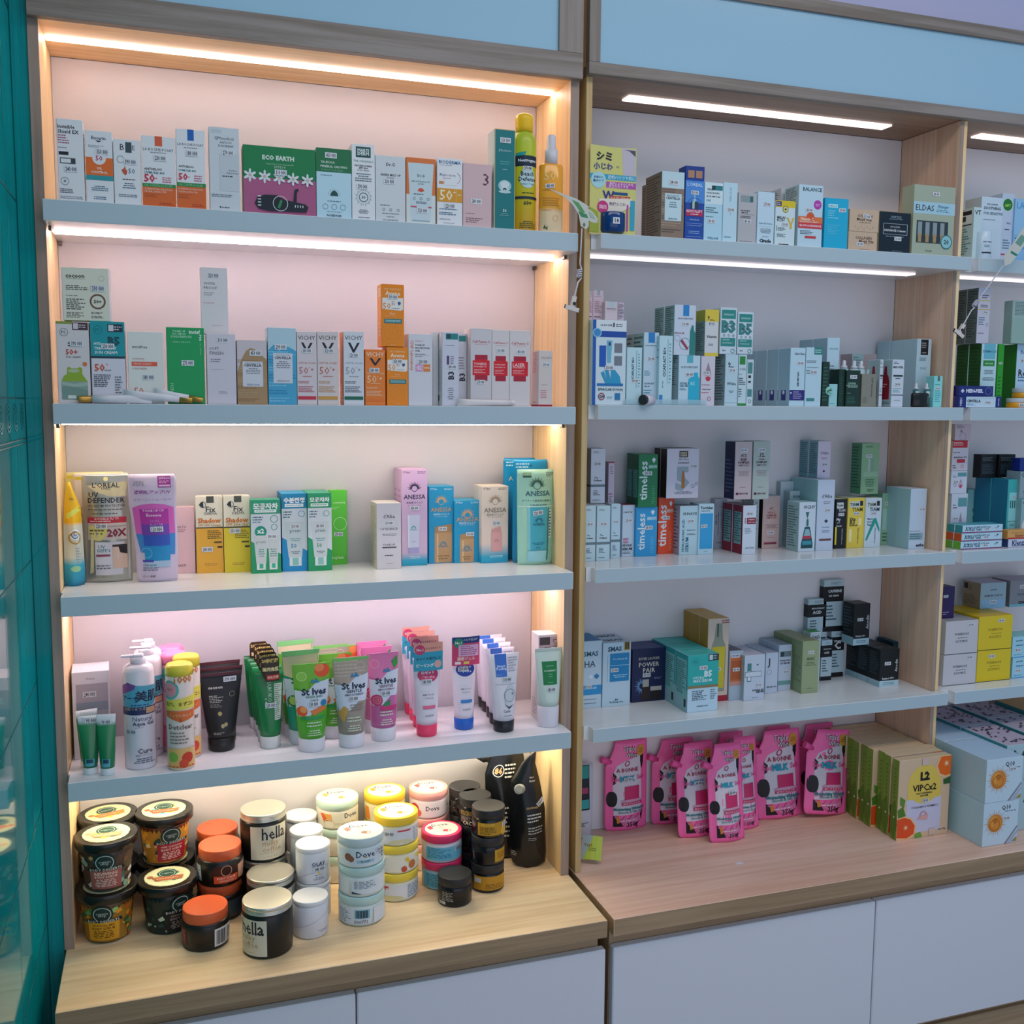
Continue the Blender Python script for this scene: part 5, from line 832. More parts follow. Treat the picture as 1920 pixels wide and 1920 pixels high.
dC = dj('yellow-lidded jar, lowest of the yellow stack', x, y, Z, mat('e8d048', .35), CREAM, [('r', .05, .2, .25, .35, 'c83c44'), ('r', .05, .05, .98, .95, 'd8dce4'), ('r', .1, .12, .3, .24, 'c83c44'), ('o', .35, .85, .2, 'd0ccA0', .05), ('l', .62, .1, .95, .9, 8, '5c8ca8')])
dD = dj('yellow-lidded jar with fruit print, middle of the yellow stack', x+.001, y, dC.top+.0003, mat('e8d048', .35), CREAM, [('r', 0, .05, 1, .95, 'e8e4d4'), ('r', .05, .1, .3, .9, 'd8dce4')]+[('r', .1+.014*i, .15, .106+.014*i, .6, K) for i in range(10)]+[('o', .7, .6, .07, 'c87840'), ('q', [(.55, .2), (.62, .1), (.66, .5)], 'e8c020'), ('q', [(.75, .1), (.98, .1), (.9, .4)], 'e8d040'), ('o', .55, .8, .05, 'c8503c')])
dj('yellow-lidded jar with a white side label, top of the yellow stack', x, y, dD.top+.0003, YEL, CREAM, [('r', .02, .05, .98, .95, 'd8dce4'), ('r', .45, .12, .68, .22, 'c83c44'), ('o', .5, .86, .2, 'd4cfa8', .05), ('t', .2, .3, .2, 'Dove', '5c6478'), ('l', .74, .1, .97, .9, 8, '6c8ca8')], 'e0903c', price=(.32, .32))
x, y, r = jput(828, 1672, 41)
dE = dj('pink-lidded jar with a light blue label, lower of two', x, y, Z, PNK, mat('b0c8d8', .3), [('r', .02, .03, .98, .97, '6cb8d0'), ('l', .1, .1, .7, .9, 8, '1c6c90')], 'c84c5c', r=.0475)
dj('pink-lidded jar with a light blue label, upper of two', x, y, dE.top+.0003, PNK, mat('d8d0d8', .3), [('r', .1, .1, .96, .92, '6cb8d0'), ('l', .14, .16, .6, .8, 7, '1c6c90'), ('r', .66, .15, .94, .45, 'd0dce8')]+[('r', .68+.014*i, .18, .686+.014*i, .42, '1c2c40') for i in range(15)], 'd84c60', r=.0475)
def column(u, vb, rpx, lid, body, art, c2, labs, r=.0495):
    x, y, _ = jput(u, vb, rpx); a = dj(labs[0], x, y, Z, lid, body, (), c2, r=r)
    for l_ in labs[1:-1]: a = jcopy(a, x, y, a.top+.0003, l_)
    dj(labs[-1], x, y, a.top+.0003, lid, body, art, c2, r=r)
column(634, 1660, 44, mat('c8e0d0', .35), mat('e4dccc', .3), [('r', .02, .03, .98, .97, 'e8e0cc'), ('t', .7, .25, .26, 'Dove', '26304a', {'b': .015}), ('q', [(.12, .1), (.2, .08), (.3, .5), (.2, .6)], 'd8602c'), ('q', [(.2, .1), (.34, .1), (.36, .55), (.28, .5)], 'e8a04c'), ('g', .3, .75, .1, .015, 'd8c8a0'), ('l', .4, .65, .9, .8, 2, 'b8a888')], 'e8a04c',
    ['pale mint-lidded jar, bottom of the rear left column', 'pale mint-lidded jar, middle of the rear left column', 'pale mint-lidded jar with orange flower print, top of the rear left column'])
column(721, 1645, 43, YEL, mat('e8d8a0', .3), [('r', .02, .03, .98, .97, 'e8dcc0'), ('q', [(.02, .1), (.12, .1), (.16, .9), (.02, .9)], 'e88c2c')], 'e8a02c', ['yellow-lidded jar, bottom of the rear middle column', 'yellow-lidded jar, middle of the rear middle column', 'yellow-lidded jar, top of the rear middle column'])
column(803, 1637, 40, LPK, mat('e8d8dc', .3), [('r', .02, .03, .98, .97, 'e4dce4'), ('t', .5, .4, .26, 'Dove', '26304a', {'b': .015}), ('o', .14, .45, .1, 'c83444'), ('o', .22, .7, .07, 'd85c54'), ('q', [(.86, .5), (.96, .3), (.98, .7)], '3c5c7c')], 'd85c54', ['light pink-lidded jar, bottom of the rear right column', 'light pink-lidded jar, middle of the rear right column', 'light pink-lidded jar, top of the rear right column'], r=.0475)
BL = mat('232428', .45); BB = mat('141216', .2)
def cjar(label, x, y, z, art, rot=0, price=None): return jar(label, x, y, z, .0385, .0655, .020, BB, BL, art=art, rl=.0385, rot=rot, name='body_polish_jar', price=price)
goldl = [('r', .15, .1, .97, .92, 'b88a1c'), ('t', .38, .22, .3, 'cocoon', 'd8b048', {'b': .03}), ('l', .2, .38, .6, .85, 5, '5c3c10'), ('o', .8, .7, .12, 'd8a83c')]
x, y, r = jput(914, 1677, 34.5)
k1 = cjar('black-lidded jar with a mustard label, bottom of the front black column', x, y, Z, [('r', .05, .02, .97, .92, 'b8861c'), ('l', .35, .5, .95, .85, 4, '5c3c10'), ('r', .08, .15, .25, .45, 'c8c8c8')])
k2 = cjar('black jar with a half-turned mustard label, middle of the front black column', x, y, k1.top+.0003, [('r', .55, .1, .98, .9, 'b88a1c'), ('l', .62, .3, .9, .7, 4, '5c3c10'), ('l', .02, .15, .08, .8, 6, '8c8c8c')])
cjar('black-lidded jar with a mustard label, top of the front black column', x+.001, y-.001, k2.top+.0003, goldl, price=(.82, .3))
for u, v, t, ar in ((890, 1652, 'second black column', [('l', .03, .1, .45, .4, 5, 'b08c3c'), ('l', .03, .5, .45, .9, 7, '9c9890'), ('t', .3, .9, .4, 'CACAO', 'c8c4bc', {'b': .02})]), (871, 1632, 'rear black column', [('l', .02, .1, .2, .9, 8, '5c5850')])):
    x, y, r = jput(u, v, 33.5); a = cjar(f'black jar, bottom of the {t}', x, y, Z, ()); a = cjar(f'black jar, middle of the {t}', x, y, a.top+.0003, ()); cjar(f'black jar, top of the {t}', x, y, a.top+.0003, ar)
x, y, r = jput(852.5, 1704.5, 36)
cjar('single black jar standing alone in front of the jar columns', x, y, Z, [('l', .12, .15, .4, .75, 6, 'a8a49c'), ('r', .02, .78, .2, .96, 'd0d0d0'), ('l', .03, .8, .19, .94, 2, K), ('l', .88, .1, .99, .9, 8, '8c8880')])
# black refill pouches with spouts
BP = mat('15171a', .22)
def spout(parent, loc, d, m, r=.0105, L_=.03, name='spout_cap'):
    e, S, W, H = loft(name, [(0, r*.6, r*.6), (L_*.3, r*.6, r*.6), (L_*.31, r, r), (L_*.96, r*1.02, r*1.02), (L_, r*.85, r*.85)], m, parent, seg=24)
    e.location = loc; e.rotation_mode = 'QUATERNION'; e.rotation_quaternion = Vector((0, 0, 1)).rotation_difference(Vector(d))
pw = [('t', .3, .18, .2, '86', 'd8a878', {'b': .04}), ('g', .3, .18, .14, .02, 'e0e0dc'), ('l', .45, .12, .75, .26, 4, 'd8d8d4')]
q = pouch('black refill pouch with a square white badge, behind its neighbour in the corner', 915, 992, 1416, BP, y=.13, z=Z, dp=.022, rows=((0, .1, .95), (.05, 0, 1), (.8, -.02, .96), (1, .15, .9)), lean=-.06, art=pw+[('l', .3, .5, .5, .8, 7, 'c8c8c4')])
spout(q.o, (-.048, -.004, q.h*.93), (-.8, -.2, .6), BL, .0125, .032)
q = pouch('front black refill pouch with a spout, in the right corner', 958, 1026, 1412, BP, vb=1626, z=Z, dp=.024, rz=-.25, margin=.02, rows=((0, .2, .85), (.03, .08, .98), (.12, 0, 1), (.5, -.02, .96), (.75, .02, .8), (.9, .3, .68), (1, .62, .7)), art=[
    ('t', .62, .47, .34, 'cocoon', 'b89c6c', {'r': 0, 'b': .03}), ('l', .48, .52, .9, .6, 3, 'd8d8d4'), ('l', .5, .63, .92, .7, 3, 'a8a8a4'), ('l', .5, .72, .85, .75, 2, 'a8a8a4'), ('l', .62, .2, .85, .26, 2, 'b8b8b0'), ('l', .02, .85, .2, .9, 3, 'c8c8c4')], price=(.9, .43), prot=35)
spout(q.o, (-.018, -.016, q.h*.70), (-.35, -.85, .25), mat('8a8c8c', .35), .0115, .026)
# ================================================================ middle and right bays
SL = lambda n=14, c='7c8c90', a=.08, b=.85: [('l', .1, a, .9, b, n, c)]
T = lambda x, y, w, s, c=K, b=.02, r=0: ('t', x, y, w, s, c, {'b': b, 'r': r})
Li = lambda x0, y0, x1, y1, n, c=G1, al='l': ('l', x0, y0, x1, y1, n, c, al)
Rc = lambda x0, y0, x1, y1, c: ('r', x0, y0, x1, y1, c)
# ---- top shelf
Z = 1.5087
def U1(lab, a, b, v, fc, **k): return carton(lab, a, b, v, fc, y=k.pop('y', -.02), z=k.pop('z', Z), **k)
P, w_, h, _ = locate(1108, 1194, 268, -.022, None, Z)
bm = bmesh.new(); n_ = 12
q = [[bm.verts.new((-w_/2+w_*i/n_ if e < 2 else 0, dy, 0 if e == 0 else h*(1-.012+.03*abs(i/n_-.55)**1.3) if e == 1 else 0)) for i in range(n_+1)] for dy in (0, .0012) for e in (0, 1)]
for j in (0, 2):
    for i in range(n_): f_ = (q[j][i], q[j][i+1], q[j+1][i+1], q[j+1][i]); bm.faces.new(f_ if j == 0 else f_[::-1])
for i in range(n_): bm.faces.new((q[1][i], q[1][i+1], q[3][i+1], q[3][i]))
for i in (0, n_): bm.faces.new((q[0][i], q[1][i], q[3][i], q[2][i]))
ms = [mat('d4d07c', .3)]
paint(bm, [('q', [(.68, .01), (.98, .02), (.98, .32), (.72, .32), (.7, .2)], 'c4bcc8'), ('q', [(.72, .03), (.98, .03), (.98, .1), (.84, .04)], '4c505c'), Rc(0, .32, 1, .38, '34a4c4'), Rc(.35, .4, 1, .47, 'b454a8'), T(.3, .12, .34, 'シミ', K, .05), T(.28, .235, .42, '小じわ', '4c4c88', .04), T(.6, .23, .07, '対策', '4c4c88'),
    T(.68, .35, .6, '透明ハリツヤ肌に', 'c8e8f0'), T(.68, .42, .52, '乾燥による小じわを', 'f0d8ec'), T(.62, .45, .42, '目立たなくする', 'f0d8ec'), ('o', .18, .39, .16, 'a8d8e0'), T(.18, .36, .2, '就寝中の', '2c4c88'), T(.18, .4, .24, '集中ケア', '2c4c88'), T(.4, .555, .26, 'W', '2c3484', .03), Rc(.5, .515, .82, .545, '1c4a84'), ('q', [(.44, .56), (.88, .56), (.84, .6), (.42, .61)], 'c8302c'), T(.64, .583, .4, 'エイジングケア', 'f4e8d0'),
    ('q', [(.2, .6), (.92, .58), (.88, .67), (.7, .73), (.2, .74)], 'e8e0d0'), T(.6, .65, .36, '乾燥小じわ', '5c3c7c'), ('o', .28, .69, .12, 'c8347c'), T(.28, .69, .16, '純白', 'f4d8e8'), Rc(.8, .65, .84, .95, 'b454a8'), Rc(.88, .6, .98, .94, '34a4c4'), ('q', [(0, .7), (.18, .75), (.2, .98), (0, .98)], '9cac3c')], w_, h, lambda s, t, o: Vector((-w_/2+w_*s, -o, t*h)), ms)
e = new('blister_card', bm, ms, None, (P.x+w_/2, P.y+.010, Z)); tag(e, 'yellow blister card with Japanese letters and a dark blue jar', 'blister pack')
loft('blister_jar', [(.004, .025, .020), (.008, .029, .024), (.045, .029, .024), (.048, .027, .022)], mat('0c3c78', .1), e, art=[Rc(.35, .3, .62, .62, 'd8dce4'), T(.5, .46, .16, '18', K)], span=120, y_off=-.0005)
U1('brown stone-print box whose side is turned, second from the pair', 1239, 1281, 320, 'c0dce4', d=.085, side='8c7a6c', n=1, left=SL(22, '4c4640', .05, .95), art=[Rc(0, .25, 1, 1, '8c7868')]+[Li(.02, .26+.1*i, .98, .33+.1*i, 2, ['5c5048', 'b09c88'][i % 2]) for i in range(7)]+[Rc(.14, .33, .88, .74, 'c4e0e8'), T(.5, .36, .56, 'MADAGASCAR', '6c7c80'), T(.5, .4, .62, 'CENTELLA', K, .03), Li(.25, .45, .75, .55, 3, '4c6c74', 'c'), T(.5, .71, .4, 'SKIN1004', '4c6c74')], price=(.52, .16))
carton('brown stone-print box turned edge-on left of its twin', 1226, 1238, 338, '8c7a6c', y=.045, z=Z, d=.07, side='8c7a6c', left=SL(22, '4c4640', .05, .95))
U1('deep blue box with a raised picture flap and a printed dropper bottle', 1283, 1318, 310, '1c4aa4', d=.035, art=[Rc(.02, .005, .98, .18, '1c3c8c'), Rc(.12, .06, .46, .16, 'b08468'), Rc(.54, .06, .88, .16, 'b08468'), Rc(0, .2, 1, .5, '4c8cd8'), T(.5, .25, .8, "L'OREAL", 'c8dcf0'), ('q', [(.42, .48), (.5, .36), (.58, .48)], '9cccd0'), Rc(.3, .48, .7, .58, '2c3c48'), Rc(.38, .48, .5, .58, 'a8c8cc'), ('g', .5, .55, .42, .03, '2c5cb8'), Rc(.05, .59, .95, .68, 'b82c58'), T(.5, .615, .84, 'REVITALIFT', 'f0d4dc'), Li(.2, .645, .8, .67, 1, 'f0d4dc', 'c'), T(.5, .73, .5, 'HYALURON', 'b4ccf0'), Rc(.05, .78, .95, .785, '8cb0e8'), T(.5, .81, .8, 'CONCENTRATED SERUM', '8cb0e8'), Li(.2, .88, .8, .93, 2, '8cb0e8', 'c'), Rc(.1, .96, .9, .965, '8cb0e8')], price=(.5, .36), psz=.019)
U1('pale blue box lettered HYALURONIC with 100', 1319, 1353, 341, 'b4dcec', d=.04, art=[Rc(0, 0, 1, .37, 'd4e8ee'), Rc(.38, .05, .98, .13, '2c8088'), Rc(.4, .055, .58, .125, '1c3c44'), T(.3, .12, .3, 'REAL', K), T(.46, .18, .72, 'HYALURONIC', K), T(.48, .24, .74, 'BLUE AMPOULE', K), T(.22, .31, .24, '100', '2c8cac'), Li(.08, .42, .75, .53, 3, '3c5c6c'), Li(.08, .58, .75, .6, 1, '3c5c6c'), T(.5, .955, .6, 'WELLAGE', '5c7c8c')], price=(.4, .665), psz=.02)
U1('plain pale box with a sideways line of text', 1354, 1380.5, 341.5, 'bfdfec', d=.04, art=[T(.5, .2, .24, 'WELLAGE', '6ca0b4', 0, 90), T(.52, .5, .1, 'AMPOULE', '6ca0b4', 0, 90), Li(.1, .9, .9, .95, 1, '6ca0b4')], price=(.55, .455), psz=.02)
U1('greyish ampoule box with a grey rectangle near its top', 1382.5, 1417, 360, 'b8b8bc', d=.04, art=[Rc(.12, .06, .8, .19, '8c9ca0'), Rc(.62, .07, .78, .18, '2c6c74'), T(.38, .36, .5, 'NIACINAMIDE', K), T(.34, .4, .36, 'AMPOULE', K), Rc(.12, .43, .9, .434, '7c8488'), Li(.12, .46, .8, .52, 2, '3c4448'), Li(.12, .96, .8, .98, 1, '6c7478')], price=(.5, .57), psz=.02)
U1('pale blue box with bold black lettering at its foot', 1418.5, 1450, 358, 'c4dfee', d=.04, art=[Rc(.05, 0, .95, .004, K), T(.5, .61, .8, 'Hydra B5 Source', '3c7c94'), Rc(.1, .66, .9, .663, '7c9cac'), Li(.12, .7, .9, .8, 4, '3c5464', 'c'), Li(.3, .85, .7, .87, 1, '3c5464', 'c'), T(.5, .935, .7, 'Ciracle', K, .05)], price=(.55, .24), psz=.02)
U1('white box with a yellow top and yellow Y shape', 1452, 1489, 375, 'd0e4ea', d=.035, top='c8b830', art=[Rc(0, 0, 1, .15, 'dcc428'), Rc(.02, .02, .3, .13, '544c6c'), Li(.05, .04, .28, .12, 2, 'd8d0dc'), ('o', .5, .19, .15, '8c8c3c'), ('o', .5, .19, .11, 'e8e090'), T(.5, .19, .12, '+', K, .06), T(.3, .38, .42, 'MELAS', '2c3c48'), T(.28, .44, .38, 'PLUS+', '2c3c48'), ('q', [(.56, .37), (.66, .37), (.78, .5), (.88, .37), (.96, .37), (.84, .52), (.84, .62), (.74, .62), (.74, .52)], 'd8b838'), Rc(.08, .56, .1, .68, K), Li(.15, .6, .6, .68, 3, K), Li(.1, .74, .66, .82, 3, '4c6474'), Rc(.2, .97, .7, .99, K)], price=(.5, .53), psz=.018)
bs = U1('white box with a magenta badge and orange band', 1494.5, 1540, 345, 'c0dcea', d=.06, side='b8ccd4', left=SL(10, '3c4448', .03, .3), art=[T(.55, .07, .78, 'BALANCE', '2c4c5c', .02), ('o', .78, .31, .16, 'b83cac'), Li(.68, .29, .88, .34, 2, 'e8c8e8', 'c'), Rc(0, .51, 1, .61, 'e07840'), ('o', .5, .52, .17, 'd8582c'), T(.36, .55, .56, 'Vitamin C', 'f4dcd0', .03), T(.45, .595, .75, 'BRIGHTENING SERUM', 'f4dcd0'), Rc(0, .61, 1, .7, 'd03848'), T(.5, .655, .9, 'GLOW & RADIANCE', 'f4dce0', .03), Li(.1, .73, .8, .8, 3, '3c5464'), Rc(.3, .82, .75, .86, 'c84048')], price=(.45, .405), psz=.02)
carton('white box peeking out left of the magenta-badged box, further back', 1461, 1480, 352, 'c4c8cc', y=.05, z=Z, d=.05, left=SL(10, '4c4c50', .05, .4))
U1('bright cyan box with one pale stripe of text', 1544, 1588, 370, '1cb0d8', d=.035, top='8cdcec', art=[Rc(.14, .12, .54, .19, 'c0ecf4'), T(.34, .155, .34, 'sidmool', '4c9cb0'), Li(.14, .24, .6, .42, 4, '8cd8ec'), Li(.14, .52, .7, .72, 6, '5cc8e4')], price=(.74, .23), prot=4, psz=.02)
c1 = U1('lower beige box with COLLAGEN lettering', 1590, 1644, 433, 'ccb298', d=.05, art=[T(.52, .32, .56, 'COLLAGEN', '4c3424', .02), T(.62, .5, .5, 'Moist Vita', '4c3424'), Li(.5, .6, .8, .65, 1, '6c5040', 'c'), Li(.4, .9, .95, .96, 1, '8c6c54')], price=(.4, .66), psz=.02)
U1('upper beige box with COLLAGEN lettering and tilted price tag', 1592, 1647, 391, 'ccb298', z=c1.top+.0004, d=.05, art=[T(.52, .28, .5, 'COLLAGEN', '4c3424', .02), T(.5, .44, .5, 'Moist Vita', '4c3424'), Li(.3, .56, .75, .62, 1, '6c5040', 'c')]+[('o', .2+.1*i, .78+.08*(i % 2), .012, '8c7054') for i in range(7)], price=(.58, .3), prot=-12, psz=.022)
U1('black box with a gold top and framed lettering', 1647, 1705, 395, '0c1c2c', d=.06, side='b8a884', top='c0b088', art=[Rc(0, -.0, 1, .015, '8c7c5c'), Li(.3, .1, .75, .2, 3, '8ca0ac', 'c'), Rc(.12, .29, .9, .56, 'a8b4bc'), Rc(.135, .30, .885, .55, '0c1c2c'), T(.5, .37, .32, 'AN-CLASSIC', 'b4c0c8'), T(.5, .46, .68, 'RADIANCE C Serum', 'd0d8dc', .03), Li(.2, .59, .8, .63, 1, '8ca0ac', 'c'), Li(.4, .95, .8, .97, 1, '8ca0ac', 'c')], price=(.6, .66), psz=.021)
U1('large grey-green box with a window of vials', 1709, 1786, 345, 'a8b4a0', d=.045, top='b4bca4', side='b0b498', art=[Rc(0, .24, 1, .41, 'a8d0e0'), T(.27, .325, .44, 'ELDAS', '20323c', .01), T(.72, .3, .26, 'Eltanger', '2c6c98'), Li(.55, .335, .95, .38, 2, '3c7c98'), Rc(.09, .51, .85, .83, '2c3c44')]+[Rc(.12+i*.18, .53, .22+i*.18, .73, '8c9ca0') for i in range(4)]+[Rc(.13+i*.18, .7, .21+i*.18, .82, 'a88c64') for i in range(4)]+[('o', .82, .8, .14, '2c6c78'), ('o', .82, .8, .12, '8cc8d0'), T(.82, .8, .12, '20', '20424c', .03), T(.4, .94, .16, 'Coreana', '5c6454')], price=(.52, .12), psz=.021)
carton('white box with teal text lines, just right of the partition on the top shelf', 1822, 1836, 388, 'c4dce0', y=.0, z=Z, d=.07, left=[Rc(.3, .04, .9, .3, 'e4e8ea'), Rc(.32, .05, .88, .13, K), Rc(.4, .15, .6, .25, '2c3c40'), Rc(.3, .31, .9, .33, K)]+SL(11, '3c8c94', .38, .9), art=[T(.5, .1, .8, 'VT', K)])
P = at_y(1864, 475, .0)
wb = carton('white carton lettered SOOTHING behind the white bottle', 1835, 1875, 368, 'cadcea', y=.03, z=Z, d=.06, side='c4d0d8', art=[T(.5, .11, .5, 'REAL BARRIER', '2c3c48'), T(.5, .17, .78, 'SOOTHING', '2c4850', .03), T(.55, .25, .88, 'FOR SENSITIVE', '4c6c74'), Li(.1, .34, .7, .36, 1, '3c5464'), T(.2, .54, .22, 'SET', K), Rc(.1, .62, .4, .65, 'a82c60')])
def bottle(lab, u, r, z, y, h, hb, col, art, cap=None, name='lotion_bottle', sq=1):
    x = x_for(u, y, z); e = tag(empty(name, (x, y+r, z)), lab, 'bottle')
    o, S, W, H = loft('bottle_body', [(0, r*.93, r*.93*sq), (.002, r, r*sq), (hb*.94, r, r*sq), (hb, r*.8, r*.8*sq)], col, e, art=art)
    if cap: loft('bottle_cap', [(hb, r*.55, r*.55), (h-.002, r*.5, r*.5), (h, r*.42, r*.42)], cap, e, seg=24)
    return e
bottle('white bottle with a dark curved stripe on the top shelf of the right bay', 1852, .021, Z, -.02, .073, .072, mat('c8dcec', .25), [T(.5, .4, .5, 'REAL BARRIER', K), Li(.3, .5, .6, .6, 2, '5c7484'), Rc(.2, .76, .8, .81, K)])
carton('white carton with a round green GIFT seal', 1873, 1896, 362, 'c0d0e4', y=.035, z=Z, d=.06, art=[('o', .45, .16, .42, 'd4e4dc', .42), ('o', .45, .16, .38, '1c7a34', .38), T(.45, .17, .5, 'GIFT', 'a8d84c', .04), T(.6, .42, .3, 'No2', '5c4c6c'), Li(.3, .5, .85, .53, 1, K), Li(.2, .65, .8, .8, 4, '4c7c8c'), Rc(.1, .86, .9, .88, 'b83c5c')])
carton('light blue carton at the top right picture edge', 1897, 1960, 372, '84b8e0', y=.03, z=Z, d=.06, art=[Rc(0, .6, 1, .602, '1c3c6c'), Rc(0, 0, .3, .55, '94c4e8'), T(.45, .1, .8, 'LANEIGE', '4c9cd0'), Li(.3, .28, .8, .38, 3, '2c5c88'), Rc(.05, .6, .6, .615, '1c2c4c'), T(.45, .72, .75, 'LANEIGE', '4c9cd0')])
# ---- second shelf
Z = 1.1253
blue_hand = [Rc(0, 0, .1, 1, '1c5cb0'), Rc(.1, 0, 1, .13, 'dce6ec'), Rc(.1, .13, 1, .2, '1c4ca4'), ('o', .13, .15, .13, '8cc4e4'), ('o', .13, .15, .1, '3c8cc8'), T(.4, .06, .34, 'LA ROCHE', '1c2c48', .02), Rc(.6, .03, .64, .08, K), Li(.68, .04, .98, .08, 2, K), Rc(.2, .3, .4, .55, '1c5cb8'), ('q', [(.42, .24), (.58, .24), (.54, .5), (.44, .5)], '6cb4d0'), Rc(.47, .26, .53, .3, '1c3c6c'), Rc(.65, .27, .88, .38, '78808c'), Rc(.65, .42, .88, .53, '78808c'),
    ('q', [(.25, .62), (.34, .6), (.44, .72), (.36, .56), (.46, .56), (.55, .7), (.56, .56), (.66, .58), (.82, .66), (.86, .75), (.4, .75)], '2c9cc8'), Rc(.14, .745, .92, .775, '1c74b8'), T(.55, .82, .74, 'EFFACLAR DUO(+)', '1c2c40', .02), ('g', .28, .9, .1, .025, 'a83c58'), T(.28, .9, .16, '12H', K, .03), Rc(.68, .86, .84, .94, '2c7cb0'), Li(.45, .9, .66, .93, 2, '2c8cac')]
b1 = carton('big white and blue box with a printed blue hand and tubes', 1109.5, 1172, 599, 'cfe2ea', y=-.02, z=Z, d=.04, art=blue_hand, price=(.5, .56), psz=.022)
for a, b, v, t in ((1104, 1111, 545, 'pinkish slim carton on top of the blue hand box, half hidden by the frame'), (1111.5, 1131, 544, 'pinkish slim carton on top of the blue hand box, the taller one')): carton(t, a, b, v, 'd0b8c4', y=.008, z=b1.top+.0004, d=.03, art=[Rc(.4, .0, .65, .16, '8ca8ac'), Li(.1, .2, .9, .22, 1, '5c5060'), Li(.15, .35, .85, .75, 7, 'a0707c'), Li(.1, .85, .8, .92, 1, K)])
carton('low pinkish box with a pale tab on top of the blue hand box', 1134, 1158, 565, 'd4c4cc', y=-.008, z=b1.top+.0004, d=.025, art=[Rc(.35, 0, .7, .3, 'b0ccd4'), Li(.1, .35, .9, .42, 1, '5c5060', 'c'), Rc(.1, .45, .9, .46, '8c808c')]); carton('low pinkish box end beside it on top of the blue hand box', 1159, 1170, 567, 'c8b8c8', y=-.008, z=b1.top+.0004, d=.025, art=[Li(.1, .1, .9, .9, 10, '4c4c5c')])
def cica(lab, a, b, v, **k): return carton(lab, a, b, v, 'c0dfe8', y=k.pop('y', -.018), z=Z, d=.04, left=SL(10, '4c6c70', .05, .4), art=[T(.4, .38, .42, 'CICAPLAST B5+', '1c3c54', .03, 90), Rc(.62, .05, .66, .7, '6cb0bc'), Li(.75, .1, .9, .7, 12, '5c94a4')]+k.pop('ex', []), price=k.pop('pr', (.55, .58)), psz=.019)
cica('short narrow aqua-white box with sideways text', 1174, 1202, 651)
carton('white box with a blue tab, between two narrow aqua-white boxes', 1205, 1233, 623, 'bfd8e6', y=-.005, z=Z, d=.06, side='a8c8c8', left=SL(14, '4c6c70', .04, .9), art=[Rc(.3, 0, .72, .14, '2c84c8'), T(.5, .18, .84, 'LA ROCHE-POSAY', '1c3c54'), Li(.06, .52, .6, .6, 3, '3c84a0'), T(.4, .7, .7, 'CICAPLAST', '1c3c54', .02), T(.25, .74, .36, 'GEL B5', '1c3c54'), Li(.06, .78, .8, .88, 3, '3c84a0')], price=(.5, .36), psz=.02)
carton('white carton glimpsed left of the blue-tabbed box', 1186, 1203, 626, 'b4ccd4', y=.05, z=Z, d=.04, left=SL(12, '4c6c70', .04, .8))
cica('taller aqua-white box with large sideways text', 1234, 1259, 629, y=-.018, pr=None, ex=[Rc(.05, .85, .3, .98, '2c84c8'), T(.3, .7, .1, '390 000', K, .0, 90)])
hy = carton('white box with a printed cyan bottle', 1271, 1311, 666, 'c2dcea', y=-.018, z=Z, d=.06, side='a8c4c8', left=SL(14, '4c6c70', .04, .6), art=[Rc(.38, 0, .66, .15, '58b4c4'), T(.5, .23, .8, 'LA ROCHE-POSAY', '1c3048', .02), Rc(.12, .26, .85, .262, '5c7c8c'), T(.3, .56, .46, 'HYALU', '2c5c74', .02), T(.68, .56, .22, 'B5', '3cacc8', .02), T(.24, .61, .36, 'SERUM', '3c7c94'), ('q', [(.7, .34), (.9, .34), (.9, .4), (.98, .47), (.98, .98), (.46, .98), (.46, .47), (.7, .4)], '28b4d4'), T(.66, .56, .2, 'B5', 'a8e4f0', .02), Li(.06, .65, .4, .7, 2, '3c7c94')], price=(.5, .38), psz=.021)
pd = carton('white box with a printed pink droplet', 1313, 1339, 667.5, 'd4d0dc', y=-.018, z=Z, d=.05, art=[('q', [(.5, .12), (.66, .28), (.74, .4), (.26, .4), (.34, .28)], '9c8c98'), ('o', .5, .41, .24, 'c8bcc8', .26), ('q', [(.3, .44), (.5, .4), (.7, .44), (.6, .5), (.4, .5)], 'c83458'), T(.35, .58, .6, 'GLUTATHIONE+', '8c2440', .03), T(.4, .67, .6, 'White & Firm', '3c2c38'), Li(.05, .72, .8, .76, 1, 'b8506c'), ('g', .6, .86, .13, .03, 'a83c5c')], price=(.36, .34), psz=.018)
ef = carton('white box with a blue tab and a struck-out circle, stacked high', 1263, 1303, 571, 'cbd8e8', y=-.014, z=max(hy.top, pd.top)+.0004, d=.05, side='90b4b4', n=2, left=SL(22, '3c5c60', .04, .9), lab2='white blue-tabbed box behind the stacked one, {} in its row', art=[Rc(.4, 0, .68, .22, '2c88cc'), T(.52, .27, .72, 'LA ROCHE-POSAY', '1c3048', .02), T(.25, .56, .46, 'EFFACLAR', '8c3448', .02), ('g', .16, .66, .13, .015, '8ca8b8'), ('g', .5, .77, .25, .02, '5c98a4'), ('q', [(.3, .72), (.38, .68), (.68, .86), (.62, .9)], '9c3c54'), ('q', [(.82, .4), (.9, .4), (.92, .5), (.99, .55), (.99, .99), (.72, .99), (.74, .52)], '2c8480')], price=(.52, .38), psz=.02)
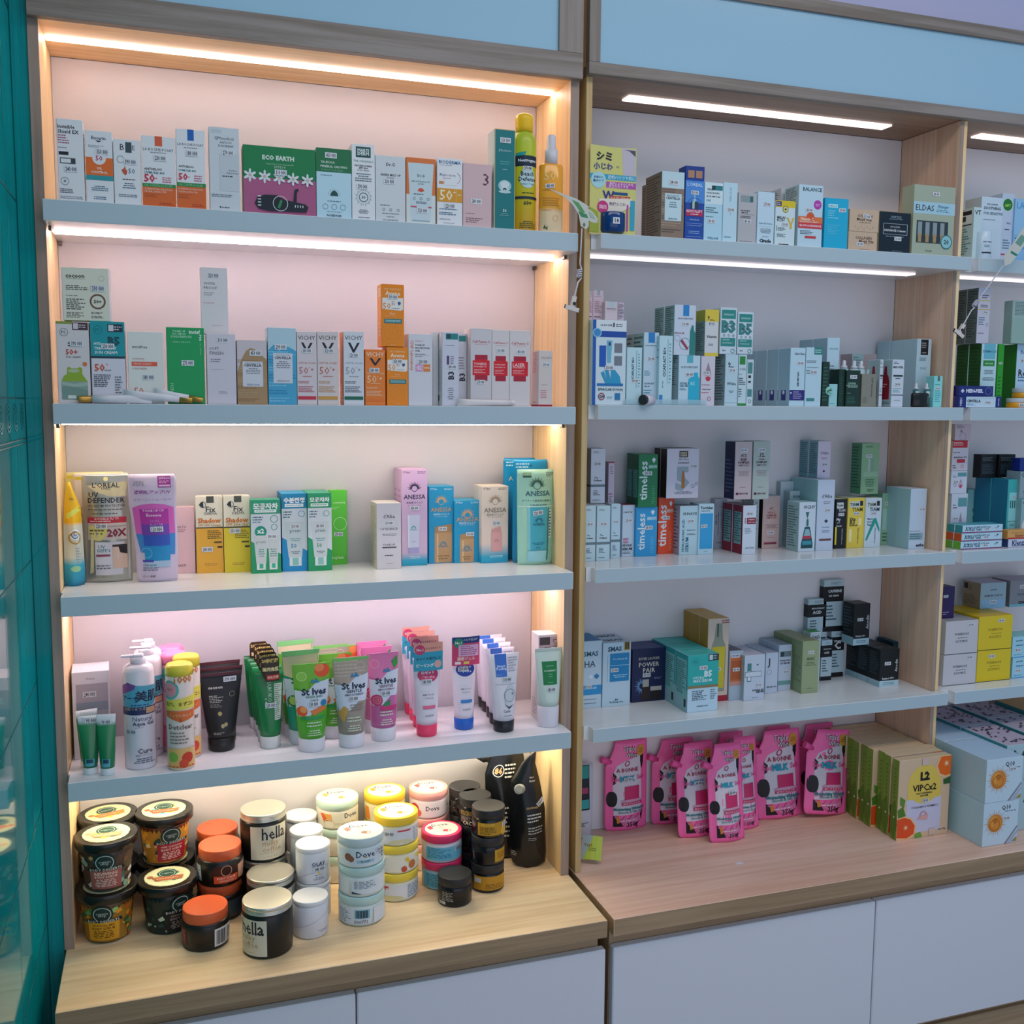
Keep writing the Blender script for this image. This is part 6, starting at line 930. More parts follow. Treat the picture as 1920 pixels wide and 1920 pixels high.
carton('white box with yellow ends, stacked high', 1320.5, 1346, 580, 'd4d8dc', y=-.014, z=max(pd.top, Z+.105)+.0004, d=.045, side='b4ac3c', left=[Rc(0, .24, 1, 1, '8ca4a4')]+SL(14, '3c5c60', .28, .9), art=[Rc(0, 0, 1, .26, 'e0c848'), T(.24, .18, .18, '9', K), T(.5, .22, .36, 'wishes', K), T(.5, .58, .74, 'Vitamin', '2c3c40'), Li(.2, .73, .7, .78, 2, '2c3c40', 'c'), Rc(0, .93, 1, 1, 'e0c848')], price=(.48, .3), psz=.018, top='d8c848')
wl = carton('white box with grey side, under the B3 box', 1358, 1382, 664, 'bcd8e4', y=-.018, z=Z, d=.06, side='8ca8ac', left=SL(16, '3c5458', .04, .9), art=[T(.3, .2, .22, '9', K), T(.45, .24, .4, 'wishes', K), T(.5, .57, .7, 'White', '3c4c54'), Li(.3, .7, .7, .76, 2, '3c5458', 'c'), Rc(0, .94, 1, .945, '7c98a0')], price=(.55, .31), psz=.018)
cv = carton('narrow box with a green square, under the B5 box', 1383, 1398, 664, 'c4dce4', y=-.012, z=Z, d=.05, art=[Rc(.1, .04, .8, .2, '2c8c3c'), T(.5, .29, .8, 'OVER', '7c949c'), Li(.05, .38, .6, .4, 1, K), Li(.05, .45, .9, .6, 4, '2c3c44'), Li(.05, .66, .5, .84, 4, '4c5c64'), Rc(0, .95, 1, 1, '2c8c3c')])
cs = carton('slim white box with teal squares, low one by the large white cartons', 1399, 1411, 674, 'c8dce4', y=-.01, z=Z, d=.045, art=[Rc(.1, .06, .8, .3, '4c8c8c'), Rc(.2, .34, .6, .4, K), Rc(.2, .46, .6, .5, K), Rc(.1, .64, .8, .8, '4c8c8c'), ('g', .5, .9, .25, .06, '2c5c60')])
def bt(lab, a, b, v, z, s, tx): return carton(lab, a, b, v, 'cddde8', y=-.014, z=z, d=.04, top='cddde8', art=[Rc(.08, .05, .92, .24, '2c8c88'), T(.5, .15, .6, 'SKIN&LAB', 'b8d8d8'), T(.5, .41, .86, s, '3c8484', .06), T(.45, .4, .4, '450 000', K), ('g', .24, .6, .06, .02, '2c5c60'), ('g', .52, .6, .06, .02, '2c5c60'), ('g', .8, .6, .06, .02, '2c5c60'), Rc(.05, .65, .92, .83, '2c8c88'), T(.36, .69, .4, tx[0], 'b8d8d8', .02), T(.45, .76, .6, tx[1], 'b8d8d8', .02), T(.25, .92, .2, '30ml', K), ('g', .78, .93, .12, .03, '2c8c88')])
bt('white and teal box lettered B3 on the upper layer', 1349, 1380, 576, wl.top+.0004, 'B3', ('NIACIN', 'BRIGHTENING')); bt('white and teal box lettered B5 on the upper layer', 1382, 1411, 584.5, max(cv.top, cs.top)+.0004, 'B5', ('BASIC B5', 'HYDRATION'))
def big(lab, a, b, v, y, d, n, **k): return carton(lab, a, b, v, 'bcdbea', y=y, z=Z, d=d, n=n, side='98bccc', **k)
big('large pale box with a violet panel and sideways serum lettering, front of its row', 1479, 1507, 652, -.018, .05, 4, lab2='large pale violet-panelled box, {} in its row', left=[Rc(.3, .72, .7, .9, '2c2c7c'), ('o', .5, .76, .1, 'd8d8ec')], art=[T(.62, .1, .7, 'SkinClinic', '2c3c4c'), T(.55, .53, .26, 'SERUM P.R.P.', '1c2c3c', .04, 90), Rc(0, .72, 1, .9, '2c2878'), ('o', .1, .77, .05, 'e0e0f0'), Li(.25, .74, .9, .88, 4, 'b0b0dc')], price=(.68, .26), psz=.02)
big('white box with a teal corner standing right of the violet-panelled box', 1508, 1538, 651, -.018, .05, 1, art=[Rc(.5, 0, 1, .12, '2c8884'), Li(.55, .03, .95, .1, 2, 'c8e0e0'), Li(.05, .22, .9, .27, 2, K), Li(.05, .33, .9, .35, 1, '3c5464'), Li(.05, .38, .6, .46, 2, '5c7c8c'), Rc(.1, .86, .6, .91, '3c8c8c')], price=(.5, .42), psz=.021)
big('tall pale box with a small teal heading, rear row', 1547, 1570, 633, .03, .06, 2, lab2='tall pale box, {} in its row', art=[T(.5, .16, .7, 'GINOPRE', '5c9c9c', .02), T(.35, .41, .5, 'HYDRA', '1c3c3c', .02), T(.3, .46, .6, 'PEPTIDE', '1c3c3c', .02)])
DG = '14342c'
gd = carton('dark green carton with a round mint 399k sticker', 1540, 1553, 678, DG, y=-.018, z=Z, d=.05, art=[Li(.1, .1, .8, .9, 10, '3c6454')])
bm = bmesh.new(); bmesh.ops.create_cone(bm, segments=40, radius1=.0105, radius2=.0105, depth=.0006, cap_ends=True, matrix=Matrix.Rotation(R(90), 4, 'X')); ms = [mat('8cd4c0', .4)]
paint(bm, [T(.5, .5, .8, '399K', K, .04, 20), Li(.2, .72, .8, .85, 2, '2c6c60', 'c')], .021, .021, lambda s, t, o: Vector(((s-.5)*.021, -.0004-o, (t-.5)*.021)), ms)
new('round_sticker', bm, ms, gd.o, (.0105, -.0009, .039))
carton('white carton with mint lower half between the dark green packs', 1553.5, 1569, 720, '9cd4d8', y=-.014, z=Z, d=.03, art=[Li(.1, .85, .8, .9, 1, '3c6464')])
dg = carton('dark green carton with a price tag before the dropper bottles', 1585, 1611, 694, DG, y=-.018, z=Z, d=.045, side='10281f', left=SL(8, '3c6454', .3, .9), art=[T(.4, .36, .6, 'CAVIAR', 'a0c4b4', .02), T(.42, .42, .8, 'PREMIUM SERUM', 'a0c4b4', .02), Rc(.1, .45, .8, .47, 'a0c4b4'), Li(.1, .62, .4, .64, 1, 'a0c4b4'), Li(.1, .72, .7, .92, 5, '3c6c5c')], price=(.5, .18), psz=.02)
carton('narrower dark green carton left of the tagged one', 1571, 1584, 692, DG, y=-.012, z=Z, d=.04, art=[Li(.1, .2, .8, .9, 10, '2c5448')])
lb = carton('grey-beige carton with sideways lab lettering', 1614, 1642, 701, '88887c', y=-.018, z=Z, d=.045, side='7c7c70', art=[T(.68, .4, .6, 'CNP Laboratory', '2c2c28', .01, -90), Li(.1, .7, .5, .9, 4, '6c6c60')])
GLs = mat('b8d8dc', .12)
def dropper(lab, u, y, z, zb, h, r=.009, bc=None, cat='bottle'):
    x = x_for(u, y, z); e = tag(empty('dropper_bottle', (x, y, zb)), lab, cat); k = z-zb
    loft('bottle_body', [(0, r*1.2, r*1.2), (k+h*.38, r*1.2, r*1.2), (k+h*.42, r*.6, r*.6)], bc or GLs, e, seg=24, art=[Rc(.2, .1, .8, .45, 'd8e4e8')])
    loft('dropper_cap', [(k+h*.42, r*.9, r*.9), (k+h*.6, r*.9, r*.9), (k+h*.62, r*.5, r*.5), (k+h*.92, r*.48, r*.48), (k+h, r*.25, r*.25)], mat('d4d8e4', .3), e, seg=20); return e
for u, y, t in ((1582, .045, 'leftmost of the glass dropper bottles above the green cartons'), (1601, .05, 'second glass dropper bottle, behind the tagged green carton'), (1614, .06, 'third glass dropper bottle, behind the gap'), (1632, .048, 'rightmost glass dropper bottle, behind the grey-beige carton')): dropper(t, u, y, Z+.082, Z, .036)
carton('brownish box behind the glass dropper bottles', 1594, 1640, 663, 'a09498', y=.09, z=Z, d=.05, art=[Rc(0, 0, .46, 1, '8cacb0'), Li(.05, .05, .4, .3, 5, '5c7478')])
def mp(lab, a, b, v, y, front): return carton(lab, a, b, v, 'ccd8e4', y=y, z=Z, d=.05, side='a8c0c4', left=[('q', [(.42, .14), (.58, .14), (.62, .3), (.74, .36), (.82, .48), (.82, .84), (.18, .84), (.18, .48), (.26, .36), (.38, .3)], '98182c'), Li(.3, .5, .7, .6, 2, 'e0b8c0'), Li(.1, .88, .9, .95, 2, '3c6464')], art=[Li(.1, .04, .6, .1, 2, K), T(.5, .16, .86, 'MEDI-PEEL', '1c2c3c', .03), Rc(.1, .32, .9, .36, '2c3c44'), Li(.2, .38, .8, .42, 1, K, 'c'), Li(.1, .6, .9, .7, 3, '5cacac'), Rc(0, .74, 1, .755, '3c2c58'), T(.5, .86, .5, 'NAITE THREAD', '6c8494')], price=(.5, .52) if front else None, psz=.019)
mp('white carton with a red ampoule on its side, nearer of the pair', 1670, 1692, 674, -.018, True); mp('white carton with a red ampoule on its side, set back to the left', 1647, 1653, 674, .0, False)
carton('large pale carton with a black label at its top, front of its row', 1714, 1741, 635, 'b4d0dc', y=.05, z=Z, d=.052, side='a8c8d4', n=3, lab2='large pale carton behind the black-labelled one, {} in its row', art=[Rc(.22, .01, .82, .24, 'd4e0e8'), Rc(.26, .01, .78, .235, '14161c'), Li(.32, .05, .7, .14, 3, 'b8bcc4'), T(.5, .2, .3, 'numbuzin', 'd8dce4'), Li(.2, .27, .85, .33, 3, '4c6474'), T(.5, .43, .4, 'DUC', '7c98a4')])
e = tag(empty('serum_pack', (x_for(1724, -.012, Z), -.012, Z)), 'black rounded pack in front of two small dropper bottles', 'box')
loft('pack_body', [(0, .0255, .010), (.003, .027, .0115), (.032, .027, .0115), (.036, .0245, .009)], mat('121216', .3), e, art=[Li(.76, .2, .96, .75, 6, '8c8c94')])
for u, t in ((1717, 'left small dropper bottle behind the black rounded pack'), (1737, 'right small dropper bottle behind the black rounded pack')): dropper(t, u, .012, Z+.034, Z, .028, .0065, mat('2c6c70', .15))
carton('mint carton with a notched top beside the partition', 1749, 1765, 705, '8cdcdc', y=-.005, z=Z, d=.03, art=[Rc(.4, 0, .68, .16, '5c7478'), Li(.15, .25, .85, .3, 1, '2c7c84'), Li(.15, .45, .85, .85, 6, '4cb0b8')], price=(.5, .4), psz=.015)
# right bay
tb = carton('long navy box lying on the long white one', 1798, 1862, 711, '1c2c78', y=-.015, z=Z+.0300, d=.03, h=.0265, art=[T(.1, .5, .09, '+', 'd8dcf0', .1), T(.45, .5, .5, 'MEDI-PEEL', 'd8dcf0', .06), ('g', .85, .5, .09, .008, '8c98cc')])
carton('long white box lettered CENTELLA with navy ends lying on the shelf', 1797, 1877, 733, '1c2c78', y=-.02, z=Z, d=.035, h=.0295, art=[Rc(.17, .04, .86, .97, 'c4dcec'), T(.35, .42, .32, 'CENTELLA', '14202c', .05), Rc(.19, .17, .84, .19, '7c9cb4'), Li(.2, .62, .42, .85, 3, '3c8cac'), T(.93, .5, .7, 'MEDI-PEEL', 'c8cce8', .03, 90), T(.05, .5, .7, 'MEDI', 'c8cce8', .03, 90)], price=(.68, .55), psz=.019)
dmc = carton('white carton with a light blue square over a green bar', 1835, 1864, 644, 'bcdce4', y=.02, z=Z, d=.045, n=2, side='1c5c2c', lab2='dark-green-sided carton behind the green-bar one', left=SL(16, '14441c', .05, .9), art=[Rc(.15, 0, .88, .24, '6cb8cc'), T(.5, .12, .86, 'DERMACOS', '2c6c84', .02), Rc(.13, .26, .86, .35, '2c8c3c'), T(.5, .31, .5, 'ANTI-ACNE', 'd4ecd8'), Li(.15, .41, .88, .48, 3, '2c4c54', 'c'), Li(.1, .52, .9, .58, 3, '2c4c54', 'c')], psz=.019)
carton('bright green carton between the white ones in the right bay', 1866, 1877, 645, '2c9c28', y=.02, z=Z, d=.05, art=[Li(.2, .5, .8, .95, 8, '1c7420')], price=(.5, .3), psz=.012)
gg = carton('white-fronted green carton with script lettering at the picture edge', 1901, 1945, 645, 'b8d4ec', y=.046, z=Z, d=.06, side='1c7c1c', art=[T(.4, .12, .5, 'Eucerin', '2c5c84'), T(.4, .45, .6, 'Refill', K, .02), Li(.1, .5, .8, .6, 2, '3c6c8c')], price=(.3, .26))
carton('grey-sided slim white carton standing on the green-sided one', 1830, 1853, 539, 'c8c8d8', y=.024, z=dmc.top+.0004, d=.04, n=2, side='5c6c70', lab2='grey-sided carton behind the slim white-fronted one', left=SL(18, '34464a', .04, .9), art=[Li(.15, .12, .85, .2, 2, '4c4c5c', 'c'), Rc(.05, .22, .95, .235, 'c8b83c'), Li(.2, .3, .8, .36, 2, '3c3c48', 'c'), Rc(.05, .38, .95, .395, 'c8a83c'), Li(.1, .52, .6, .68, 4, '4c7c98'), ('g', .8, .66, .1, .02, '8c8c9c'), Li(.1, .8, .6, .84, 1, '8c8c9c')], price=(.6, .44), psz=.017)
carton('grey-green carton high up at the picture edge', 1895, 1940, 563, '9cb8b4', y=.03, z=gg.top+.0004, d=.03, art=[Li(.1, .03, .9, .35, 10, '4c6464'), Rc(0, .4, 1, 1, '94b4ac'), Rc(.7, .1, 1, 1, 'd4dce4')])
for v, z, t in ((731, Z, 'lower amber jar with a pale lid at the picture edge'), (0, Z+.0265, 'upper amber jar with a pale lid at the picture edge')):
    jar(t, x_for(1915 if z == Z else 1925, .0, Z), .015, z, .028, .026, .011, mat('e8a020', .2), mat('c4ccd4', .3), price=(.42, .5) if z == Z else None)
# ---- third shelf
Z = .746
def U3(lab, a, b, v, vb, fc, **k): return carton(lab, a, b, v, fc, vb=vb, z=k.pop('z', Z), **k)
ordi = lambda: [Li(.15, .05, .6, .09, 2, '4c5c64'), T(.36, .53, .26, 'The', K), T(.48, .585, .6, 'Ordinary', K, .03), Rc(0, .655, 1, .7, '6c8088'), Li(.18, .76, .7, .86, 4, '2c3c44'), Li(.15, .93, .9, .955, 1, '4c5c64')]
od = [U3(f'white carton with a grey band, {t}', a, b, v, vb, 'bcd8e4', d=.04, art=ordi(), price=(.5, .33), psz=.019, top='c4dce8') for a, b, v, vb, t in ((1095, 1116, 949, 1053, 'lower row, half hidden by the frame'), (1118, 1143, 949, 1052, 'second of the lower row'), (1145, 1162, 945, 1047, 'third of the lower row'))]
U3('white grey-banded carton stacked on the others, with a grey side', 1107, 1134, 841, 944, 'd4dcea', z=od[0].top+.0004, d=.045, side='8c8488', art=ordi(), price=(.45, .28), psz=.019, left=[Li(.4, .1, .6, .4, 6, '5c5458'), Rc(0, .66, 1, .7, '2c2c34')])
rs = U3('white carton with pink and black lettering and a red top', 1166, 1189, 947, 1044, 'c0d4e4', d=.05, top='a82c40', art=[T(.4, .14, .7, 'SOME BY MI', '1c2c3c', .02), T(.32, .66, .44, 'RED', 'b83c6c', .03), T(.32, .72, .44, 'RED', 'b83c6c', .03), T(.4, .78, .76, 'SINGLE', '2c2c3c', .03), T(.4, .85, .8, 'SERUM', '2c2c3c', .03), Li(.05, .9, .8, .95, 2, '4c5464')], price=(.5, .30), psz=.019)
carton('pinkish carton behind the tall grey-sided one', 1140, 1151, 866, 'ccbcd0', y=rs.y+.012, z=rs.top+.0004, d=.03, art=[Rc(0, 0, 1, .03, 'a82c50'), T(.4, .75, .7, 'RED', 'a83c60'), Li(.1, .8, .8, .95, 4, '5c4c5c'), Li(.3, .1, .8, .3, 4, '8c7c90')])
def tml(s, ink='dce8ec'): return [T(.26, .5, .74, 'timeless', ink, .02, 90), ('q', [(.68, .1), (.78, .06), (.88, .1), (.78, .17)], ink), Rc(.5, .2, .96, .27, s), T(.73, .235, .4, 'SERUM', ink), Li(.7, .6, .9, .95, 10, s)]
bt_ = U3('light blue box with large white sideways lettering', 1191, 1231, 951, 1044, '2c9ad4', d=.07, art=tml('6cc0e4'), price=(.6, .42), psz=.021)
ot = U3('orange-red box with large white sideways lettering', 1233, 1262, 933, 1039, 'e4502c', d=.06, top='c84024', art=tml('f09878'), price=(.5, .36), psz=.02)
U3('dark green box with large sideways lettering, stacked on the blue one', 1196, 1232, 852, 951, '147a4c', z=bt_.top+.0005, d=.035, n=2, lab2='dark green box behind the stacked sideways-lettered one', side='0c5a3c', top='2c9c64', left=[Rc(.15, .3, .85, .82, '5ca0a0')]+SL(14, '1c5c5c', .32, .8), art=tml('5cac88'), price=(.5, .36), psz=.021)
sk = U3('white box lettered HYALURONIC ACID SERUM sideways', 1273, 1307, 949, 1041, 'b8d8e4', d=.045, side='a8a8b8', left=SL(12, '5c5c70', .06, .9), art=[T(.55, .16, .78, 'SKINAVIS', '3c4c54', .02), T(.2, .6, .66, 'HYALURONIC ACID', '2c7490', .03, 90), T(.42, .79, .3, 'SERUM', '2c7490', .03, 90), Li(.4, .48, .9, .52, 1, '4c6c74'), Li(.4, .56, .9, .6, 2, K)], price=(.6, .31), psz=.02)
to = U3('white box with a large sky-blue panel', 1308.5, 1337, 945, 1040, 'bcdcec', d=.05, art=[T(.5, .08, .8, 'Torriden', K, .04), Li(.15, .13, .9, .16, 1, K), Rc(.08, .19, .92, .89, '34a4dc'), Li(.3, .93, .7, .95, 1, '5c7c8c', 'c')], price=(.36, .44), psz=.018, prot=5)
U3('silvery-grey ampoule box behind the sky-blue-panelled box', 1338, 1361, 936, 1029, 'b8c0cc', d=.045, top='c8b8bc', art=[Rc(.3, .27, .34, .72, '2c3c60'), T(.14, .42, .2, 'AMPOULE', '3c4454', .02, 90), Li(.5, .28, .9, .6, 10, '8c98a4'), T(.5, .88, .7, 'TORRIDEN LAB', '3c4454', .02)], price=(.5, .16), psz=.019)
m5 = carton('white box with a large grey 5 and an amber ampoule, stacked with brown sides', 1249, 1309, 841, 'd4d0e0', y=sk.y-.002, z=max(sk.top, to.top, ot.top)+.0005, d=.035, n=2, side='3c2c24', top='4c3c30', lab2='brown-sided white box behind the ampoule one', art=[Rc(.38, .05, .65, .18, '3c3024'), T(.51, .09, .2, 'MARTI', 'd8ccb8', .04), T(.51, .14, .2, 'DERM', 'd8ccb8', .04), T(.52, .22, .3, 'PROTEOS', '6c6c74'), T(.52, .29, .34, 'DSP-BRIGHT', K, .02), T(.5, .61, .44, '5', '9cacb8', .05), Rc(.46, .58, .56, .8, 'b8743c'), ('q', [(.48, .45), (.54, .45), (.56, .58), (.46, .58)], 'b8743c'), ('g', .82, .76, .05, .01, '5c6c78'), ('g', .93, .71, .04, .01, '5c6c78'), Li(.15, .86, .9, .92, 3, '6c6c7c', 'c')], price=(.83, .36), psz=.02)
rb3 = U3('white box with a maroon side and red square label, front of two', 1391, 1416, 948, 1040, 'd0dcea', d=.05, n=2, side='8c1c38', top='7c2438', lab2='maroon-sided white box, rear of two', left=[Rc(.15, .14, .85, .8, '7cacb0')]+SL(12, '1c4c50', .16, .76), art=[T(.18, .31, .12, 'CICA', '7c1c34', .04, 90), Rc(.3, .25, .96, .38, '8c1c34'), T(.63, .29, .5, 'THERAPY', 'e8d0d4', .03), T(.63, .345, .5, 'AMPOULE', 'e8d0d4', .03), Li(.15, .46, .8, .58, 4, '6c8c98'), T(.55, .87, .6, 'INSTYTUTUM', '3c5c6c')], price=(.5, .17), psz=.019)
az = U3('greenish-silver box behind the maroon-sided box', 1410, 1421, 930, 1030, 'a8b8bc', d=.05, top='8cc4c8', art=[Li(.3, .1, .8, .9, 10, '7c8c90')])
vc = U3('rose-coloured box lettered VITA C COMPLEX with a black side', 1428, 1460, 930, 1029, 'c8b0ac', d=.055, side='1c1818', top='94a8b0', art=[T(.5, .24, .3, '.47.', 'a05858'), T(.5, .32, .46, 'VITA C', 'a04848', .03), T(.5, .37, .6, 'COMPLEX', '8c3c40', .04), T(.5, .415, .56, 'AMPOULE', 'a05858'), Li(.15, .54, .9, .62, 4, '8c6c68', 'c'), Li(.3, .78, .75, .8, 1, '8c6c68', 'c'), Rc(.12, .88, .85, .92, '8c3c54')], price=(.5, .7), psz=.02)
eg = lambda t, l: [T(.5, .24, .4, t, '4c3c44', .04), T(.5, .31, .34, l, '5c2c38', .04), T(.5, .36, .68, 'COMPLEX', '4c2430', .04), T(.5, .41, .6, 'AMPOULE', '7c5c64'), Li(.15, .5, .9, .6, 4, '9c8488', 'c'), Li(.3, .78, .7, .8, 1, '8c7c80', 'c'), Rc(.1, .88, .25, .92, '5c1c3c'), T(.55, .9, .5, 'MEDICUBE', '5c3c44', .03)]
az_z = max(rb3.top, az.top)+.0005
carton('beige-lilac box lettered EGF COMPLEX with a navy side, stacked high', 1376, 1408, 828, 'c4b4b8', y=.075, z=max(az_z, vc.top+.0005), d=.05, side='141c48', left=[Li(.1, .3, .9, .9, 9, '5c6494')], art=eg('.017.', 'EGF'), price=(.5, .15), psz=.02)
carton('grey-green box lettered AZULENE COMPLEX, stacked high', 1410, 1441, 827, 'b0bcb8', y=.075, z=vc.top+.0005, d=.05, art=eg('.12.', 'AZULENE'), price=(.5, .15), psz=.02)
U3('white box with a printed dark green dropper bottle', 1496, 1527, 942, 1035, 'cbdbe8', d=.055, side='a8ccd0', left=SL(16, '4c7478', .08, .92), art=[T(.6, .1, .7, 'VICHY', '1c2c34', .02), ('q', [(.38, .2), (.5, .34), (.6, .2)], '2c6c6c'), Rc(.42, .36, .6, .5, '8cbcbc'), Rc(.46, .34, .56, .48, '3c6c70'), ('q', [(.36, .5), (.66, .5), (.86, .84), (.86, .93), (.16, .93), (.16, .84)], '1c4c54'), ('q', [(.4, .54), (.62, .54), (.76, .74), (.26, .74)], '8cb8c0'), Rc(.26, .68, .76, .74, 'b8384c'), ('q', [(.24, .78), (.78, .78), (.8, .86), (.22, .86)], '3c94a4')])
U3('white box just behind the green-bottle-print box', 1478, 1503, 921, 1026, 'c4d8dc', d=.035, art=[T(.55, .1, .7, 'VICHY', '1c2c34', .02), ('q', [(.3, .17), (.5, .24), (.7, .17), (.5, .3)], K)], side='b0c8cc')
U3('white box furthest back behind the green-bottle-print box', 1460, 1490, 903, 1012, 'ccd8e0', d=.03, art=[T(.55, .16, .76, 'VICHY', '1c2c34', .02)], side='a8c0c4')
da = U3("pale box with a small black diamond, front of two", 1529, 1561, 900, 1033, 'c4d2e6', d=.06, n=2, side='9cc8cc', top='d4e0ec', lab2="pale box behind the black-diamond one", art=[T(.55, .23, .6, "d'Alba", '2c3c48', .01), Li(.3, .3, .8, .35, 2, '5c6c7c', 'c'), ('q', [(.44, .58), (.55, .555), (.66, .58), (.55, .61)], '1c3c44'), Li(.25, .66, .85, .68, 1, '3c7c94', 'c'), Li(.25, .71, .85, .75, 2, '3c7c94', 'c'), Rc(.18, .83, .88, .86, '6c4c4c')], price=(.6, .43), psz=.019)
carton("slim lilac-white box, front of the stacked pair", 1532, 1556, 827, 'dcd0e4', y=da.y+.05, z=da.top+.0005, d=.04, n=2, side='7cacb4', left=SL(16, '3c6c74', .05, .9), lab2="slim teal-sided box, rear of the stacked pair", art=[T(.5, .32, .62, "d'Alba", '5c4c5c', .01), Li(.2, .44, .8, .5, 2, '7c6c7c', 'c'), ('q', [(.4, .81), (.5, .78), (.6, .81), (.5, .85)], '2c2434')], price=(.55, .63), psz=.018)
def tn(lab, a, b, v, vb, bg, ink, sh, pr): return U3(lab, a, b, v, vb, bg, d=.06, top='d8d8c8', art=[Rc(.1, .07, .7, .19, 'c8d4d0'), T(.36, .13, .5, 'TIAM', '2c3434', .03), Rc(.68, .06, .86, .16, K), T(.55, .23, .6, 'TIAM', ink, .015), T(.28, .42, .36, pr[0], ink, .03), T(.28, .48, .3, pr[1], ink, .03), T(.34, .54, .46, pr[2], ink, .03)]+sh+[Li(.6, .6, .7, .92, 14, ink)], price=(.5, .31), psz=.018)
tn('black box with a yellow stripe', 1564, 1585, 936, 1029, '14181c', 'd8dce0', [Rc(0, .56, .15, .92, 'e0c838')], ('My', 'Signature', 'Serum')); tn('yellow box between the black and the zigzag boxes', 1587, 1619, 934, 1028, 'e4cc50', '3c3c2c', [Rc(.1, .62, .26, .88, 'f0e4a8'), Rc(.62, .4, .8, .55, 'f0e4a8')], ('Vita', 'B3', 'Source'))
tn('white box with a big teal zigzag stroke', 1620, 1650, 934, 1027, 'cbdce8', '1c2c34', [('q', [(.05, .84), (.5, .42), (.66, .4), (.9, .62), (.9, .7), (.62, .5), (.14, .86)], '1c9c8c')], ('Vita A', 'Bakuchiol', 'Youth'))
lg = U3('light green carton at the foot of the partition stack', 1651, 1673, 925, 1022, '8cb898', d=.06, top='94b098', art=[Rc(.1, .3, .4, .7, '9cc8c0'), Li(.1, .75, .8, .95, 3, '2c6c44')], price=(.45, .2), psz=.018)
carton('green carton with a printed clear bottle, stacked high', 1613, 1646, 831, '8cb48c', y=lg.y-.014, z=lg.top+.0005, d=.045, side='5c9470', top='7c9c7c', left=SL(14, '2c5c3c', .06, .9), art=[Li(.2, .05, .9, .09, 2, '2c5c3c'), Rc(.36, .3, .48, .55, 'acc4b8'), Rc(.56, .3, .68, .55, '8ca498'), Rc(.1, .56, .95, .66, '9cc09c'), T(.5, .62, .7, 'SULWHA', 'a8c8a8'), Li(.15, .7, .85, .86, 5, '2c5c3c', 'c'), Li(.3, .9, .8, .96, 2, '2c5c3c', 'c')], price=(.4, .25), psz=.019)
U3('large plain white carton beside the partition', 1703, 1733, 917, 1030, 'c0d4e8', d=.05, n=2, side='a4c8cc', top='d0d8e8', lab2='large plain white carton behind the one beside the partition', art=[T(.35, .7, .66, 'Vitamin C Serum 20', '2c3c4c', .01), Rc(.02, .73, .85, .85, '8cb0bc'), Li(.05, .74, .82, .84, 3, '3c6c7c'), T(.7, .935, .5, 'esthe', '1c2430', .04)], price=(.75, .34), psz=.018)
# right bay, third shelf
tr = []; z_ = Z
for i, (s, v, pc, sd) in enumerate((('1c9c5c', 0, '0.1%', '6cb83c'), ('', 0, '0.05%', 'd85c2c'), ('', 0, '0.025%', '3ca0b0'))):
    c_ = carton(f'long white gel box with purple stripe and {("green", "orange", "teal")[i]} end, {("bottom", "middle", "top")[i]} of three', 1801-i*-1, 1878, 1000, 'bcdcec', vb=1031, z=Z, d=.028, h=.0215, side=sd, n=2, lab2=f'long white gel box with {("green", "orange", "teal")[i]} end behind the {("bottom", "middle", "top")[i]} one', art=[T(.38, .3, .62, f'Tretinoin Gel USP {pc} w/w', '2c6480', .03), T(.26, .52, .4, 'A-Ret Gel', '2c4c64', .02), Rc(0, .86, 1, .97, '8c2c6c'), ('q', [(.84, .22), (.92, .22), (.88, .36)], K), Li(.8, .4, .95, .52, 1, '2c4c64')], price=(.6, .55), psz=.016)
    c_.o.location.z = z_; tr.append(c_)
    for o in list(C.objects)[-3:]:
        if o.get('label', '').startswith('long white gel box') and o is not c_.o: o.location.z = z_
    z_ += .0222
rw = []
x0 = tr[0]
def pc(t, a, v, z, c, art, **k): return carton(t, a, a+30, v, c, y=.075, z=z, d=.05, art=art, **k)
dr_ = lambda c: [Rc(.4, .08, .95, .25, '5c9ca4'), Li(.1, .2, .35, .3, 2, K), ('q', [(.6, .35), (.7, .55), (.5, .55)], '9c94a4'), ('o', .6, .62, .15, 'bcb4c4'), ('o', .6, .68, .09, c), ('g', .25, .62, .09, .02, '9c6c8c')]
s1_ = pc('slim white carton with a grey droplet, bottom of the tall stack by the partition', 1780, 926, Z, 'ccd4e4', dr_('9c94a4'), price=(.3, .48), psz=.017)
s2_ = pc('slim white carton with a pink droplet, second in the tall stack by the partition', 1782, 883, s1_.top+.0004, 'ccd4e4', dr_('c8406c'), price=(.3, .48), psz=.017)
s3_ = pc('white and red pill carton, third in the tall stack by the partition', 1784, 826, s2_.top+.0004, 'd4cdd8', [Rc(0, 0, .92, .24, 'c82c38'), Li(.05, .05, .85, .18, 3, 'f0ccd0'), Li(.05, .38, .7, .43, 1, K), T(.5, .56, .8, 'glutathione 700', '5c4c5c', .02), Rc(.3, .62, .8, .74, 'c82c44'), ('g', .65, .86, .09, .02, 'c85c7c'), Li(.05, .8, .3, .95, 2, K)])
pc('pinkish carton with a grey line drawing on top of the tall stack', 1790, 796, s3_.top+.0004, 'ccbcc8', [Li(.1, .05, .6, .25, 3, K), T(.4, .4, .12, 'Ia', '5c4c5c'), ('g', .5, .75, .2, .02, 'a898a8')])
